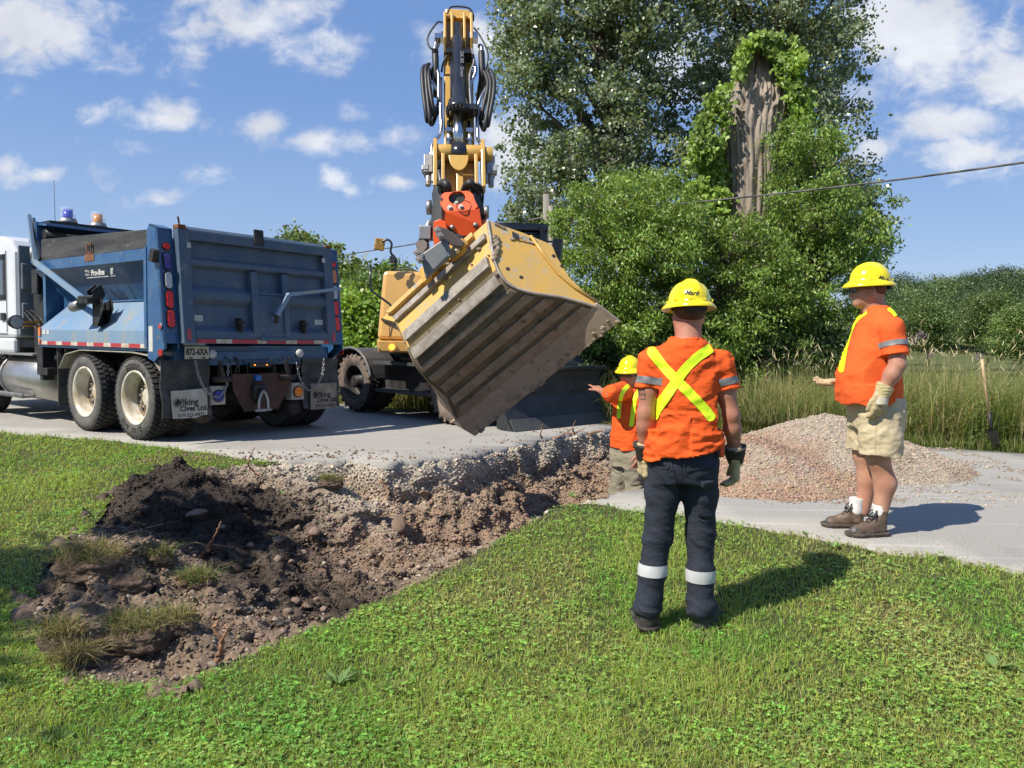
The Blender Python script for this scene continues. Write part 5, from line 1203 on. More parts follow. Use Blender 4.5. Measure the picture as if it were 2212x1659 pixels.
plate('coupler_rib', [(908, 550), (914, 546), (925, 596), (919, 602)], 7.445, (-.12, -.96, .02), .10, Mgreyp, exc, .008)
for x, y in ((945, 498), (951, 510), (902, 546), (906, 560)):
    b = MB(); b.box(at(x, y, 7.38), (.060, .06, .060), Euler((0, R(-40), 0))); b.cyl(at(x, y, 7.36), at(x, y, 7.345), .018, seg=14); b.build('square_nut', Mgreyn, exc, bevel=.006)
Mgreyn_ = 0
plate('coupler_disc', [(897, 525), (903, 518), (914, 517), (922, 523), (922, 535), (912, 548), (901, 545)], 7.62, (-.5, -.8, .3), .05, Mbrownp, exc, .008)
# ------------------------------------------------------------------ voxel sculpting for people
class Vox:
    """signed distance grid; primitives are blended in, then skinned with surface nets"""
    def __init__(s, lo, hi, h):
        s.lo = np.array(lo, float); s.h = h; s.n = np.ceil((np.array(hi)-s.lo)/h).astype(int)+1; s.F = np.full(s.n, 1.0, np.float32)
    def _reg(s, a, b):
        i0 = np.maximum(((np.array(a)-s.lo)/s.h).astype(int), 0); i1 = np.minimum(((np.array(b)-s.lo)/s.h).astype(int)+2, s.n)
        if (i1 <= i0).any(): return None
        ax = [s.lo[k]+s.h*np.arange(i0[k], i1[k]) for k in range(3)]
        return tuple(slice(i0[k], i1[k]) for k in range(3)), np.meshgrid(*ax, indexing='ij')
    def put(s, a, b, fn, k=.02, sub=False):
        r = s._reg(np.array(a)-.07, np.array(b)+.07)
        if r is None: return s
        sl, G = r; d = fn(*G).astype(np.float32); f = s.F[sl]
        if sub: hh = np.clip(.5-.5*(f+d)/k, 0, 1); s.F[sl] = f*(1-hh)+(-d)*hh+k*hh*(1-hh)
        else: hh = np.clip(.5+.5*(f-d)/k, 0, 1); s.F[sl] = f*(1-hh)+d*hh-k*hh*(1-hh)
        return s
    def cone(s, a, b, ra, rb, k=.02, sub=False):
        a = np.array(a, float); b = np.array(b, float); ba = b-a; L2 = ba@ba+1e-9; m = max(ra, rb)
        def fn(X, Y, Z):
            t = np.clip(((X-a[0])*ba[0]+(Y-a[1])*ba[1]+(Z-a[2])*ba[2])/L2, 0, 1)
            return np.sqrt((X-a[0]-t*ba[0])**2+(Y-a[1]-t*ba[1])**2+(Z-a[2]-t*ba[2])**2)-(ra+(rb-ra)*t)
        return s.put(np.minimum(a, b)-m, np.maximum(a, b)+m, fn, k, sub)
    def limb(s, P, Rr, k=.02):
        for i in range(len(P)-1): s.cone(P[i], P[i+1], Rr[i], Rr[i+1], k)
        return s
    def ell(s, c, r, k=.02, rot=None, sub=False):
        c = np.array(c, float); r = np.array(r, float); m = r.max(); Rm = np.array(rot.to_matrix().transposed()) if rot else np.eye(3)
        def fn(X, Y, Z):
            x, y, z = X-c[0], Y-c[1], Z-c[2]
            x, y, z = (Rm[i, 0]*x+Rm[i, 1]*y+Rm[i, 2]*z for i in range(3))
            q = np.sqrt((x/r[0])**2+(y/r[1])**2+(z/r[2])**2); return (q-1)*r.min()*np.clip(q, .6, 1)
        return s.put(c-m, c+m, fn, k, sub)
    def loft(s, st, k=.02, sub=False):
        """st rows: z, cx, cy, rx, ry, power"""
        S = np.array(sorted(st), float)
        def fn(X, Y, Z):
            cx, cy, rx, ry, p = (np.interp(Z, S[:, 0], S[:, i]) for i in range(1, 6))
            q = (np.abs((X-cx)/rx)**p+np.abs((Y-cy)/ry)**p)**(1/p); d = (q-1)*np.minimum(rx, ry)
            dz = np.maximum(Z-S[-1, 0], S[0, 0]-Z); return np.maximum(d, dz)
        lo = (min(S[:, 1]-S[:, 3]), min(S[:, 2]-S[:, 4]), S[0, 0]); hi = (max(S[:, 1]+S[:, 3]), max(S[:, 2]+S[:, 4]), S[-1, 0])
        return s.put(lo, hi, fn, k, sub)
    def box(s, c, r, rad=.01, k=.01, rot=None):
        c = np.array(c, float); r = np.array(r, float); Rm = np.array(rot.to_matrix().transposed()) if rot else np.eye(3); m = np.linalg.norm(r)
        def fn(X, Y, Z):
            x, y, z = X-c[0], Y-c[1], Z-c[2]; q = [np.abs(Rm[i, 0]*x+Rm[i, 1]*y+Rm[i, 2]*z)-(r[i]-rad) for i in range(3)]
            return np.sqrt(sum(np.maximum(v, 0)**2 for v in q))+np.minimum(np.maximum(np.maximum(q[0], q[1]), q[2]), 0)-rad
        return s.put(c-m, c+m, fn, k)
    def cutz(s, z, above=True, fn=None):
        r = s._reg(s.lo, s.lo+s.h*s.n); X, Y, Z = r[1]; zz = z if fn is None else fn(X, Y)
        d = (Z-zz) if above else (zz-Z); s.F = np.maximum(s.F, d.astype(np.float32)); return s
    def fold(s, fn):
        r = s._reg(s.lo, s.lo+s.h*s.n); m = np.abs(s.F) < .06; X, Y, Z = (a[m] for a in r[1]); s.F[m] += fn(X, Y, Z).astype(np.float32); return s
    def mesh(s):
        F = s.F; nx, ny, nz = F.shape; sg = F < 0
        c = [F[i:nx-1+i, j:ny-1+j, k:nz-1+k] for i in (0, 1) for j in (0, 1) for k in (0, 1)]
        cs = sum((a < 0).astype(np.int8) for a in c); act = (cs > 0) & (cs < 8); idx = np.full(act.shape, -1, np.int64); I = np.argwhere(act); idx[act] = np.arange(len(I))
        cv = np.stack([a[act] for a in c], 1); off = np.array([(i, j, k) for i in (0, 1) for j in (0, 1) for k in (0, 1)], float)
        P = np.zeros((len(I), 3)); cnt = np.zeros(len(I))
        for a in range(8):
            for b in range(a+1, 8):
                if np.abs(off[a]-off[b]).sum() != 1: continue
                va, vb = cv[:, a], cv[:, b]; m = (va < 0) != (vb < 0); t = np.where(m, va/(va-vb+1e-12), 0)
                P += (off[a][None]+(off[b]-off[a])[None]*t[:, None])*m[:, None]; cnt += m
        V = s.lo+(I+P/cnt[:, None])*s.h; Q = []
        for ax in range(3):
            a = np.moveaxis(sg, ax, 0); d = a[:-1] != a[1:]
            fl = np.moveaxis(a[:-1], 0, ax)
            E = np.argwhere(np.moveaxis(d, 0, ax)); u, v = [(1, 2), (2, 0), (0, 1)][ax]
            E = E[(E[:, u] > 0) & (E[:, v] > 0) & (E[:, u] < F.shape[u]-1) & (E[:, v] < F.shape[v]-1)]
            du = np.zeros(3, int); du[u] = 1; dv = np.zeros(3, int); dv[v] = 1
            g = lambda e: idx[e[:, 0], e[:, 1], e[:, 2]]
            q = np.stack([g(E-du-dv), g(E-dv), g(E), g(E-du)], 1); ins = fl[E[:, 0], E[:, 1], E[:, 2]]
            q[~ins] = q[~ins][:, ::-1]; Q.append(q)
        Q = np.vstack(Q); Q = Q[(Q >= 0).all(1)]
        return V, Q
def relax(V, Q, it=2, lam=.5):
    n = len(V)
    for _ in range(it):
        S = np.zeros_like(V); C = np.zeros(n)
        for a, b in ((0, 1), (1, 2), (2, 3), (3, 0)):
            np.add.at(S, Q[:, a], V[Q[:, b]]); np.add.at(S, Q[:, b], V[Q[:, a]]); np.add.at(C, Q[:, a], 1); np.add.at(C, Q[:, b], 1)
        V = V+lam*(S/np.maximum(C, 1)[:, None]-V)
    return V
def vobj(name, vx, F, m, parent, it=2, extra=None):
    V, Q = vx.mesh(); V = relax(V, Q, it); M = np.array(F); V = V @ M[:3, :3].T+M[:3, 3]
    me = mesh_from(name, V, Q, True); bv = BVHTree.FromPolygons([tuple(v) for v in V], Q.tolist())
    o = link(name, me, m, parent); return o, bv
def camhit(bv, x, y, off=.003):
    d = ray(x, y).normalized(); h = bv.ray_cast(CAMP, d)
    if h[0] is None: return None
    n = h[1] if h[1].dot(d) < 0 else -h[1]; return h[0]+n*off
def grid_obj(name, P, m, parent, off_th=.0):
    """P rows of points (None allowed) -> sheet"""
    V = []; ids = {}; F = []
    for i, r_ in enumerate(P):
        for j, p in enumerate(r_):
            if p is not None: ids[i, j] = len(V); V.append(p)
    for i in range(len(P)-1):
        for j in range(len(P[0])-1):
            q = [ids.get(k) for k in ((i, j), (i+1, j), (i+1, j+1), (i, j+1))]
            if all(k is not None for k in q):
                ds = [(V[q[a]]-V[q[(a+1) % 4]]).length for a in range(4)]
                if max(ds) < .12: F.append(q)
    if not F: return None
    o = link(name, mesh_from(name, np.array(V), F, True), m, parent); return o
def strip_px(name, bv, pts, wpx, m, parent, off=.004, n=10, across=6, rnd=True):
    P = spline([(x, y, 0) for x, y in pts], n); rows = []
    L = [0]
    for a, b in zip(P[:-1], P[1:]): L.append(L[-1]+(b-a).length)
    for i, p in enumerate(P):
        t = (P[min(i+1, len(P)-1)]-P[max(i-1, 0)]).normalized(); s_ = Vector((-t.y, t.x, 0)); w = wpx/2
        if rnd: e = min(L[i], L[-1]-L[i]); w *= math.sqrt(max(0.02, 1-max(0, 1-e/(wpx*.45))**2))
        rows.append([camhit(bv, p.x+s_.x*w*k, p.y+s_.y*w*k, off) for k in np.linspace(-1, 1, across)])
    return grid_obj(name, rows, m, parent)
def patch_px(name, bv, c4, m, parent, off=.004, n=14):
    a, b, c, d = [Vector((x, y, 0)) for x, y in c4]; rows = []
    for i in range(n+1):
        u = i/n; l, r_ = a.lerp(d, u), b.lerp(c, u); rows.append([camhit(bv, *(l.lerp(r_, j/n)).xy, off if 0 < i < n and 0 < j < n else .0005) for j in range(n+1)])
    return grid_obj(name, rows, m, parent)
def band(name, bv, F, a, b, w, m, parent, off=.004, seg=40, rmax=.16):
    """ring laid round a limb: a is the centre, b the axis direction"""
    M = Matrix(F); a = M @ Vector(a); ax = (M.to_3x3() @ Vector(b)).normalized(); e = ax.orthogonal().normalized(); f = ax.cross(e); rows = []
    for h in np.linspace(-w/2, w/2, 4):
        r_ = []
        for k in range(seg+1):
            th = 2*PI*k/seg; d = e*math.cos(th)+f*math.sin(th); o_ = a+ax*h; hit = bv.ray_cast(o_+d*rmax, -d, rmax)
            r_.append(hit[0]+d*off if hit[0] is not None else None)
        rows.append(r_)
    return grid_obj(name, rows, m, parent)
def text_px(txt, bv, cx, cy, hpx, m, parent, shear=.3, rotd=0, off=.002):
    me = text_mesh(txt, 1.0, Matrix.Identity(4), 0, shear=shear, bold=.015); V = []; bmx = bmesh.new(); bmx.from_mesh(me); bmesh.ops.subdivide_edges(bmx, edges=bmx.edges, cuts=1); 
    c, s_ = math.cos(R(rotd)), math.sin(R(rotd)); kill = []
    for v in bmx.verts:
        x, y = v.co.x*hpx, v.co.y*hpx; p = camhit(bv, cx+x*c-y*s_, cy-(x*s_+y*c), off)
        if p is None: kill.append(v)
        else: v.co = p
    bmesh.ops.delete(bmx, geom=kill, context='VERTS'); bmx.to_mesh(me); bmx.free(); return link('lettering', me, m, parent)
def wr(x, y, z, s=1.0, seed=0):
    """cloth wrinkle noise, roughly -1..1, sharp crests"""
    n = 1-2*np.abs(vn3(x*s*7+seed, y*s*7+3, z*s*17+vn3(x*5*s, y*5*s+seed, z*4*s)*2)-.5)*2
    return n+.6*(1-2*np.abs(vn3(x*s*15+seed+9, y*s*15, z*s*34+vn3(x*9*s, y*9*s, z*6*s)*2.5)-.5)*2)
def hand(vx, w, d, pn, size=1.0, curl=(.5, .5, .55, .6), spread=.12, thumb=1, fat=1.0, thumb_out=.6, k=.006):
    """w wrist point, d hand direction, pn palm normal, thumb = +1/-1 side of d x pn"""
    w = Vector(w); d = Vector(d).normalized(); pn = Vector(pn); pn = (pn-d*pn.dot(d)).normalized(); sd = d.cross(pn)*thumb
    pl = .095*size
    for t in np.linspace(-1, 1, 4): vx.cone(w+sd*t*.022*size, w+d*pl+sd*t*.033*size, .016*size*fat, .0135*size*fat, .012)
    ln = (.075, .084, .078, .060)
    for i in range(4):
        b = w+d*pl+sd*(.033-.022*i)*size; dd = (d+sd*(1.5-i)*spread).normalized(); c = curl[i]; p = b
        for j, f in enumerate((.45, .31, .26)):
            a_ = c*(j+1)*.75; v = dd*math.cos(a_)+pn*math.sin(a_); q = p+v*ln[i]*f*size; r0 = (.0105-.0014*j)*size*fat; vx.cone(p, q, r0, r0-.0012, k); p = q
    b = w+sd*.026*size+d*.02*size; v = (d*.75+sd*thumb_out+pn*.25).normalized(); q = b+v*.045*size; vx.cone(b, q, .016*size*fat, .012*size*fat, .01)
    v2 = (d*1.0+sd*(thumb_out-.35)+pn*.35).normalized(); q2 = q+v2*.032*size; vx.cone(q, q2, .0115*size*fat, .0105*size*fat, k); vx.cone(q2, q2+v2*.024*size, .0105*size*fat, .009*size*fat, k)
def helmet(parent, F, c, yaw, pitch=0, roll=0, name='hard_hat', s=1.0):
    """c = centre of the head opening; yaw about z"""
    M = Matrix(F) @ Matrix.Translation(c) @ Matrix.Rotation(yaw, 4, 'Z') @ Matrix.Rotation(pitch, 4, 'X') @ Matrix.Rotation(roll, 4, 'Y')
    mb = MB(M); seg = 56; V = []; prof = []
    for i in range(13):
        a = (PI/2)*i/12; prof.append((math.cos(a), math.sin(a)))
    rows = [(1.30, -.018, 0), (1.315, -.012, 0), (1.20, .004, 0), (1.05, .018, 0)]+[(1.0*r_ if r_ > 0 else 0.0, .026+.112*h_, 1) for r_, h_ in prof]
    for rr, h, dome in rows:
        for k in range(seg):
            th = 2*PI*k/seg; x, y = math.cos(th)*.105*rr*s, math.sin(th)*.128*rr*s+(.008 if not dome else 0)*s; z = h*s
            if dome:     # centre ridge and two side grooves on the shell
                q = abs(math.cos(th)*rr); z += .006*s*(1-ss(np.array((abs(x)-.018*s)/(.012*s))))*(.3+.7*min(1, h/.1)); z -= .0035*s*math.exp(-((abs(x)-.042*s)/(.009*s))**2)*min(1, h/.08)
            V.append((x, y, float(z)))
    n = len(rows); mb.add(V, [(i*seg+k, i*seg+(k+1) % seg, (i+1)*seg+(k+1) % seg, (i+1)*seg+k) for i in range(n-1) for k in range(seg)], True)
    inner = [(x*.965, y*.965, z-.004) for x, y, z in V[seg*2:]]
    mb.add(V[:seg]+inner[:seg], [(k, seg+k, seg+(k+1) % seg, (k+1) % seg) for k in range(seg)], True)
    ni = n-2; mb.add(inner, [(i*seg+k, (i+1)*seg+k, (i+1)*seg+(k+1) % seg, i*seg+(k+1) % seg) for i in range(ni-1) for k in range(seg)], True)
    for sx in (-1, 1):
        for yy in (.03, -.06): mb.box((sx*math.sqrt(max(0, 1-(yy/.132)**2))*.109*s, yy*s, .022*s), (.008*s, .03*s, .012*s))
    mb.box((.03*s, -.123*s, .022*s), (.03*s, .008, .012*s)); mb.box((-.03*s, -.123*s, .022*s), (.03*s, .008, .012*s))
    o = mb.build(name, Mhat, parent); me = o.data
    r0 = WM[[p for p in (parent, parent.parent) if p is not None and p.parent is None][0].name]
    bv = BVHTree.FromPolygons([r0 @ v.co for v in me.vertices], [tuple(p.vertices) for p in me.polygons])
    mb = MB(M); mb.lathe((0, 0, 0), (0, 0, 1), [(-.018*s, .092*s), (.006*s, .094*s), (.012*s, .09*s)], 36)
    for i, v in enumerate(mb.V): pass
    mb.box((0, -.108*s, -.022*s), (.10*s, .02*s, .035*s)); mb.build('suspension', Mblack, o)
    return o, bv
Mhat = mat('hard_hat_yellow', (.88, .74, .006), (.86, .70, .004), rough=.22, scale=2, coat=.6, spec=.5)
Mskin = mat('skin_tanned', (.46, .215, .135), (.40, .165, .105), rough=.55, scale=14, sub=.15, bump=.0012, bscale=90)
Mskin2 = mat('skin_legs', (.50, .27, .18), (.42, .20, .13), rough=.6, scale=9, sub=.15)
Mhair = mat('hair_brown', (.06, .03, .018), (.11, .055, .03), rough=.8, scale=60, bump=.004, bscale=140, stretch=(1, 1, .3))
Mhair2 = mat('hair_red_brown', (.16, .06, .03), (.10, .04, .02), rough=.8, scale=60, bump=.004, bscale=140)
Mshirt = mat('shirt_orange', (.84, .12, .022), (.76, .10, .018), rough=.9, scale=7, bump=.010, bscale=11, stretch=(1, 1, 2.2), spec=.2)
Mshirt2 = mat('shirt_orange_worn', (.82, .135, .03), (.72, .11, .026), rough=.9, scale=5, bump=.007, bscale=7, stretch=(1, 1, .9), spec=.2, c3=(.5, .12, .05), scale3=3, con3=(.62, .85))
Mlime = mat('tape_lime', (.72, .98, .015), (.66, .92, .012), rough=.6, scale=9, bump=.001, bscale=60)
Mrefl = mat('tape_reflective', (.52, .53, .53), (.46, .47, .47), rough=.35, scale=20, stretch=(1, 1, .2))
Mrefl2 = mat('sleeve_reflective', (.17, .175, .18), (.22, .22, .22), rough=.4, scale=30)
Mnavy = mat('work_trousers_navy', (.020, .026, .042), (.014, .018, .030), rough=.85, scale=6, bump=.010, bscale=12, stretch=(1, 1, 1.8), c3=(.04, .046, .06), scale3=14, con3=(.6, .8))
Mnavy_s = mat('trouser_seam', (.045, .052, .07), (.035, .04, .055), rough=.8)
Mkhaki = mat('shorts_khaki', (.54, .45, .29), (.48, .39, .25), rough=.9, scale=5, bump=.010, bscale=10)
Molive = mat('trousers_olive', (.27, .24, .165), (.22, .195, .14), rough=.85, scale=5, bump=.0015, bscale=90)
Mboot = mat('boot_brown_leather', (.15, .10, .065), (.09, .06, .04), rough=.6, scale=14, c3=(.25, .20, .15), scale3=10, con3=(.58, .74), bump=.002)
Mtoe = mat('boot_toe_worn', (.05, .05, .05), (.12, .11, .10), rough=.5, scale=20)
Msole = mat('boot_sole', (.10, .075, .055), (.05, .04, .03), rough=.8, scale=20)
Mbootb = mat('boot_black_leather', (.022, .021, .020), (.06, .055, .05), rough=.55, scale=12, bump=.002)
Msock = mat('sock_white', (.72, .70, .68), (.6, .58, .56), rough=.9, scale=30)
Mglove = mat('glove_tan', (.52, .42, .25), (.42, .32, .17), rough=.85, scale=20, c3=(.22, .16, .09), scale3=24, con3=(.56, .7), bump=.002, bscale=60)
Mglovew = mat('glove_white_patch', (.66, .62, .54), (.52, .47, .38), rough=.85, scale=14, bump=.002)
Mglovek = mat('glove_black_cuff', (.02, .019, .018), (.04, .036, .03), rough=.75, scale=10, bump=.002)
Mtat = mat('tattoo_ink', (.13, .11, .09), (.10, .09, .08), rough=.6)
Mlens = mat('sunglass_lens', (.01, .01, .012), (.02, .02, .02), rough=.08, coat=1)
def head(vx, c, fy, s=1.0, jaw=1.0):
    """head blended into a grid; c = head centre, fy = facing direction in the xy plane"""
    c = Vector(c); f = Vector((fy[0], fy[1], 0)).normalized(); r_ = Vector((f.y, -f.x, 0)); P = lambda a, b, h: c+r_*a*s+f*b*s+Vector((0, 0, h*s))
    q = Vector((0, 1, 0)).rotation_difference(f).to_euler() if abs(f.y+1) > 1e-3 else Euler((0, 0, PI))
    vx.ell(P(0, -.012, .028), (.076*s, .097*s, .090*s), .02, q); vx.ell(P(0, .03, -.045), (.058*s*jaw, .062*s, .066*s), .03, q)
    vx.ell(P(0, .066, -.088), (.030*s*jaw, .022*s, .020*s), .02, q); vx.cone(P(0, .088, -.002), P(0, .106, -.034), .009*s, .013*s, .012)
    vx.ell(P(0, .080, .022), (.048*s, .014*s, .010*s), .014, q); vx.ell(P(0, .083, -.060), (.024*s, .012*s, .009*s), .008, q)
    for sx in (-1, 1):
        vx.ell(P(sx*.040, .062, -.028), (.024*s, .022*s, .024*s), .02, q); vx.ell(P(sx*.028, .088, .004), (.014*s, .010*s, .008*s), .006, q, sub=True); vx.ell(P(sx*.028, .080, .004), (.0115*s, .0115*s, .0115*s), .003, q)
        vx.ell(P(sx*.078, -.010, -.008), (.010*s, .020*s, .032*s), .008, q); vx.ell(P(sx*.083, -.006, -.006), (.006*s, .011*s, .018*s), .004, q, sub=True)
    vx.cone(P(-.016, .092, -.061), P(.016, .092, -.061), .0022*s, .0022*s, .002, sub=True)
    return P
def boot(parent, F, heel, fdir, m, toe=None, sole=None, s=1.0, h=.17, laces=False, name='boot'):
    heel = Vector(heel); f = Vector(fdir).normalized(); sd = Vector((f.y, -f.x, 0)); up = Vector((0, 0, 1)); P = lambda a, b, c: heel+f*a*s+sd*b*s+up*c*s
    lo = [min(P(a, b, c)[i] for a in (-.06, .34) for b in (-.09, .09) for c in (-.02, .30)) for i in range(3)]; hi = [max(P(a, b, c)[i] for a in (-.06, .34) for b in (-.09, .09) for c in (-.02, .30)) for i in range(3)]
    vx = Vox(lo, hi, .006); vx.cone(P(.035, 0, .055), P(.03, 0, h), .040*s, .048*s, .02); vx.cone(P(.035, 0, .05), P(.12, 0, .05), .040*s, .045*s, .03); vx.cone(P(.12, 0, .045), P(.235, .0, .040), .046*s, .042*s, .03); vx.cone(P(.06, 0, .12), P(.17, 0, .065), .036*s, .036*s, .03); vx.cone(P(.235, .006, .036), P(.25, .0, .036), .046*s, .040*s, .02)
    vx.cutz(heel.z+.012, above=False)
    vx.fold(lambda x, y, z: -.0022*wr(x, y, z, 2.2, 4))
    o, bv = vobj(name, vx, F, m, parent, 1)
    vx = Vox(lo, hi, .006)
    for a, r0, a2, r1 in ((.03, .044, .12, .044), (.12, .044, .24, .052), (.24, .05, .25, .05)): vx.cone(P(a, 0, .05), P(a2, 0, .05), r0*s+.026, r1*s+.026, .02)
    z0 = heel.z; vx.cutz(z0+.030, True); vx.cutz(z0+.0, False); vobj('sole', vx, F, sole or Msole, o, 1)
    if toe:
        vx = Vox(lo, hi, .006); vx.cone(P(.205, .0, .038), P(.252, .0, .036), .0475*s, .044*s, .02); vx.cutz(z0+.028, False); vobj('toe_cap', vx, F, toe, o, 1)
    if laces:
        b = MB(Matrix(F))
        for k in range(5): 
            a = .165-.027*k; c = .100+.020*k
            b.tube([P(a, -.028, c), P(a-.01, 0, c+.016), P(a-.013, .028, c)], .0045, 5); b.tube([P(a, .028, c), P(a-.01, 0, c+.015), P(a-.013, -.028, c+.012)], .0045, 5)
        for sg in (-1, 1): b.tube(spline([P(.06, 0, .20), P(.10, sg*.03, .19), P(.12, sg*.045, .14), P(.09, sg*.03, .17)], 5), .0045, 5); b.tube(spline([P(.06, 0, .20), P(.11, sg*.02, .16), P(.14, sg*.02, .09)], 5), .0045, 5)
        b.build('laces', Mblack, o)
    return o
# ================================================================== man 1: back to the camera on the lawn
SC1 = 408.0
x1 = (1480-CX)/FPX*4.07; z1 = float(lawn_z(x1, 4.07))
base1 = Vector((x1*.983, 4.0, -.215)); F1 = Matrix.Translation(base1)
m1 = thing('person', 'worker in navy trousers standing on the lawn, back turned, lime X on his orange shirt', 'person', frame=F1)
vx = Vox((-.45, -.3, .0), (.5, .35, 1.88), .0075)
P_ = head(vx, (.015, .035, 1.665), (-.12, 1))
vx.cone((.012, .01, 1.62), (.008, -.015, 1.48), .062, .072, .04)
vx.loft([(.95, 0, 0, .15, .09, 2.2), (1.2, 0, 0, .15, .10, 2.2), (1.4, 0, 0, .17, .10, 2.2), (1.5, 0, -.01, .10, .07, 2)], .05)
arms = {-1: [(-.172, -.005, 1.412), (-.205, -.02, 1.145), (-.195, .035, .93)], 1: [(.172, -.005, 1.412), (.238, -.03, 1.145), (.282, .03, .92)]}
for s_, A in arms.items(): vx.limb([A[0], Vector(A[0]).lerp(Vector(A[1]), .55), A[1], Vector(A[1]).lerp(Vector(A[2]), .3), A[2]], [.055, .050, .039, .043, .029], .025)
for sx in (-1, 1): vx.limb([(sx*.086, 0, .9), (sx*.115+(0 if sx > 0 else -.004), .01, .5), (sx*(.112 if sx > 0 else .16), -.01, .15)], [.06, .045, .035], .03)
m1b, bv1 = vobj('body', vx, F1, Mskin, m1)
# tattoo on the upper left arm
for pts in ([(1377, 838), (1391, 836)], [(1391, 836), (1394, 858)], [(1380, 843), (1381, 853)], [(1381, 853), (1392, 851)], [(1384, 845), (1388, 850)], [(1379, 862), (1395, 862)]):
    strip_px('tattoo', bv1, pts, 2.0, Mtat, m1b, .0015, n=5, across=3, rnd=False)
# hair fringe under the helmet
vx = Vox((-.1, -.12, 1.55), (.13, .18, 1.76), .006)
vx.ell((.015, .010, 1.685), (.081, .098, .080), .01); vx.cutz(1.608, False, fn=lambda X, Y: 1.585+.5*np.clip(Y-.0, 0, .2)); vx.cutz(1.72, True)
vobj('hair', vx, F1, Mhair, m1b, 1)
# shirt
vx = Vox((-.40, -.25, .90), (.42, .25, 1.62), .0065)
vx.loft([(.90, -.0, -.02, .198, .155, 2.3), (1.03, 0, -.018, .186, .142, 2.3), (1.18, 0, -.014, .174, .126, 2.3), (1.32, 0, -.01, .172, .120, 2.3), (1.42, 0, -.012, .168, .104, 2.2), (1.475, 0, -.014, .150, .092, 2), (1.51, .003, -.012, .112, .084, 2), (1.535, .005, -.010, .082, .074, 2)], .03)
for s_, A in arms.items(): vx.limb([(A[0][0]*.88, A[0][1], A[0][2]+.0), A[0], Vector(A[0]).lerp(Vector(A[1]), .52)], [.058, .066, .066], .025)
for s_, A in arms.items():   # cut the sleeve end square
    a, b_ = Vector(A[0]), Vector(A[1]); d = (b_-a).normalized(); e = a+d*(b_-a).length*.50
    r = vx._reg((e.x-.12, -.2, e.z-.2), (e.x+.12, .2, e.z+.06)); sl, G = r; dd = (G[0]-e.x)*d.x+(G[1]-e.y)*d.y+(G[2]-e.z)*d.z; lat = np.abs(G[0]) > .150; f = vx.F[sl]; vx.F[sl] = np.where(lat, np.maximum(f, dd), f)
vx.cone((.012, 0, 1.50), (.012, .03, 1.70), .066, .066, .006, sub=True)
vx.cutz(.95, False, fn=lambda X, Y: .955+.19*X+.0*Y+.006*np.sin(X*40))
vx.fold(lambda x, y, z: -(.0055+.006*np.exp(-((z-1.03)/.10)**2))*wr(x+z*.35*np.sign(x), y, z, .9, 1)-.0045*wr(x, y, z-.5*np.abs(x), 1.5, 7))
sh1, bvs = vobj('shirt', vx, F1, Mshirt, m1, 1)
strip_px('lime_tape', bvs, [(1402, 752), (1432, 790), (1462, 822), (1490, 850), (1522, 884), (1540, 908)], 21, Mlime, sh1, .0035)
strip_px('lime_tape', bvs, [(1539, 749), (1505, 773), (1478, 800), (1460, 826), (1436, 860), (1420, 884), (1412, 908)], 21, Mlime, sh1, .005)
for s_, A in arms.items():
    c = Vector(A[0]).lerp(Vector(A[1]), .36); band('sleeve_band', bvs, F1, c, Vector(A[1])-Vector(A[0]), .036, Mrefl2, sh1, rmax=.10)
# trousers
vx = Vox((-.26, -.24, .0), (.27, .28, 1.05), .0065)
legs = {-1: [(-.084, .0, .88), (-.120, .01, .50), (-.165, -.01, .12)], 1: [(.088, .0, .88), (.110, .02, .50), (.112, -.015, .11)]}
vx.loft([(.80, 0, -.01, .155, .118, 2.4), (.90, 0, -.015, .172, .130, 2.4), (1.0, .0, -.005, .166, .114, 2.3), (1.03, .0, -.005, .164, .112, 2.3)], .03)
for sx in (-1, 1): vx.ell((sx*.075, -.06, .885), (.085, .076, .095), .03)
for s_, A in legs.items(): vx.limb([A[0], Vector(A[0]).lerp(Vector(A[1]), .4), A[1], Vector(A[1]).lerp(Vector(A[2]), .5), A[2]], [.094, .088, .071, .067, .068], .03)
vx.limb([(.115, .0, .14), (.15, .05, .10), (.18, .10, .085)], [.066, .058, .05], .03)
vx.cutz(.085, False)
vx.fold(lambda x, y, z: -(.0028+.008*np.exp(-((z-.12)/.05)**2)+.004*np.exp(-((z-.50)/.06)**2)+.003*np.exp(-((z-.80)/.06)**2))*wr(x, y, z+.45*x, .95, 3))
tr1, bvt = vobj('trousers', vx, F1, Mnavy, m1, 1)
band('shin_band', bvt, F1, Vector(legs[-1][1]).lerp(Vector(legs[-1][2]), .46), (0, .0, 1), .060, Mrefl, tr1, rmax=.14)
band('shin_band', bvt, F1, Vector(legs[1][1]).lerp(Vector(legs[1][2]), .52), (.0, .0, 1), .064, Mrefl, tr1, rmax=.14)
patch_px('back_pocket', bvt, [(1397, 960), (1435, 965), (1442, 1008), (1398, 1004)], Mnavy, tr1, .005)
patch_px('back_pocket', bvt, [(1480, 975), (1528, 969), (1530, 1012), (1483, 1024)], Mnavy, tr1, .005)
patch_px('cargo_pocket', bvt, [(1512, 1050), (1540, 1046), (1538, 1124), (1508, 1116)], Mnavy, tr1, .012)
patch_px('cargo_flap', bvt, [(1514, 1040), (1541, 1036), (1541, 1054), (1513, 1057)], Mnavy, tr1, .016)
for pts in ([(1446, 952), (1448, 985), (1452, 1010), (1460, 1040)], [(1398, 957), (1435, 963), (1443, 1007), (1396, 1004)], [(1480, 974), (1539, 967), (1541, 1012), (1482, 1025), (1480, 974)], [(1400, 968), (1480, 961), (1556, 955)], [(1512, 1052), (1508, 1116), (1537, 1125)]):
    strip_px('seam', bvt, pts, 1.6, Mnavy_s, tr1, .0065, n=12, across=3, rnd=False)
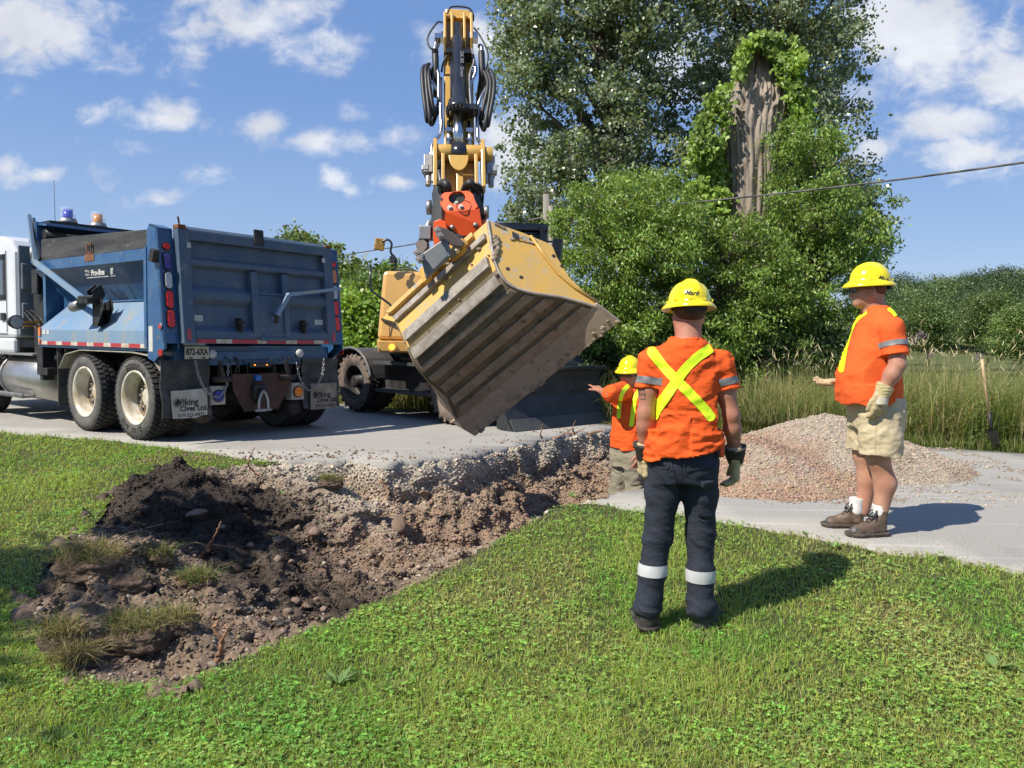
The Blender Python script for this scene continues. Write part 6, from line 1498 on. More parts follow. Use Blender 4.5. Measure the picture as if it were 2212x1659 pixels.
patch_px('label_tab', bvt, [(1471, 971), (1477, 971), (1478, 983), (1472, 983)], Msticker, tr1, .006, 4)
vx = Vox((-.24, -.2, .94), (.24, .2, 1.06), .006); vx.loft([(.975, 0, -.005, .172, .118, 2.3), (1.025, 0, -.005, .171, .117, 2.3)], .01); vobj('belt', vx, F1, Mblack, m1, 1)
vx = Vox((.12, -.2, .90), (.24, .05, 1.06), .005); vx.box((.168, -.085, .985), (.024, .022, .052), .012); k_, _ = vobj('knife_pouch', vx, F1, Mblack, m1, 1)
vx = Vox((.12, -.2, .90), (.24, .05, 1.06), .005); vx.box((.175, -.098, .985), (.013, .016, .050), .008); vobj('pouch_insert', vx, F1, Morange, k_, 1)
# boots
boot(m1, F1, (-.165, -.055, .0), (.05, 1, 0), Mbootb, sole=Mbootb, s=1.0, h=.17); boot(m1, F1, (.105, -.04, -.02), (.55, .83, 0), Mbootb, sole=Mbootb, s=1.0, h=.15)
# gloves: wide black cuffs over tan leather
for s_, A in arms.items():
    e, w = Vector(A[1]), Vector(A[2]); d = (w-e).normalized(); d2 = (d*.8+Vector((.0, .05, -1))).normalized()
    vx = Vox((w.x-.12, w.y-.14, w.z-.26), (w.x+.12, w.y+.16, w.z+.12), .0045)
    hand(vx, w-d*.0, d2, (-s_*1, .25, 0), 1.12, curl=(.62, .70, .75, .8), spread=.05, thumb=(1 if s_ > 0 else -1), fat=1.28, k=.005)
    vx.limb([w+d*.02, w-d*.035], [.036, .043], .01); vx.fold(lambda x, y, z: -.0022*wr(x, y, z, 2.6, 2))
    g_, bvg = vobj('glove', vx, F1, Mglove, m1, 1)
    vx = Vox((w.x-.12, w.y-.12, w.z-.08), (w.x+.12, w.y+.12, w.z+.14), .0045)
    vx.cone(w+d*.01, w-d*.06, .043, .062, .01); vx.cone(w-d*.03, w-d*.10, .036, .062, .008, sub=True)
    a = w-d*.055; r = vx._reg(vx.lo, vx.lo+vx.h*vx.n); G = r[1]; vx.F = np.maximum(vx.F, (-(G[0]-a.x)*d.x-(G[1]-a.y)*d.y-(G[2]-a.z)*d.z).astype(np.float32))
    vx.fold(lambda x, y, z: -.003*wr(x, y, z, 2.0, 5)); vobj('glove_cuff', vx, F1, Mglovek, g_, 1)
h1, bvh = helmet(m1, F1, (.015, .022, 1.706), .12, R(-5))
text_px('Mark', bvh, 1494, 633, 14.5, Mink, h1, .45, -3)
# ================================================================== man 2: side view on the road
base2 = Vector(((1885-CX)/FPX*5.34, 5.34, .0)); F2 = Matrix.Translation(base2) @ Matrix.Rotation(R(86), 4, 'Z') @ Matrix.Scale(.998, 4)
m2 = thing('person', 'heavy worker in khaki shorts and brown boots standing on the road in side view', 'person', frame=F2)
# local: y forward (picture left), x to his right (away from the camera)
vx = Vox((-.36, -.28, .02), (.40, .50, 1.88), .0075)
P_ = head(vx, (.0, .06, 1.68), (.10, 1), 1.04, 1.1)
vx.cone((.0, .025, 1.62), (0, -.015, 1.50), .070, .085, .04)
vx.loft([(.95, 0, 0, .17, .14, 2.2), (1.4, 0, 0, .18, .12, 2.2), (1.52, 0, -.01, .10, .08, 2)], .05)
armN = [(-.205, -.03, 1.42), (-.262, -.055, 1.175), (-.245, .03, 1.00)]; armF = [(.205, -.02, 1.42), (.25, .0, 1.17), (.235, .12, 1.04)]
for A in (armN, armF): vx.limb([A[0], A[1], Vector(A[1]).lerp(Vector(A[2]), .35), A[2]], [.062, .048, .050, .036], .03)
for sx, yy, fy_ in ((-.105, -.03, .0), (.115, .0, .05)): vx.limb([(sx, -.03, .85), (sx, -.01+yy*.3, .53), (sx, -.045+yy, .36), (sx, -.015+yy, .12)], [.09, .072, .068, .046], .04)
b2, bv2 = vobj('body', vx, F2, Mskin2, m2)
vx = Vox((-.12, -.10, 1.56), (.12, .16, 1.80), .006); vx.ell((0, .028, 1.70), (.085, .096, .082), .01); vx.cutz(1.625, False, fn=lambda X, Y: 1.610+.9*np.clip(Y-.02, 0, .2)); vx.cutz(1.73, True); vobj('hair', vx, F2, Mhair2, b2, 1)
vx = Vox((-.40, -.30, .84), (.40, .36, 1.66), .0065)
vx.loft([(.87, 0, .015, .218, .200, 2.3), (.98, 0, .025, .220, .205, 2.3), (1.10, 0, .030, .215, .200, 2.3), (1.24, 0, .010, .205, .178, 2.3), (1.36, 0, -.008, .198, .152, 2.2), (1.46, 0, -.015, .200, .135, 2.2), (1.535, 0, -.015, .135, .10, 2), (1.575, 0, .0, .085, .082, 2)], .03)
for A in (armN, armF):
    a, b_ = Vector(A[0]), Vector(A[1]); vx.limb([a*1.0+Vector((-a.x*.12, 0, .0)), a, a.lerp(b_, .72)], [.066, .072, .076], .03)
    d = (b_-a).normalized(); e = a+d*(b_-a).length*.70; r = vx._reg((e.x-.12, -.26, e.z-.2), (e.x+.12, .2, e.z+.07)); sl, G = r; dd = (G[0]-e.x)*d.x+(G[1]-e.y)*d.y+(G[2]-e.z)*d.z; f = vx.F[sl]; vx.F[sl] = np.where(np.abs(G[0]) > .20, np.maximum(f, dd), f)
vx.cone((0, .02, 1.52), (0, .06, 1.72), .074, .074, .006, sub=True)
vx.cutz(.90, False, fn=lambda X, Y: .905+.008*np.sin(Y*30+X*20))
vx.fold(lambda x, y, z: -.0035*wr(x, y+z*.4, z*.5, .7, 6)-.002*wr(x, y, z*.6, 1.5, 2)-.004*np.exp(-((z-1.1)/.2)**2)*wr(x, y+.8*z, z*.4, 1.0, 8))
sh2, bvs2 = vobj('shirt', vx, F2, Mshirt2, m2, 1)
strip_px('lime_tape', bvs2, [(1873, 672), (1850, 690), (1838, 712), (1829, 740), (1823, 770), (1817, 805)], 12, Mlime, sh2, .004)
strip_px('lime_tape', bvs2, [(1917, 667), (1927, 674), (1935, 684)], 8, Mlime, sh2, .004)
strip_px('lime_tape', bvs2, [(1945, 786), (1942, 800), (1935, 816)], 8, Mlime, sh2, .004)
for A in (armN, armF): band('sleeve_band', bvs2, F2, Vector(A[0]).lerp(Vector(A[1]), .43), Vector(A[1])-Vector(A[0]), .036, Mrefl2, sh2, rmax=.115)
# shorts
vx = Vox((-.30, -.30, .50), (.30, .28, .98), .0065)
vx.loft([(.74, 0, -.035, .205, .155, 2.4), (.86, 0, -.03, .215, .165, 2.4), (.95, 0, -.02, .205, .17, 2.3)], .03)
for sx in (-1, 1): vx.limb([(sx*.10, -.035, .80), (sx*.112, -.03, .68), (sx*.118, -.025, .52)], [.125, .128, .132], .03)
vx.cutz(.565, False, fn=lambda X, Y: .567+.006*np.sin(Y*25)); vx.fold(lambda x, y, z: -.0075*wr(x, y+z*.5, z*.7, .8, 4)-.003*wr(x, y, z, 2, 1))
sh_, bvh2 = vobj('shorts', vx, F2, Mkhaki, m2, 1)
strip_px('seam', bvh2, [(1893, 885), (1892, 930), (1891, 976)], 1.4, mat('khaki_seam', (.40, .33, .20), (.36, .3, .18), rough=.9), sh_, .002, across=3, rnd=False)
# socks, boots
for (sx, yy, lab) in ((-.105, -.045, 0), (.115, .03, 1)):
    vx = Vox((sx-.1, yy-.12, .08), (sx+.1, yy+.12, .30), .006); vx.cone((sx, yy, .12), (sx, yy-.003, .215), .049, .052, .01); vx.cutz(.212, True); vx.fold(lambda x, y, z: -.0015*np.sin(z*420)); vobj('sock', vx, F2, Msock, m2, 1)
boot(m2, F2, (-.105, -.080, .0), (-.30, 1, 0), Mboot, toe=Mtoe, laces=True, s=.90, h=.18); boot(m2, F2, (.115, -.01, .0), (-.05, 1, 0), Mboot, toe=Mtoe, laces=True, s=.88, h=.18)
# gloves
e, w = Vector(armN[1]), Vector(armN[2]); d = (w-e).normalized(); d2 = Vector((.02, .10, -1)).normalized()
vx = Vox((w.x-.13, w.y-.14, w.z-.25), (w.x+.13, w.y+.16, w.z+.12), .0045); hand(vx, w+d2*.01, d2, (.9, .3, 0), 1.12, curl=(.45, .5, .55, .6), spread=.06, thumb=-1, fat=1.30, thumb_out=.45); vx.fold(lambda x, y, z: -.002*wr(x, y, z, 2.6, 2)); g_, bg = vobj('glove', vx, F2, Mglove, m2, 1)
vx = Vox((w.x-.13, w.y-.14, w.z-.1), (w.x+.13, w.y+.14, w.z+.14), .0045); vx.cone(w+d2*.035, w-d*.055, .044, .058, .01); vx.fold(lambda x, y, z: -.0022*wr(x, y, z, 2.2, 9)-.0012*np.sin(z*300)); a = w-d*.05; G = vx._reg(vx.lo, vx.lo+vx.h*vx.n)[1]; vx.F = np.maximum(vx.F, (-(G[0]-a.x)*d.x-(G[1]-a.y)*d.y-(G[2]-a.z)*d.z).astype(np.float32)); vobj('glove_cuff', vx, F2, mat('glove_cuff_striped', (.58, .50, .25), (.46, .38, .2), rough=.85, scale=10, stretch=(1, 1, 5), bump=.002), g_, 1)
vx = Vox((w.x-.13, w.y-.14, w.z-.16), (w.x+.13, w.y+.14, w.z+.04), .0045); vx.cone(w+d2*.035, w+d2*.075, .047, .048, .01); c_ = w+d2*.03; G = vx._reg(vx.lo, vx.lo+vx.h*vx.n)[1]; vx.F = np.maximum(vx.F, np.maximum(G[2]-(c_.z-.002), (w.z-.088)-G[2]).astype(np.float32)); vobj('knuckle_patch', vx, F2, Mglovew, g_, 1)
w = Vector(armF[2]); d = Vector((.05, 1, -.10)).normalized(); vx = Vox((w.x-.14, w.y-.10, w.z-.16), (w.x+.14, w.y+.28, w.z+.14), .0045); hand(vx, w, d, (-.15, .1, 1), 1.15, curl=(.15, .22, .3, .4), spread=.16, thumb=-1, fat=1.25, thumb_out=1.0); vx.limb([w, w-d*.07], [.042, .050], .01); vobj('glove', vx, F2, Mglove, m2, 1)
# sunglasses
b = MB(F2); C0 = Vector((.0, .06, 1.68)); b.box(C0+Vector((-.030, .104, .008)), (.055, .012, .036)); b.box(C0+Vector((.045, .096, .008)), (.055, .012, .036)); b.tube([C0+Vector((-.062, .10, .014)), C0+Vector((-.084, .04, .014)), C0+Vector((-.086, -.012, .008))], .0045, 6); b.build('sunglasses', Mlens, b2, bevel=.003)
h2, bvh = helmet(m2, F2, (.0, .042, 1.728), .05, R(-3), s=1.06)
text_px('Mark', bvh, 1908, 601, 11, Mink, h2, .45, -12)
# ================================================================== man 3: standing in the trench
Y3 = 7.35; base3 = Vector(((1363-CX)/FPX*Y3, Y3, -.68)); F3 = Matrix.Translation(base3) @ Matrix.Rotation(R(128), 4, 'Z')
m3 = thing('person', 'worker standing in the trench with one arm stretched out pointing left, olive trousers', 'person', frame=F3)
R3i = Matrix.Rotation(R(-128), 3, 'Z')
def wl(px, py, Y): return F3.inverted() @ at(px, py, Y)     # picture point at a depth -> local
vx = Vox((-.5, -.4, .0), (.75, .7, 1.86), .0065)
P_ = head(vx, (.0, .03, 1.665), (-.45, .9)); vx.cone((.0, .01, 1.62), (0, -.015, 1.48), .060, .070, .04)
vx.loft([(.95, 0, 0, .15, .10, 2.2), (1.4, 0, 0, .17, .10, 2.2), (1.5, 0, -.01, .1, .07, 2)], .05)
sh_a = wl(1343, 846, Y3-.10); el_a = wl(1317, 852, Y3-.28); wr_a = wl(1298, 844, Y3-.10); hd_a = wl(1288, 836, Y3-.02)
vx.limb([sh_a, el_a, el_a.lerp(wr_a, .4), wr_a], [.056, .046, .044, .029], .02)
d = (hd_a-wr_a).normalized(); hand(vx, wr_a, d, (0, .0, -1), 1.0, curl=(.05, .55, .65, .75), spread=.10, thumb=1, fat=1.0)
vx.limb([(-.19, 0, 1.43), (-.26, -.03, 1.15), (-.24, .10, .95)], [.055, .043, .03], .02); hand(vx, (-.24, .10, .95), (.05, .3, -1), (1, 0, 0), 1.0, thumb=-1)
for sx in (-1, 1): vx.limb([(sx*.09, 0, .9), (sx*.1, 0, .5), (sx*.11, 0, .1)], [.07, .055, .04], .03)
b3, bv3 = vobj('body', vx, F3, Mskin, m3)
patch_px('tattoo', bv3, [(1303, 838), (1311, 841), (1311, 851), (1303, 848)], Mtat, b3, .0012, 4)
vx = Vox((-.12, -.12, 1.55), (.12, .16, 1.78), .006); vx.ell((0, .0, 1.685), (.083, .100, .080), .01); vx.cutz(1.6, False, fn=lambda X, Y: 1.60+.9*np.clip(Y-.0-X*.5, 0, .2)); vx.cutz(1.72, True); vobj('hair', vx, F3, Mhair, b3, 1)
vx = Vox((-.40, -.30, .90), (.45, .45, 1.62), .0065)
vx.loft([(.94, 0, .01, .185, .135, 2.3), (1.1, 0, .01, .180, .132, 2.3), (1.3, 0, 0, .192, .128, 2.3), (1.42, 0, -.01, .19, .11, 2.2), (1.50, 0, -.01, .14, .085, 2), (1.545, 0, 0, .085, .078, 2)], .03)
vx.limb([Vector(sh_a)*.0+Vector((.13, 0, 1.42)), sh_a, sh_a.lerp(el_a, .85)], [.085, .080, .080], .04); vx.limb([(-.13, 0, 1.42), (-.19, 0, 1.43), (-.225, -.015, 1.28)], [.08, .078, .076], .04)
vx.cone((.0, .01, 1.50), (0, .03, 1.72), .064, .064, .006, sub=True); vx.cutz(.96, False, fn=lambda X, Y: .965+.01*np.sin(X*20))
vx.fold(lambda x, y, z: -.006*wr(x, y+z*.4, z*.7, .8, 5)-.003*wr(x, y, z, 1.7, 2))
sh3, bvs3 = vobj('shirt', vx, F3, Mshirt, m3, 1)
strip_px('lime_tape', bvs3, [(1358, 832), (1346, 845), (1340, 862), (1338, 885), (1337, 905)], 9, Mlime, sh3, .004)
strip_px('lime_tape', bvs3, [(1386, 840), (1374, 855), (1369, 880), (1366, 905), (1363, 922)], 9.5, Mlime, sh3, .004)
vx = Vox((-.26, -.24, .0), (.27, .28, 1.05), .0065)
vx.loft([(.80, 0, -.01, .17, .13, 2.4), (.90, 0, -.01, .19, .14, 2.4), (1.0, .0, -.005, .175, .12, 2.3)], .03)
for sx in (-1, 1): vx.limb([(sx*.095, .0, .86), (sx*.11, .01, .50), (sx*.12, .0, .10)], [.11, .088, .082], .04)
vx.cutz(.06, False); vx.fold(lambda x, y, z: -.009*wr(x, y, z*.8, .8, 3)-.003*wr(x, y, z, 2, 6)); vobj('trousers', vx, F3, Molive, m3, 1)
for sx in (-1, 1): boot(m3, F3, (sx*.12, -.05, .0), (sx*.2, 1, 0), Mboot, s=1.0)
b = MB(F3 @ Matrix.Translation((0, .03, 1.665)) @ Matrix.Rotation(R(26.5), 4, 'Z')); b.box((-.034, .098, .006), (.055, .012, .034)); b.box((.034, .098, .006), (.055, .012, .034))
for sx in (-1, 1): b.tube([(sx*.062, .095, .012), (sx*.08, .04, .012), (sx*.082, -.012, .006)], .0045, 6)
b.build('sunglasses', Mlens, b3, bevel=.003)
helmet(m3, F3, (.0, .018, 1.712), R(26), R(-4))
# ------------------------------------------------------------------ plants, stones and the rest
def blades(P, H, Wd, C, lean=.5, curl=.6, seed=1, tip=None, base_dark=.55):
    """grass blades: P (n,3) roots, H heights, Wd widths, C colours; two quads each"""
    r = np.random.default_rng(seed); n = len(P); a = r.random(n)*2*PI; ld = np.stack([np.cos(a), np.sin(a)], 1)*(np.abs(r.normal(size=n))*lean)[:, None]
    b = r.random(n)*PI; sw = np.stack([np.cos(b), np.sin(b), np.zeros(n)], 1)*Wd[:, None]/2
    m1_ = P.copy(); m1_[:, :2] += ld*H[:, None]*.35; m1_[:, 2] += H*.55
    t1_ = P.copy(); t1_[:, :2] += ld*H[:, None]*(.55+.65*curl); t1_[:, 2] += H*(1-.25*np.minimum(np.linalg.norm(ld, axis=1), 1.6))
    V = np.stack([P-sw, P+sw, m1_-sw*.85, m1_+sw*.85, t1_-sw*.12, t1_+sw*.12], 1).reshape(-1, 3)
    k = np.arange(n)[:, None]*6; F = np.concatenate([k+np.array([[0, 1, 3, 2]]), k+np.array([[2, 3, 5, 4]])], 0)
    T = C if tip is None else tip
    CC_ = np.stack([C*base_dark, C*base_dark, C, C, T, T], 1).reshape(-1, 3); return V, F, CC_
def cards(P, N, T, L, Wd, C, fold=.0):
    """leaves: centre, normal, long direction, length, width -> rhombic quads"""
    S = np.cross(N, T); S /= np.linalg.norm(S, axis=1)[:, None]+1e-9; L = L[:, None]; Wd = Wd[:, None]
    V = np.stack([P-T*L*.5, P+S*Wd*.5-T*L*.05+N*Wd*fold, P+T*L*.5, P-S*Wd*.5-T*L*.05+N*Wd*fold], 1).reshape(-1, 3); k = np.arange(len(P))[:, None]*4
    return V, k+np.array([[0, 1, 2, 3]]), np.repeat(C, 4, 0)
def unit(a): return a/(np.linalg.norm(a, axis=1)[:, None]+1e-9)
def merge(parts):
    V, F, C, o = [], [], [], 0
    for v, f, c in parts: V.append(v); F.append(f+o); C.append(c); o += len(v)
    return np.vstack(V), np.vstack(F), np.vstack(C)
def cobj(name, parts, m, parent=None, smooth=False):
    V, F, C = merge(parts); return link(name, mesh_from(name, V, F, smooth, {'Col': C}), m, parent)
Mgrass = mat_attr('grass_blades', .55, .42, spec=.35)
Mleaf = mat_attr('leaf', .42, .30, spec=.45)
Mleafp = mat_attr('leaf_glossy', .32, .25, spec=.6)
Mdry = mat_attr('dry_grass', .8, .25, spec=.2)
# ---- lawn grass
r = np.random.default_rng(21)
def scatter_lawn(n, ymax, ymin=2.3):
    y = ymin*(ymax/ymin)**r.random(n)          # denser near
    x = (r.random(n)*2-1)*(.74*y+.3); u, v = uv_of(x, y); e = np.interp(u, _eu, _ev)
    ok = (v < e+.015+.05*r.random(n)*(r.random(n) < .3)) & ~inside(POLY, x, y); x, y = x[ok], y[ok]
    # thin out towards the road edge and the trench rim
    dd = np.minimum(np.interp(uv_of(x, y)[0], _eu, _ev)-uv_of(x, y)[1], dist_pl(POLY, x, y, True)); keep = (r.random(len(x)) < .35+.65*np.clip(dd/.15, 0, 1)+.4*(vn2(x*6, y*6) > .5)); return x[keep], y[keep]
def lawn_colour(x, y, n):
    dry = ss((fbm2(x, y, .9, 4, .6, 31.)+.02)/.5)[:, None]*.5; lush = ss((fbm2(x, y, 1.3, 3, .6, 77.)+.05)/.4)[:, None]
    c = np.array([[.375, .48, .110]])*(1-lush)+np.array([[.27, .43, .085]])*lush; c = c*(1-dry)+np.array([[.58, .50, .22]])*dry
    return c*(.65+.7*r.random((n, 1)))*(1+.12*r.normal(size=(n, 3)))
x, y = scatter_lawn(300000, 11.5); n = len(x); P = np.stack([x, y, lawn_z(x, y)-.004], 1)
tall = 1+.6*ss((fbm2(x, y, 1.1, 3, .6, 50.))/.5); H = (.022+.024*r.random(n))*tall*(1+.03*np.maximum(y-4, 0)); Wd = .0028+.0016*r.random(n)+.0007*np.maximum(y-3, 0)
C = np.clip(lawn_colour(x, y, n), .01, 1); dryb = r.random(n) < .07; C[dryb] = np.array([.55, .47, .24])*(.7+.5*r.random((dryb.sum(), 1)))
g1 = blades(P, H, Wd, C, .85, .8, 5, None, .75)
# clover: three leaflets each
x, y = scatter_lawn(120000, 10.); cl = vn2(x*1.7+40, y*1.7)*.5+.5*vn2(x*6, y*6)+.7*r.random(len(x)) > .95; x, y = x[cl], y[cl]; n = len(x); z = lawn_z(x, y)+.012+.022*r.random(n)
parts_ = [g1]; hue = np.clip(lawn_colour(x, y, n)*np.array([[.78, .98, .9]]), .01, 1)
a0 = r.random(n)*2*PI; s0 = .0055+.0055*r.random(n)+.0008*np.maximum(y-3, 0)
for k in range(3):
    a = a0+k*2.09; T = np.stack([np.cos(a), np.sin(a), .25*r.normal(size=n)], 1); T = unit(T); N = unit(np.stack([.4*r.normal(size=n), .4*r.normal(size=n), np.ones(n)], 1)); N = unit(N-T*(N*T).sum(1)[:, None])
    parts_.append(cards(np.stack([x, y, z], 1)+T*s0[:, None]*.75, N, T, s0*1.5, s0*1.35, hue))
# broad weeds
xw, yw = scatter_lawn(420, 9.)
for i in range(0, len(xw)):
    k = 5; a = r.random(k)*2*PI; T = unit(np.stack([np.cos(a), np.sin(a), .35+.2*r.random(k)], 1)); N = unit(np.stack([-np.cos(a)*.4, -np.sin(a)*.4, np.ones(k)], 1)); L = .022+.03*r.random(k)*1.0
    c = np.tile(np.array([[.17, .27, .07]]), (k, 1))*(.7+.6*r.random((k, 1))); parts_.append(cards(np.array([[xw[i], yw[i], float(lawn_z(xw[i], yw[i]))+.012]])+T*L[:, None]*.5, N, T, L, L*.32, c, .1))
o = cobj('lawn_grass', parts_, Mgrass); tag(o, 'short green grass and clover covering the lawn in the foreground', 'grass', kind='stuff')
# weeds and dandelion rosettes at the lawn edge by the road
def rosette(px, py, s, lab):
    p = gp(px, py); k = 16; a = r.random(k)*2*PI; el_ = .3+.5*r.random(k); T = unit(np.stack([np.cos(a), np.sin(a), el_], 1)); N = unit(np.stack([-np.cos(a)*el_, -np.sin(a)*el_, np.ones(k)], 1)); L = s*.7*(.5+.7*r.random(k))
    c = np.tile(np.array([[.18, .29, .09]]), (k, 1))*(.7+.6*r.random((k, 1))); o = cobj('weed', [cards(np.array([[p.x, p.y, float(lawn_z(p.x, p.y))+.01]])+T*L[:, None]*.5, N, T, L, L*.3, c, .1)], Mleaf)
    tag(o, lab, 'weed', 'weeds along the lawn edge')
for a_ in ((1240, 1088, .12, 'broad leafed weed at the tip of the lawn beside the trench'), (1450, 1128, .09, 'low weed at the road edge behind the legs in navy trousers'), (1800, 1190, .10, 'weed rosette at the road edge near the brown boots'), (1880, 1200, .08, 'small weed just right of the rosette by the brown boots'), (2030, 1215, .08, 'weed at the road edge below the cast shadow of the man in shorts'), (730, 1480, .13, 'pale upright dock leaf in the lawn in front of the bare soil'), (610, 1070, .08, 'small leafy weed lying on the dark soil heap'), (2150, 1450, .13, 'broad weed at the right border of the lawn'), (1310, 1530, .07, 'flat weed in the middle foreground lawn'), (860, 1500, .10, 'lobed weed in the grass near the bottom centre')):
    rosette(*a_)
# ---- stones
_ico = None
def stone_mesh(P, S, C, seed=3, sub=1):
    rr = np.random.default_rng(seed); bmx = bmesh.new(); bmesh.ops.create_icosphere(bmx, subdivisions=sub, radius=1); bv = np.array([v.co for v in bmx.verts]); bf = np.array([[v.index for v in f.verts] for f in bmx.faces]); bmx.free()
    n = len(P); k = len(bv); sc3 = S[:, None]*np.stack([.75+.6*rr.random(n), .75+.5*rr.random(n), .5+.35*rr.random(n)], 1)
    a, b = rr.random(n)*2*PI, (rr.random(n)-.5)*1.4; V = bv[None]*(1+.16*rr.normal(size=(n, k, 1)))*sc3[:, None]
    ca, sa, cb, sb = np.cos(a)[:, None], np.sin(a)[:, None], np.cos(b)[:, None], np.sin(b)[:, None]
    X, Y, Z = V[..., 0], V[..., 1], V[..., 2]; X, Z = X*cb+Z*sb, -X*sb+Z*cb; X, Y = X*ca-Y*sa, X*sa+Y*ca
    V = np.stack([X, Y, Z], -1)+P[:, None]; F = bf[None]+(np.arange(n)*k)[:, None, None]; return V.reshape(-1, 3), F.reshape(-1, 3), np.repeat(C, k, 0)
Mstone = mat_attr('stones', .9, bump=.004, bscale=70, noise=.25, nscale=40)
dbv = None
tr_o = bpy.data.objects['trench']; dbv = BVHTree.FromPolygons([v.co for v in tr_o.data.vertices], [tuple(p.vertices) for p in tr_o.data.polygons])
def drop(bv, x, y, top=2.0):
    h = bv.ray_cast(Vector((x, y, top)), Vector((0, 0, -1))); return h[0], h[1]
bb = (POLY[:, 0].min(), POLY[:, 0].max(), POLY[:, 1].min(), POLY[:, 1].max())
def in_trench(n, seed):
    rr = np.random.default_rng(seed); X = bb[0]+(bb[1]-bb[0])*rr.random(n); Y = bb[2]+(bb[3]-bb[2])*rr.random(n); k = inside(POLY, X, Y); return X[k], Y[k]
me_ = tr_o.data; nv = len(me_.vertices); cv_ = np.empty(nv*3, np.float32); me_.vertices.foreach_get('co', cv_); cv_ = cv_.reshape(-1, 3)
np_ = len(me_.polygons); pv_ = np.empty(np_*4, np.int32); me_.polygons.foreach_get('vertices', pv_) if False else me_.loops.foreach_get('vertex_index', pv_); pv_ = pv_.reshape(-1, 4); ar_ = np.empty(np_, np.float32); me_.polygons.foreach_get('area', ar_); nn_ = np.empty(np_*3, np.float32); me_.polygons.foreach_get('normal', nn_); nn_ = nn_.reshape(-1, 3)
rr = np.random.default_rng(5); pr_ = ar_*(1+1.5*(1-np.abs(nn_[:, 2]))); pick = rr.choice(np_, 95000, p=pr_/pr_.sum()); W = cv_[pv_[pick]].mean(1)+rr.normal(size=(95000, 3))*.005; WN = nn_[pick]
k_ = inside(POLY, W[:, 0], W[:, 1]) | (dist_pl(POLY, W[:, 0], W[:, 1], True) < .05); W = W[k_]; WN = WN[k_]; n = len(W)
dc = dirt_col(W[:, 0], W[:, 1], W[:, 2]); S = .0032+.008*r.random(n)**2.5+.0006*W[:, 1]; big = r.random(n) < .035; S[big] *= 2.2
topm = (dc.mean(1) < .075); S[topm] *= .75; C0_ = dc
C = dc*(.75+.6*r.random((n, 1)))*(1+.06*r.normal(size=(n, 3))); lt = (r.random(n) < .13) & (dc.mean(1) > .11); C[lt] = np.array([.42, .35, .27])*(.6+.5*r.random((lt.sum(), 1)))
W = W+WN*(S*.2)[:, None]
o = cobj('gravel', [stone_mesh(W, S, np.clip(C, .01, 1), 4)], Mstone); tag(o, 'loose gravel and soil crumbs covering the dug trench', 'gravel', kind='stuff')
# larger cobbles, one object each
Mcob = mat('cobble', (.25, .17, .125), (.17, .12, .085), rough=.9, scale=8, c3=(.36, .29, .23), scale3=18, con3=(.55, .75), bump=.006)
spots = [(600, 1170, .07), (642, 1142, .06), (680, 1150, .08), (700, 1170, .06), (720, 1190, .05), (655, 1195, .05), (742, 1170, .06), (770, 1165, .05), (840, 1190, .055), (808, 1216, .06), (868, 1236, .06), (742, 1220, .06), (600, 1210, .055), (540, 1180, .05), (640, 1300, .06), (660, 1312, .065), (686, 1296, .05), (622, 1322, .045), (700, 1318, .05), (560, 1310, .05), (585, 1300, .045), (500, 1285, .045), (595, 1280, .05), (520, 1345, .04), (560, 1378, .055), (450, 1330, .035), (985, 1150, .06), (1010, 1160, .055), (1035, 1170, .05), (1052, 1185, .05), (1072, 1165, .055), (960, 1070, .05), (1000, 1085, .06), (1062, 1095, .05), (1075, 1130, .045), (925, 1120, .05), (880, 1085, .05), (1090, 1080, .05), (720, 1100, .06), (690, 1075, .05), (760, 1110, .05), (640, 1075, .05), (480, 1140, .05), (530, 1100, .045), (1130, 1090, .05), (900, 1195, .06), (790, 1240, .05), (830, 1262, .05), (630, 1215, .05)]
def rough_rock(name, c, s, m, lab, cat, group, seed, subd=3, flat=.7):
    bmx = bmesh.new(); bmesh.ops.create_icosphere(bmx, subdivisions=subd, radius=1); rr = random.Random(seed); ax = (rr.uniform(.8, 1.3), rr.uniform(.75, 1.1), flat*rr.uniform(.8, 1.1)); rot_ = Euler((rr.uniform(-.4, .4), rr.uniform(-.4, .4), rr.uniform(0, 6))).to_matrix()
    pl_ = [Vector((rr.gauss(0, 1), rr.gauss(0, 1), rr.gauss(0, 1))).normalized() for _ in range(7)]
    for v in bmx.verts:
        p = v.co.copy()
        for q_ in pl_:
            d_ = p.dot(q_)-.74
            if d_ > 0: p -= q_*d_*.85
        w = float(vn3(np.array(p.x*2+seed), np.array(p.y*2), np.array(p.z*2)))-.5; p *= 1+.22*w
        v.co = rot_ @ Vector((p.x*ax[0]*s, p.y*ax[1]*s, p.z*ax[2]*s)) + Vector(c)
    me = bpy.data.meshes.new(name); bmx.to_mesh(me); bmx.free(); me.polygons.foreach_set('use_smooth', np.ones(len(me.polygons), bool)); o = link(name, me, m); return tag(o, lab, cat, group)
for i, (px, py, s_) in enumerate(spots):
    d = ray(px, py); h = dbv.ray_cast(CAMP, d.normalized())
    if h[0] is None: continue
    rough_rock('cobble', h[0]+Vector((0, 0, s_*.15)), s_*.62, Mcob, 'rounded brown cobble lying in the dug soil of the trench', 'stone', 'cobbles lying in the dug soil', i)
for (px, py, s_, lab) in ((850, 1135, .17, 'largest flat brown boulder in the middle of the trench slope'), (425, 1110, .09, 'dark stone half buried in the black soil heap'), (915, 1065, .07, 'upright brown stone in the pale trench wall')):
    h = dbv.ray_cast(CAMP, ray(px, py).normalized()); rough_rock('boulder', h[0], s_, Mdirtstone if 'Mdirtstone' in globals() else mat('soil_boulder', (.25, .17, .12), (.18, .12, .08), rough=.9, bump=.006), lab, 'stone', None, int(px), 4, .55)
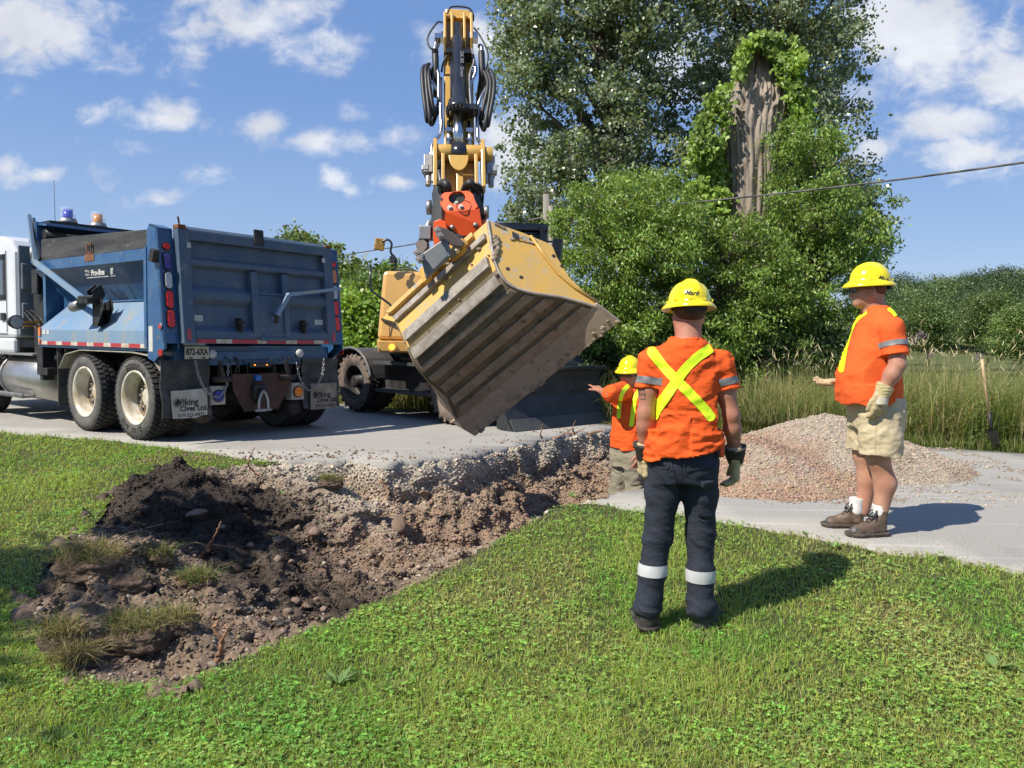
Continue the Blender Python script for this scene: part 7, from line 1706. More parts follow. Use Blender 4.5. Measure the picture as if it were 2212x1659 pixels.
# clods on the road near the rim
n = 520; a_ = r.random(n); cx_ = []; rr = np.random.default_rng(8)
for i in range(n):
    k = rr.integers(5, len(FARL)-1); p = FARL[k]+(FARL[k+1-1]-FARL[k])*rr.random()+np.array([rr.normal()*.25, abs(rr.normal())*.35+.02]); cx_.append((p[0], p[1], .010))
cx_ = np.array(cx_); inn_ = ~inside(POLY, cx_[:, 0], cx_[:, 1]); cx_ = cx_[inn_]; n = len(cx_)
o = cobj('road_crumbs', [stone_mesh(cx_, .006+.016*rr.random(n)**3, np.tile([[.28, .19, .13]], (n, 1))*(.6+.8*rr.random((n, 1))), 9)], Mstone); tag(o, 'brown crumbs of soil scattered on the road beside the trench', 'soil crumbs', kind='stuff')
# gravel pile
def pile_z(x, y):
    d1 = np.hypot((x-3.4)/1.6, (y-8.35)/1.25); d2 = np.hypot((x-2.3)/1.2, (y-7.45)/1.15); d3 = np.hypot((x-4.05)/.9, (y-8.1)/.75); d4 = np.hypot((x-2.0)/.9, (y-8.9)/.8)
    h = lambda d: np.clip(1-d, 0, 1)**.95
    z = np.maximum.reduce([.50*h(d1), .34*h(d2), .16*h(d3), .36*h(d4)]); sm = .66*h(d1)*.15+.34*h(d2)*.35
    return z+sm-.03+.03*fbm2(x, y, 3, 3)+.03*np.abs(fbm2(x, y, 12, 3, .6))*(z > .02)
gx, gy = np.meshgrid(np.arange(1.0, 5.6, .02), np.arange(6.1, 10.2, .02)); gz_ = pile_z(gx, gy); n1, n0 = gx.shape; ii = np.arange(n1*n0).reshape(n1, n0); q = np.stack([ii[:-1, :-1], ii[:-1, 1:], ii[1:, 1:], ii[1:, :-1]], -1).reshape(-1, 4)
zf_ = gz_.ravel(); q = q[(zf_[q] > -.005).any(1)]; q = q[~inside(POLY, gx.ravel()[q].mean(1), gy.ravel()[q].mean(1))]
def pile_col(x, y): 
    t = ss((fbm2(x, y, 1.3, 4, .6, 3.)+.25-.5*np.clip((x-3.0), -.5, 1)+.0*y)/.5)[:, None]; d = ss((fbm2(x, y, 2.2, 3, .6, 13.)-.05)/.4)[:, None]*.5
    c = np.array([[.38, .255, .175]])*t+np.array([[.41, .34, .26]])*(1-t); return c*(1-d)+np.array([[.25, .18, .13]])*d
cc_ = pile_col(gx.ravel(), gy.ravel())*.8
o = link('gravel_pile', mesh_from('gravel_pile', np.stack([gx.ravel(), gy.ravel(), zf_], 1), q, True, {'Col': cc_}), Mstone); tag(o, 'heap of pale pinkish gravel on the road behind the two standing men', 'gravel pile')
n = 85000; X = 1.1+4.6*r.random(n); Y = 6.2+3.9*r.random(n); Z = pile_z(X, Y); k = ((Z > -.003) | ((Z > -.028) & (r.random(n) < .12))) & ~inside(POLY, X, Y); X, Y, Z = X[k], Y[k], np.maximum(Z[k], .004); n = len(X)
S = .0045+.011*r.random(n)**3; C = pile_col(X, Y)*(.7+.6*r.random((n, 1)))*(1+.07*r.normal(size=(n, 3))); o2 = cobj('pebbles', [stone_mesh(np.stack([X, Y, Z+S*.1], 1), S, np.clip(C, .02, .8), 6)], Mstone, o); o2['kind'] = 'stuff'
# roots
Mroot = mat('root_bark', (.34, .175, .095), (.24, .125, .07), rough=.8, scale=20, bump=.003, c3=(.5, .35, .22), scale3=25)
rjit = np.random.default_rng(2)
def root(pts, r0, lab, branches=()):
    P = []
    for x, y, dz in pts:
        h = dbv.ray_cast(CAMP, ray(x, y).normalized()); p = h[0] if h[0] is not None and dz is not None else None
        P.append(p)
    base = next((p for p in P if p is not None), onz(pts[0][0], pts[0][1], .02)); Yb = base.y; Q = []
    for (x, y, dz), p in zip(pts, P): Q.append((p+Vector((0, 0, .02))) if (p is not None and dz == 0) else at(x, y, Yb+(dz or 0)))
    b = MB(); S = [p_+Vector(rjit.normal(size=3))*r0*.25 for p_ in spline(Q, 6)]; b.tube(S, [r0*.8*(1-.6*i/len(S)) for i in range(len(S))], 8)
    for br in branches: b.tube(spline([at(x, y, Yb+dz) for x, y, dz in br], 5), [r0*.5*(1-.6*i/((len(br)-1)*5+1)) for i in range((len(br)-1)*5+1)], 6)
    o = b.build('root', Mroot); tag(o, lab, 'root', 'torn roots in the dug soil')
root([(566, 1034, 0), (548, 1022, 0), (537, 1006, -.02), (541, 985, -.03), (551, 966, -.04)], .013, 'thin red root standing up at the top rim of the dark soil')
root([(432, 1210, 0), (446, 1185, -.02), (462, 1158, -.04), (478, 1127, -.05)], .015, 'orange root sticking out of the middle of the dark soil slope', [[(446, 1180, -.02), (420, 1172, 0), (395, 1185, .0), (372, 1215, 0)], [(450, 1175, -.02), (475, 1178, 0), (490, 1180, .02)]])
root([(466, 1438, 0), (474, 1415, -.02), (480, 1385, -.03), (463, 1360, -.04), (470, 1338, -.04)], .020, 'thick orange root in the bare soil near the lawn', [[(474, 1392, -.03), (484, 1375, -.05), (497, 1348, -.06)]])
root([(822, 1042, 0), (836, 1056, -.02), (838, 1082, 0)], .02, 'short bent root below the rim of the trench')
rimL = ['root tangle on the road rim in front of the blade', 'root lying flat on the trench rim below the black blade', 'forked root at the trench rim left of the pointing man', 'curled root on the far trench rim', 'reddish root end sticking up from the far rim', 'short root on the rim near the pointing man', 'root at the right end of the far trench rim']
rq = random.Random(12)
for k in range(7):
    x_ = 1172+k*18+rq.uniform(-8, 8); y_ = 946-k*1.6+rq.uniform(-4, 4); P_ = [(x_, y_, None)]; a_ = rq.uniform(-.6, .6)+(PI if rq.random() < .5 else 0)
    if k in (0, 4): P_ += [(x_+rq.uniform(-4, 4), y_-10, -.05), (x_+rq.uniform(-6, 6), y_-20, -.05), (x_+rq.uniform(-3, 9), y_-30, -.06)]
    else:
        for j in range(3): x_ += math.cos(a_)*13; y_ -= 2+rq.uniform(-2, 6); a_ += rq.uniform(-.5, .5); P_.append((x_, y_, -.03*j+rq.uniform(-.03, .03)))
    root(P_, rq.uniform(.009, .016), rimL[k], [[P_[1], (P_[1][0]+rq.uniform(-14, 14), P_[1][1]-rq.uniform(2, 9), -.05)]] if False else ())
# sod clumps with dry grass on top
Mclod = mat('soil_clod', (.155, .105, .07), (.085, .058, .040), rough=1, scale=9, bump=.012, bscale=40, c3=(.22, .16, .11), scale3=20)
def sod(px, py, s, lab, dry=.6, nb=420, hh=.07, seed=1):
    h = dbv.ray_cast(CAMP, ray(px, py).normalized()); c = h[0] if h[0] is not None else gp(px, py); rr = np.random.default_rng(seed)
    bmx = bmesh.new(); bmesh.ops.create_icosphere(bmx, subdivisions=5, radius=1)
    for v in bmx.verts:
        p = v.co; w = np.array([p.x, p.y, p.z]); d_ = .30*(float(vn3(w[0]*2.2+seed, w[1]*2.2+5, w[2]*2.2+9))-.5)+.20*(float(vn3(w[0]*6+seed, w[1]*6, w[2]*6))-.5)+.10*(float(vn3(w[0]*15+seed, w[1]*15, w[2]*15))-.5); q_ = p*(1+d_); v.co = Vector((q_.x*s, q_.y*s*.7, q_.z*s*.45))+c
    me = bpy.data.meshes.new('sod_clump'); bmx.to_mesh(me); bmx.free(); me.polygons.foreach_set('use_smooth', np.ones(len(me.polygons), bool)); o = link('sod_clump', me, Mclod); tag(o, lab, 'sod clump', 'torn sod clumps on the dug soil')
    bvs_ = BVHTree.FromPolygons([v.co for v in me.vertices], [tuple(p.vertices) for p in me.polygons]); P = []
    for i in range(nb):
        a = rr.random()*2*PI; q_ = rr.random()**.5*.95; g = bvs_.ray_cast(c+Vector((math.cos(a)*q_*s, math.sin(a)*q_*s*.7, 1)), Vector((0, 0, -1)))
        if g[0] is not None: P.append(g[0])
    P = np.array(P); n = len(P); C = np.where(rr.random((n, 1)) < dry, np.array([[.36, .30, .14]]), np.array([[.12, .19, .045]]))*(.6+.7*rr.random((n, 1)))
    g_ = blades(P, hh*(.5+rr.random(n)), np.full(n, .0035), C, 1.3, 1.0, seed); go = cobj('turf', [g_], Mdry, o); go['kind'] = 'stuff'
for a_ in ((195, 1225, .20, 'sod clump with pale hanging grass at the left end of the soil', .75, 600, .09, 1), (275, 1262, .17, 'bare brown soil clump right of the leftmost sod', .9, 60, .04, 2), (345, 1210, .10, 'small upright sod clump with green grass blades', .35, 220, .07, 3), (425, 1262, .12, 'round tuft of green and yellow turf in mid slope', .45, 650, .06, 4), (290, 1375, .19, 'wide low sod clump above the bare floor', .6, 700, .07, 5), (380, 1350, .12, 'sod clump with dead grass facing the bare floor', .8, 320, .07, 6), (135, 1385, .11, 'sod clump at the lower left corner of the soil', .8, 420, .09, 7), (165, 1440, .10, 'clump of dead straw at the lower left edge', .95, 600, .09, 8), (715, 1045, .12, 'turf clump hanging over the upper rim of the trench', .6, 300, .06, 9), (120, 1270, .11, 'soil clod at the leftmost edge of the heap', .9, 60, .04, 10)): sod(*a_)
# ---- tall grass along the far verge
r = np.random.default_rng(33)
def verge(n, u0, u1, v0, v1, hmin, hmax, seed, dryf, wide=.009):
    rr = np.random.default_rng(seed); u = u0+(u1-u0)*rr.random(n); v = np.interp(u, _fu, _fv)+v0+(v1-v0)*rr.random(n)**1.3; X = u*DU.x+v*DV.x; Y = u*DU.y+v*DV.y
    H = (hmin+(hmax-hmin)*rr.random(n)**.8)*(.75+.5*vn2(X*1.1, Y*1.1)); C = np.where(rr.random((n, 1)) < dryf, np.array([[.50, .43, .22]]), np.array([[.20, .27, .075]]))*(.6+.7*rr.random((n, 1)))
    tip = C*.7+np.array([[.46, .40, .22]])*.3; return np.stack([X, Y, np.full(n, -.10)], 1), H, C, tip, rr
parts_ = []
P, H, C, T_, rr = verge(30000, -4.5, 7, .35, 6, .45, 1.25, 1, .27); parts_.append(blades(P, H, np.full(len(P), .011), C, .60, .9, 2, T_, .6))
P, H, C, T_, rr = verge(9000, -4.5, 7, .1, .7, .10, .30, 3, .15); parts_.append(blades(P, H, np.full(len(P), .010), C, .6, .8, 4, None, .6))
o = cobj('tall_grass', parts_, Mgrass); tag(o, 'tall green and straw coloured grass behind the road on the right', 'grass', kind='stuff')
# seed heads
n = 800; P, H, C, T_, rr = verge(n, -4.5, 7, .3, 5, 1.0, 1.45, 7, 1); V = []; Pt = P.copy(); Pt[:, 2] += H
N = unit(rr.normal(size=(n, 3))); T = unit(np.stack([.5*rr.normal(size=n), .5*rr.normal(size=n), .8*np.ones(n)], 1)); sh_ = cards(Pt, unit(np.cross(T, N)), T, .06+.11*rr.random(n), np.full(n, .014), np.tile([[.62, .54, .34]], (n, 1))); sh2_ = cards(Pt, N-T*(N*T).sum(1)[:, None], T, .06+.11*rr.random(n), np.full(n, .014), np.tile([[.62, .54, .34]], (n, 1)))
st_ = blades(P, H, np.full(n, .005), np.tile([[.25, .24, .10]], (n, 1)), .10, .3, 9); o = cobj('seed_heads', [sh_, sh2_, st_], Mdry); tag(o, 'pale seed heads standing above the tall grass', 'grass', kind='stuff')
parts_ = []
P, H, C, T_, rr = verge(15000, -24, -4.5, .2, 4, .30, .85, 11, .45); parts_.append(blades(P, H, np.full(len(P), .012), C, .55, .9, 12, T_, .55))
P, H, C, T_, rr = verge(6000, -24, -4.5, -.05, .4, .06, .20, 13, .3); parts_.append(blades(P, H, np.full(len(P), .010), C, .8, .8, 14, None, .6))
o = cobj('verge_grass', parts_, Mgrass); tag(o, 'half dry verge grass seen under and beside the excavator', 'grass', kind='stuff')
# ---- trees
def inpoly(poly, n, rr):
    poly = np.array(poly, float); lo, hi = poly.min(0), poly.max(0); out = []
    while len(out) < n:
        p = lo+(hi-lo)*rr.random((n*2, 2)); out += list(p[inside(poly, p[:, 0], p[:, 1])])
    return np.array(out[:n])
Mbark = mat('bark_grey', (.16, .13, .10), (.09, .075, .06), rough=.95, scale=6, stretch=(1, 1, .2), bump=.01, bscale=20)
def crown(name, poly, Y, dY, ncl, rcl, nleaf, L, Wd, col, var, trunk_base, lab, cat, seed, droop=0, m=None, sub=7, rsub=.32, group=None, up=.5, trunk_r=.12, cm=None, thin=1.0, colw=None):
    rr = np.random.default_rng(seed); pc = inpoly(poly, ncl, rr); root_ = thing(name, lab, cat, (trunk_base.x, trunk_base.y, trunk_base.z), group=group); fr = WM[root_.name]
    parts = []; lim = MB(); cs = []
    for (a, b) in pc:
        t = rr.random()*2-1; c = at(a, b, Y+dY*t); cs.append(c); q = rcl*(.7+.6*rr.random())
        shade = .8+.4*rr.random()
        for s_ in range(sub):
            d = unit(rr.normal(size=(1, 3)))[0]; d[2] = d[2]*.8; sc_ = np.array(c)+d*q*(.45+.6*rr.random()); n = int(nleaf/ncl/sub*(.6+.8*rr.random())*thin); rs = rsub*(.6+.7*rr.random())
            off = rr.normal(size=(n, 3))*rs*.5; off[:, 2] *= .65; P = sc_+off
            T = unit(rr.normal(size=(n, 3))+np.array([[d[0]*.5, d[1]*.5, -droop]])); N = unit(rr.normal(size=(n, 3))+np.array([[0, 0, up]])); N = unit(N-T*(N*T).sum(1)[:, None])
            C = np.array([col])*shade*(1+var*rr.normal(size=(n, 1)))*(1+.08*rr.normal(size=(n, 3)))
            if colw is not None: w = (rr.random((n, 1)) < .35); C = np.where(w, np.array([colw])*(.8+.4*rr.random((n, 1))), C)
            s0 = .7+.6*rr.random(n); parts.append(cards(P, N, T, L*s0, Wd*s0, np.clip(C, .008, 1), .12))
    cobj('crown', parts, m or Mleaf, root_)
    tb = Vector(trunk_base); top = Vector((np.mean([c.x for c in cs]), np.mean([c.y for c in cs]), max(c.z for c in cs)*.92)); tr = MB()
    S = spline([tb-Vector((0, 0, .2)), tb.lerp(top, .3)+Vector((.15, 0, 0)), tb.lerp(top, .65)-Vector((.1, 0, 0)), top], 8); tr.tube(S, [trunk_r*(1-.8*i/len(S)) for i in range(len(S))], 12)
    for c in cs[::max(1, len(cs)//45)]:
        k = min(len(S)-2, max(1, int(len(S)*max(.08, (c.z-tb.z)/(top.z-tb.z)-.18)))); p = S[k]; mid = p.lerp(c, .5)+Vector((0, 0, .15)); tr.tube(spline([p, mid, c], 5), [trunk_r*(.34-.028*i) for i in range(11)], 6)
        for _ in range(2): e = c+Vector(rr.normal(size=3))*rcl*.5; tr.tube([mid.lerp(c, .6), e], [trunk_r*.12, .004], 5)
    tr.build('trunk', Mbark, root_); return root_
gpt = lambda px, Y: Vector(((px-CX)/FPX*Y, Y, -.1))
crown('cottonwood_tree', [(1110, -260), (1092, 70), (1105, 170), (1100, 240), (1130, 300), (1122, 370), (1140, 430), (1125, 480), (1180, 500), (1300, 480), (1420, 480), (1470, 380), (1480, 200), (1470, -260)], 19.5, 1.8, 150, .75, 82000, .090, .076, (.19, .25, .125), .30, gpt(1360, 20), 'tall cottonwood with silvery fluttering leaves behind the excavator cab, left of the dead trunk', 'tree', 1, m=Mleafp, up=.2, trunk_r=.28, colw=(.34, .40, .29))
crown('cottonwood_tree', [(1500, -260), (1500, 60), (1490, 200), (1500, 400), (1600, 500), (1760, 600), (1870, 560), (1890, 480), (1865, 420), (1838, 330), (1840, 240), (1822, 190), (1842, 100), (1828, 40), (1858, 0), (1845, -260)], 20.5, 1.8, 150, .75, 76000, .090, .076, (.19, .25, .125), .30, gpt(1700, 21), 'tall cottonwood with silvery leaves rising behind the dead trunk', 'tree', 2, m=Mleafp, up=.2, trunk_r=.26, colw=(.34, .40, .29))
crown('boxelder_tree', [(1215, 560), (1205, 490), (1250, 430), (1300, 365), (1340, 350), (1400, 390), (1450, 380), (1490, 440), (1510, 600), (1490, 820), (1400, 880), (1290, 850), (1240, 700)], 14.8, 1.0, 110, .50, 80000, .082, .031, (.215, .32, .070), .28, gpt(1360, 15), 'bushy yellow green box elder right behind the tilted bucket', 'tree', 3, droop=1.0, trunk_r=.09, rsub=.24)
crown('boxelder_tree', [(1460, 470), (1530, 480), (1590, 540), (1620, 480), (1690, 440), (1700, 680), (1690, 880), (1480, 900), (1440, 650)], 14.6, .9, 70, .48, 58000, .082, .031, (.20, .30, .065), .25, gpt(1540, 14.8), 'box elder covering the foot of the dead trunk', 'tree', 4, droop=1.0, trunk_r=.08, rsub=.24)
crown('boxelder_tree', [(1670, 430), (1660, 350), (1700, 280), (1740, 275), (1790, 330), (1820, 410), (1880, 460), (1895, 530), (1880, 600), (1900, 690), (1880, 850), (1700, 880), (1650, 700), (1640, 540)], 14.9, 1.0, 95, .50, 66000, .082, .031, (.21, .315, .070), .25, gpt(1770, 15), 'loose box elder right of the dead trunk, behind the man in shorts', 'tree', 5, droop=1.0, trunk_r=.09, rsub=.24)
crown('shade_dark_shrub', [(1240, 780), (1300, 700), (1500, 740), (1760, 720), (1900, 780), (1900, 890), (1250, 890)], 14.1, .4, 46, .35, 20000, .07, .05, (.055, .095, .028), .3, gpt(1600, 14.0), 'low shrubs under the box elders, shade put into their dark leaf colour', 'shrub', 6, trunk_r=.04)  # leaf colour darkened to carry the shade of the trees above
# trees at the left behind the truck and the excavator
crown('hedge_tree', [(725, 660), (735, 600), (760, 570), (800, 585), (860, 600), (930, 640), (940, 780), (720, 790)], 19, 1.6, 60, .6, 26000, .10, .07, (.14, .22, .055), .3, gpt(800, 19), 'leafy bush seen between the tailgate and the excavator hood', 'bush', 7, trunk_r=.09)
crown('hedge_tree', [(605, 525), (640, 500), (665, 505), (685, 560), (708, 520), (720, 560), (740, 590), (765, 560), (785, 600), (780, 700), (600, 720), (600, 560)], 24, 1.5, 70, .42, 20000, .12, .08, (.16, .22, .06), .3, gpt(680, 24), 'round topped tree whose crown rises above the tailgate', 'tree', 8, trunk_r=.12)
crown('hedge_tree', [(-260, 640), (0, 650), (300, 660), (560, 700), (560, 790), (-260, 790)], 30, 2, 60, 1.1, 16000, .20, .13, (.12, .18, .05), .3, gpt(200, 30), 'row of bushes hidden behind the dump truck', 'bush', 9, trunk_r=.12)
crown('vine_bush', [(720, 640), (780, 640), (830, 700), (830, 790), (720, 800)], 16.5, .5, 30, .4, 12000, .10, .085, (.24, .38, .07), .3, gpt(775, 16.4), 'bright green vine leaves climbing beside the excavator', 'bush', 10, trunk_r=.04)
# dead trunk with vines
root_ = thing('dead_tree', 'broken grey dead trunk with furrowed bark, overgrown by vines at its top', 'dead tree', (gpt(1630, 16.2).x, 16.2, -.1))
cen = [(1622, 905), (1620, 700), (1616, 560), (1622, 400), (1624, 290), (1632, 220), (1636, 170), (1640, 130), (1641, 98)]; wid = [136, 126, 116, 110, 118, 108, 78, 48, 32]
cp = spline([at(x, y, 16.2) for x, y in cen], 22); wr_ = np.interp(np.linspace(0, 1, len(cp)), np.linspace(0, 1, len(wid)), wid)*.5/FPX*16.2; seg = 150; V = []
for i, (p, w) in enumerate(zip(cp, wr_)):
    th = np.arange(seg)*2*PI/seg; h = i*.055
    rg = 1-2*np.abs(vn3(np.cos(th)*9+h*.25, np.sin(th)*9, np.full(seg, h*.9)+2*vn3(np.cos(th)*3, np.sin(th)*3, np.full(seg, h)))-.5)*2
    rg2 = vn3(np.cos(th)*18, np.sin(th)*18, np.full(seg, h*3.0)); lump = vn3(np.cos(th)*1.5+4, np.sin(th)*1.5, np.full(seg, h*.5))-.5
    rr_ = w*(1+.30*lump)+.075*rg+.045*rg2
    if i > len(cp)-16: rr_ = rr_*(1+.5*(vn3(np.cos(th)*5, np.sin(th)*5, np.full(seg, 3.))-.5)*(i-len(cp)+16)/16)
    V += [(p.x+math.cos(t)*q_, p.y+math.sin(t)*q_, p.z+(.10*float(vn2(np.array(t*2), np.array(1.)))*(1 if i > len(cp)-4 else 0))) for t, q_ in zip(th, rr_)]
F = [(i*seg+k, i*seg+(k+1) % seg, (i+1)*seg+(k+1) % seg, (i+1)*seg+k) for i in range(len(cp)-1) for k in range(seg)]
link('trunk', mesh_from('trunk', V, F, True), mat('dead_bark', (.37, .31, .25), (.24, .195, .155), rough=.95, scale=5, stretch=(1, 1, .25), c3=(.42, .40, .36), scale3=8, con3=(.55, .7), bump=.02, bscale=16), root_)
def vine(polys, Y, n, seed, lab_, col=(.22, .33, .055)):
    rr = np.random.default_rng(seed); parts = []
    for poly, k in polys:
        P2 = inpoly(poly, int(n*k), rr); P = np.array([tuple(at(a, b, Y+rr.uniform(-.35, .35))) for a, b in P2]); P += .07*rr.normal(size=P.shape)*np.array([[1, 1, .6]]); P = P[(vn3(P[:, 0]*1.7+3, P[:, 1]*1.7, P[:, 2]*1.5)*.6+vn3(P[:, 0]*4, P[:, 1]*4, P[:, 2]*4)*.4) > .42]; m_ = len(P)
        T = unit(rr.normal(size=(m_, 3))*.7+np.array([[0, -.2, -1]])); N = unit(rr.normal(size=(m_, 3))*.6+np.array([[-.3, -.8, .5]])); N = unit(N-T*(N*T).sum(1)[:, None]); s0 = .7+.6*rr.random(m_)
        clump = vn3(P[:, 0]*2.2, P[:, 1]*2, P[:, 2]*2.2)[:, None]; C = np.array([col])*(.55+.9*clump)*(.75+.5*rr.random((m_, 1))); parts.append(cards(P, N, T, .105*s0, .085*s0, np.clip(C, .01, 1), .1))
    cobj('vine', parts, Mleaf, root_)
vine([([(1500, 300), (1530, 215), (1572, 180), (1580, 240), (1560, 330), (1572, 420), (1568, 540), (1490, 570), (1478, 420)], .55), ([(1600, 120), (1612, 92), (1650, 74), (1712, 84), (1735, 130), (1728, 190), (1700, 215), (1678, 150), (1655, 100), (1628, 104), (1608, 150), (1592, 180)], .28), ([(1692, 170), (1725, 130), (1750, 200), (1740, 330), (1700, 300)], .17)], 15.75, 17000, 5, 'vine')
# far wooded hill
hv = lambda u: 0
def hill_z(x, y):
    d = y+.0*x; a = np.arctan2(x, y); prof = np.interp(a, [-.7, -.45, -.2, 0, .3, .46, .5, .55, .6, .7, .9], [2, 3, 4, 4, 6, 6.8, 7.4, 8.6, 9.8, 10, 10]); return prof*ss((d-75)/85)+.5*fbm2(x, y, .03, 3)
gx, gy = np.meshgrid(np.linspace(-140, 240, 90), np.linspace(72, 230, 50)); gzz = hill_z(gx, gy)-.3; n1, n0 = gx.shape; ii = np.arange(n1*n0).reshape(n1, n0); q = np.stack([ii[:-1, :-1], ii[:-1, 1:], ii[1:, 1:], ii[1:, :-1]], -1).reshape(-1, 4)
o = link('hill', mesh_from('hill', np.stack([gx.ravel(), gy.ravel(), gzz.ravel()], 1), q, True), Mground); tag(o, kind='structure')
rr = np.random.default_rng(44); parts_ = []
for i in range(660):
    a = rr.uniform(.43, .66) if rr.random() < .84 else rr.uniform(-.65, .43); d = 88+95*rr.random()**.9; x_, y_ = math.sin(a)*d*1.15, math.cos(a)*d*1.15; hh = rr.uniform(3.5, 8.5)*(1 if rr.random() < .85 else .6); z_ = float(hill_z(np.array(x_), np.array(y_)))
    k = 1250 if a > .43 else 300; nl_ = 13; cl_ = unit(rr.normal(size=(nl_, 3))); cl_[:, 2] = np.abs(cl_[:, 2])*1.1-.2; wdt = rr.uniform(.30, .46); ci = rr.integers(0, nl_, k); th = unit(rr.normal(size=(k, 3)))
    P = np.array([[x_, y_, z_+hh*.5]])+cl_[ci]*np.array([[hh*wdt*.75, hh*wdt*.75, hh*.42]])+th*hh*.20*(.6+.5*rr.random((k, 1)))
    c = np.array([[.075, .125, .045], [.105, .160, .045], [.055, .095, .040], [.14, .185, .06], [.085, .135, .05]][rr.integers(5)])*(.55+.95*rr.random())
    N = unit(th+.5*rr.normal(size=(k, 3))); T = unit(np.cross(N, rr.normal(size=(k, 3)))); parts_.append(cards(P, N, T, .19+.14*rr.random(k), .15+.10*rr.random(k), np.clip(c[None]*(.75+.5*rr.random((k, 1))), .01, 1), .1))
o = cobj('far_woods', parts_, Mleaf); tag(o, 'wooded hillside far behind the tall grass on the right', 'woods', kind='stuff')
# field bushes at the foot of the hill
for (px, py, Y, s_, lab, col) in ((2000, 700, 45, 2.2, 'rounded pale green tree in the field left of the shovel line', (.12, .18, .055)), (2130, 690, 50, 2.8, 'broad light green tree in the field above the shovel', (.13, .19, .055)), (2200, 720, 40, 1.8, 'small tree in the field at the right border', (.15, .22, .06)), (1950, 690, 60, 2.6, 'dark tree behind the shoulder of the man in shorts', (.11, .17, .05))):
    w = s_*FPX/Y*.55; crown('field_tree', [(px-w, py+w*.9), (px-w, py-w*.2), (px-w*.4, py-w), (px+w*.4, py-w), (px+w, py-w*.2), (px+w, py+w*.9)], Y, s_*.8, 40, s_*.3, 30000, .11, .075, col, .3, gpt(px, Y), lab, 'tree', int(px), trunk_r=.12, rsub=.6)
# utility pole, cables, shovel
Mpole = mat('pole_weathered', (.34, .31, .27), (.22, .20, .17), rough=.95, scale=8, stretch=(1, 1, .08), bump=.006)
pt = thing('utility_pole', 'weathered wooden utility pole half hidden by leaves behind the cab', 'utility pole', (at(1190, 560, 17.6).x, 17.6, -.1))
b = MB(); b.tube([Vector((at(1190, 560, 17.6).x, 17.6, -.2)), at(1180, 420, 17.6)], [.11, .075], 14); b.build('pole', Mpole, pt)
b = MB(); b.tube([at(1198, 900, 17.5), at(1190, 445, 17.5)], [.05, .05], 8); b.build('brace', Mpole, pt)
b = MB(); b.cyl(at(1184, 470, 17.5), at(1184, 464, 17.5), .04); b.build('insulator', Mgalv, pt)
def cable(P, r0, lab):
    b = MB(); b.tube(spline(P, 14), r0, 6); o = b.build('overhead_cable', mat('cable_sheath', (.05, .05, .05), (.16, .15, .14), rough=.5, scale=3)); tag(o, lab, 'cable')
cable([at(2420, 320, 8.2), at(2212, 351, 9.3), at(1900, 393, 11.2), at(1570, 430, 13.6), at(1186, 467, 17.5)], .014, 'twisted overhead cable crossing the sky on the right to the box elders')
cable([at(1186, 467, 17.5), at(905, 525, 25), at(780, 545, 30), at(560, 580, 40)], .02, 'thin overhead cable running left past the excavator mirror')
sv_ = thing('shovel', 'wooden handled shovel stuck upright in the verge grass at the right', 'shovel', tuple(at(2148, 965, 9.75)))
b = MB(); b.tube([at(2121, 776, 9.85), at(2124, 800, 9.84), at(2137, 898, 9.78)], [.019, .018, .019], 12); b.build('handle', mat('ash_wood', (.58, .42, .25), (.50, .34, .19), rough=.6, scale=9, stretch=(4, 4, .3)), sv_)
b = MB(); b.tube([at(2137, 890, 9.785), at(2140, 915, 9.77), at(2141, 932, 9.76)], [.024, .026, .02], 12); p0, p1 = at(2141, 928, 9.76), at(2150, 966, 9.72)
ax_ = (p1-p0).normalized(); sd_ = Vector((.16, -.98, .0)).normalized(); rows = []
for i in range(8):
    t = i/7; w = .10*(1-.0*t) if t < .6 else .10*(1-((t-.6)/.4)**2*.95); c = p0.lerp(p1, t); rows.append([c+sd_*w*k+ax_.cross(sd_)*.02*(1-k*k) for k in np.linspace(-1, 1, 7)])
V = [p for r_ in rows for p in r_]; b.add(V, [(i*7+j, i*7+j+1, (i+1)*7+j+1, (i+1)*7+j) for i in range(7) for j in range(6)], True); b.build('blade', Mblack, sv_)
# leafy weeds among the tall grass at the right border
rr = np.random.default_rng(71); parts_ = []
for i in range(150):
    px_ = rr.uniform(2085, 2300); Yp = rr.uniform(9.9, 11.0); b0 = at(px_, 900, Yp); hh_ = rr.uniform(.35, .95)
    for j in range(11):
        z_ = hh_*(j+1)/11; a = rr.random()*2*PI; T = unit(np.array([[math.cos(a), math.sin(a), .25]])); N = unit(np.array([[-math.cos(a)*.25, -math.sin(a)*.25, 1]])); L_ = .12*(1.2-.6*j/11)
        parts_.append(cards(np.array([[b0.x, b0.y, z_]])+T*L_*.55, N, T, np.array([L_]), np.array([L_*.30]), np.array([[.20, .32, .085]])*(.7+.6*rr.random()), .15))
    parts_.append(blades(np.array([[b0.x, b0.y, -.05]]), np.array([hh_+.05]), np.array([.012]), np.array([[.16, .22, .07]]), .0, 0, i))
o = cobj('leafy_weeds', parts_, Mleaf); tag(o, 'broad leafed green weeds around the shovel at the right border', 'weeds', kind='stuff')
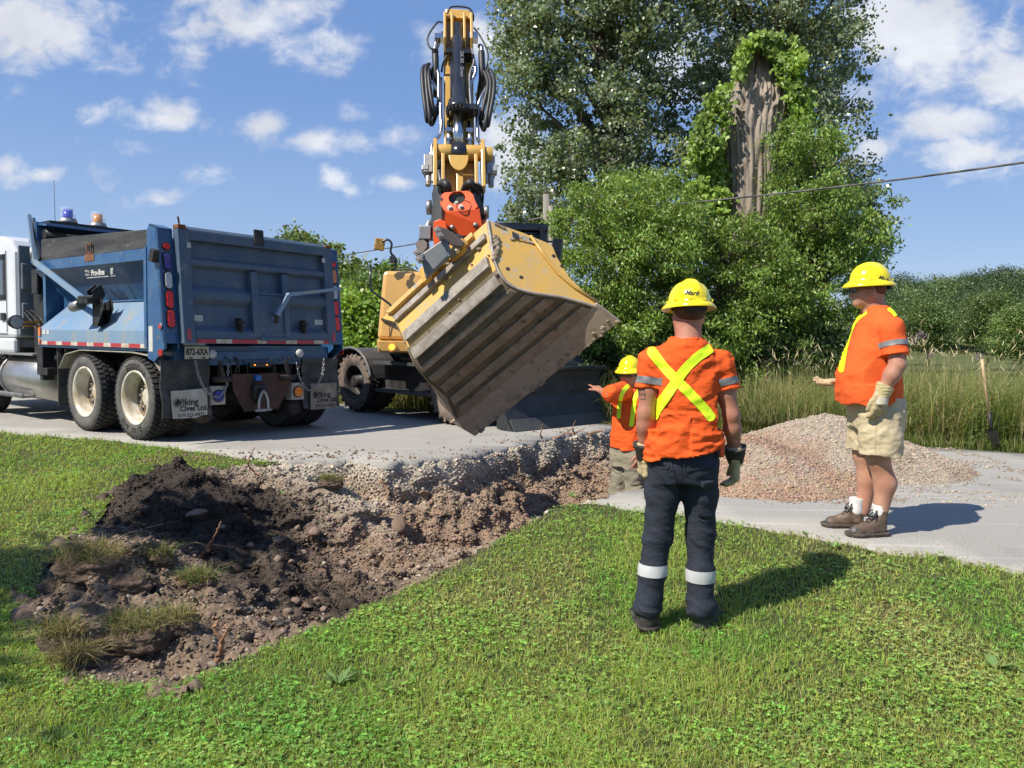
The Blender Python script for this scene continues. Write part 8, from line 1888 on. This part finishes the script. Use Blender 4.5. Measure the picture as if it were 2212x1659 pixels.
# tufts and purple flower heads at the edge of the tall grass
def tuft(c, n, h, lab, seed, col=(.15, .2, .06), cat='grass tuft', spread=.25):
    rr = np.random.default_rng(seed); P = np.array([tuple(c)])+np.stack([rr.normal(size=n)*spread, rr.normal(size=n)*spread, np.zeros(n)], 1); C = np.array([col])*(.6+.8*rr.random((n, 1))); dr = rr.random(n) < .35; C[dr] = np.array([.36, .30, .14]); o = cobj('grass_tuft', [blades(P, h*(.5+rr.random(n)), np.full(n, .008), C, .7, 1, seed)], Mgrass); tag(o, lab, cat)
tuft(at(1650, 905, 11.0), 900, .42, 'green tuft of grass at the road edge behind the gravel pile', 3, spread=.40); tuft(at(1300, 890, 13.4), 1100, .7, 'tall dry grass beside the black blade behind the pointing man', 4, (.16, .19, .07), spread=.5)
for i, (px, py, lab) in enumerate(((1948, 717, 'dusky purple flower head just right of the orange shirt'), (1990, 722, 'dusky purple flower head left of the pale seed heads'), (1972, 735, 'low purple flower head behind the back of the man in shorts'), (2112, 770, 'purple flower head left of the shovel handle'), (2010, 765, 'small purple flower head in mid grass'))):
    p = at(px, py, 10.6+.3*i); rr = np.random.default_rng(i); k = 90; P = np.array([tuple(p)])+rr.normal(size=(k, 3))*np.array([[.03, .03, .035]]); N = unit(rr.normal(size=(k, 3))); T = unit(np.cross(N, rr.normal(size=(k, 3)))); st = blades(np.array([[p.x, p.y, -.1]]), np.array([p.z+.1]), np.array([.012]), np.array([[.12, .15, .06]]), .0, .0, 1)
    o = cobj('wildflower', [cards(P, N, T, np.full(k, .022), np.full(k, .018), np.tile([[.30, .22, .27]], (k, 1))*(.6+.7*rr.random((k, 1)))), st], Mdry); tag(o, lab, 'wildflower', 'purple flowers in the tall grass')

# unseen maple, added left of the camera to shade the lawn and soil
rt = thing('unseen_shade_maple', 'unseen maple added left of the camera to shade the lawn and soil heap', 'tree', (-8.3, 1.6, -.4))
rr = np.random.default_rng(9); parts_ = []; tr = MB(); tr.tube(spline([Vector((-8.3, 1.6, -.5)), Vector((-8.2, 1.7, 1.5)), Vector((-8.0, 1.9, 4)), Vector((-8.1, 1.9, 7))], 6), .16, 12)
for cx_, cy_, cz_, rx, ry, rz, n in ((-5.62, 3.95, 4.05, .42, .34, .2, 1500), (-6.3, 2.9, 4.1, .45, .28, .25, 1200), (-8.6, .6, 6, 1.4, 1.4, 1.2, 4000)):
    P = np.array([[cx_, cy_, cz_]])+rr.normal(size=(n, 3))*np.array([[rx, ry, rz]])*.55; N = unit(rr.normal(size=(n, 3))+np.array([[0, 0, 1.2]])); T = unit(np.cross(N, rr.normal(size=(n, 3)))); parts_.append(cards(P, N, T, np.full(n, .13), np.full(n, .12), np.tile([[.12, .19, .04]], (n, 1))*(.7+.6*rr.random((n, 1)))))
    tr.tube(spline([Vector((-8.1, 1.8, 3.6)), Vector(((cx_-8.1)/2, (cy_+1.8)/2, 4.1)), Vector((cx_, cy_, cz_))], 6), .04, 8)
cobj('crown', parts_, Mleaf, rt); tr.build('trunk', Mbark, rt)
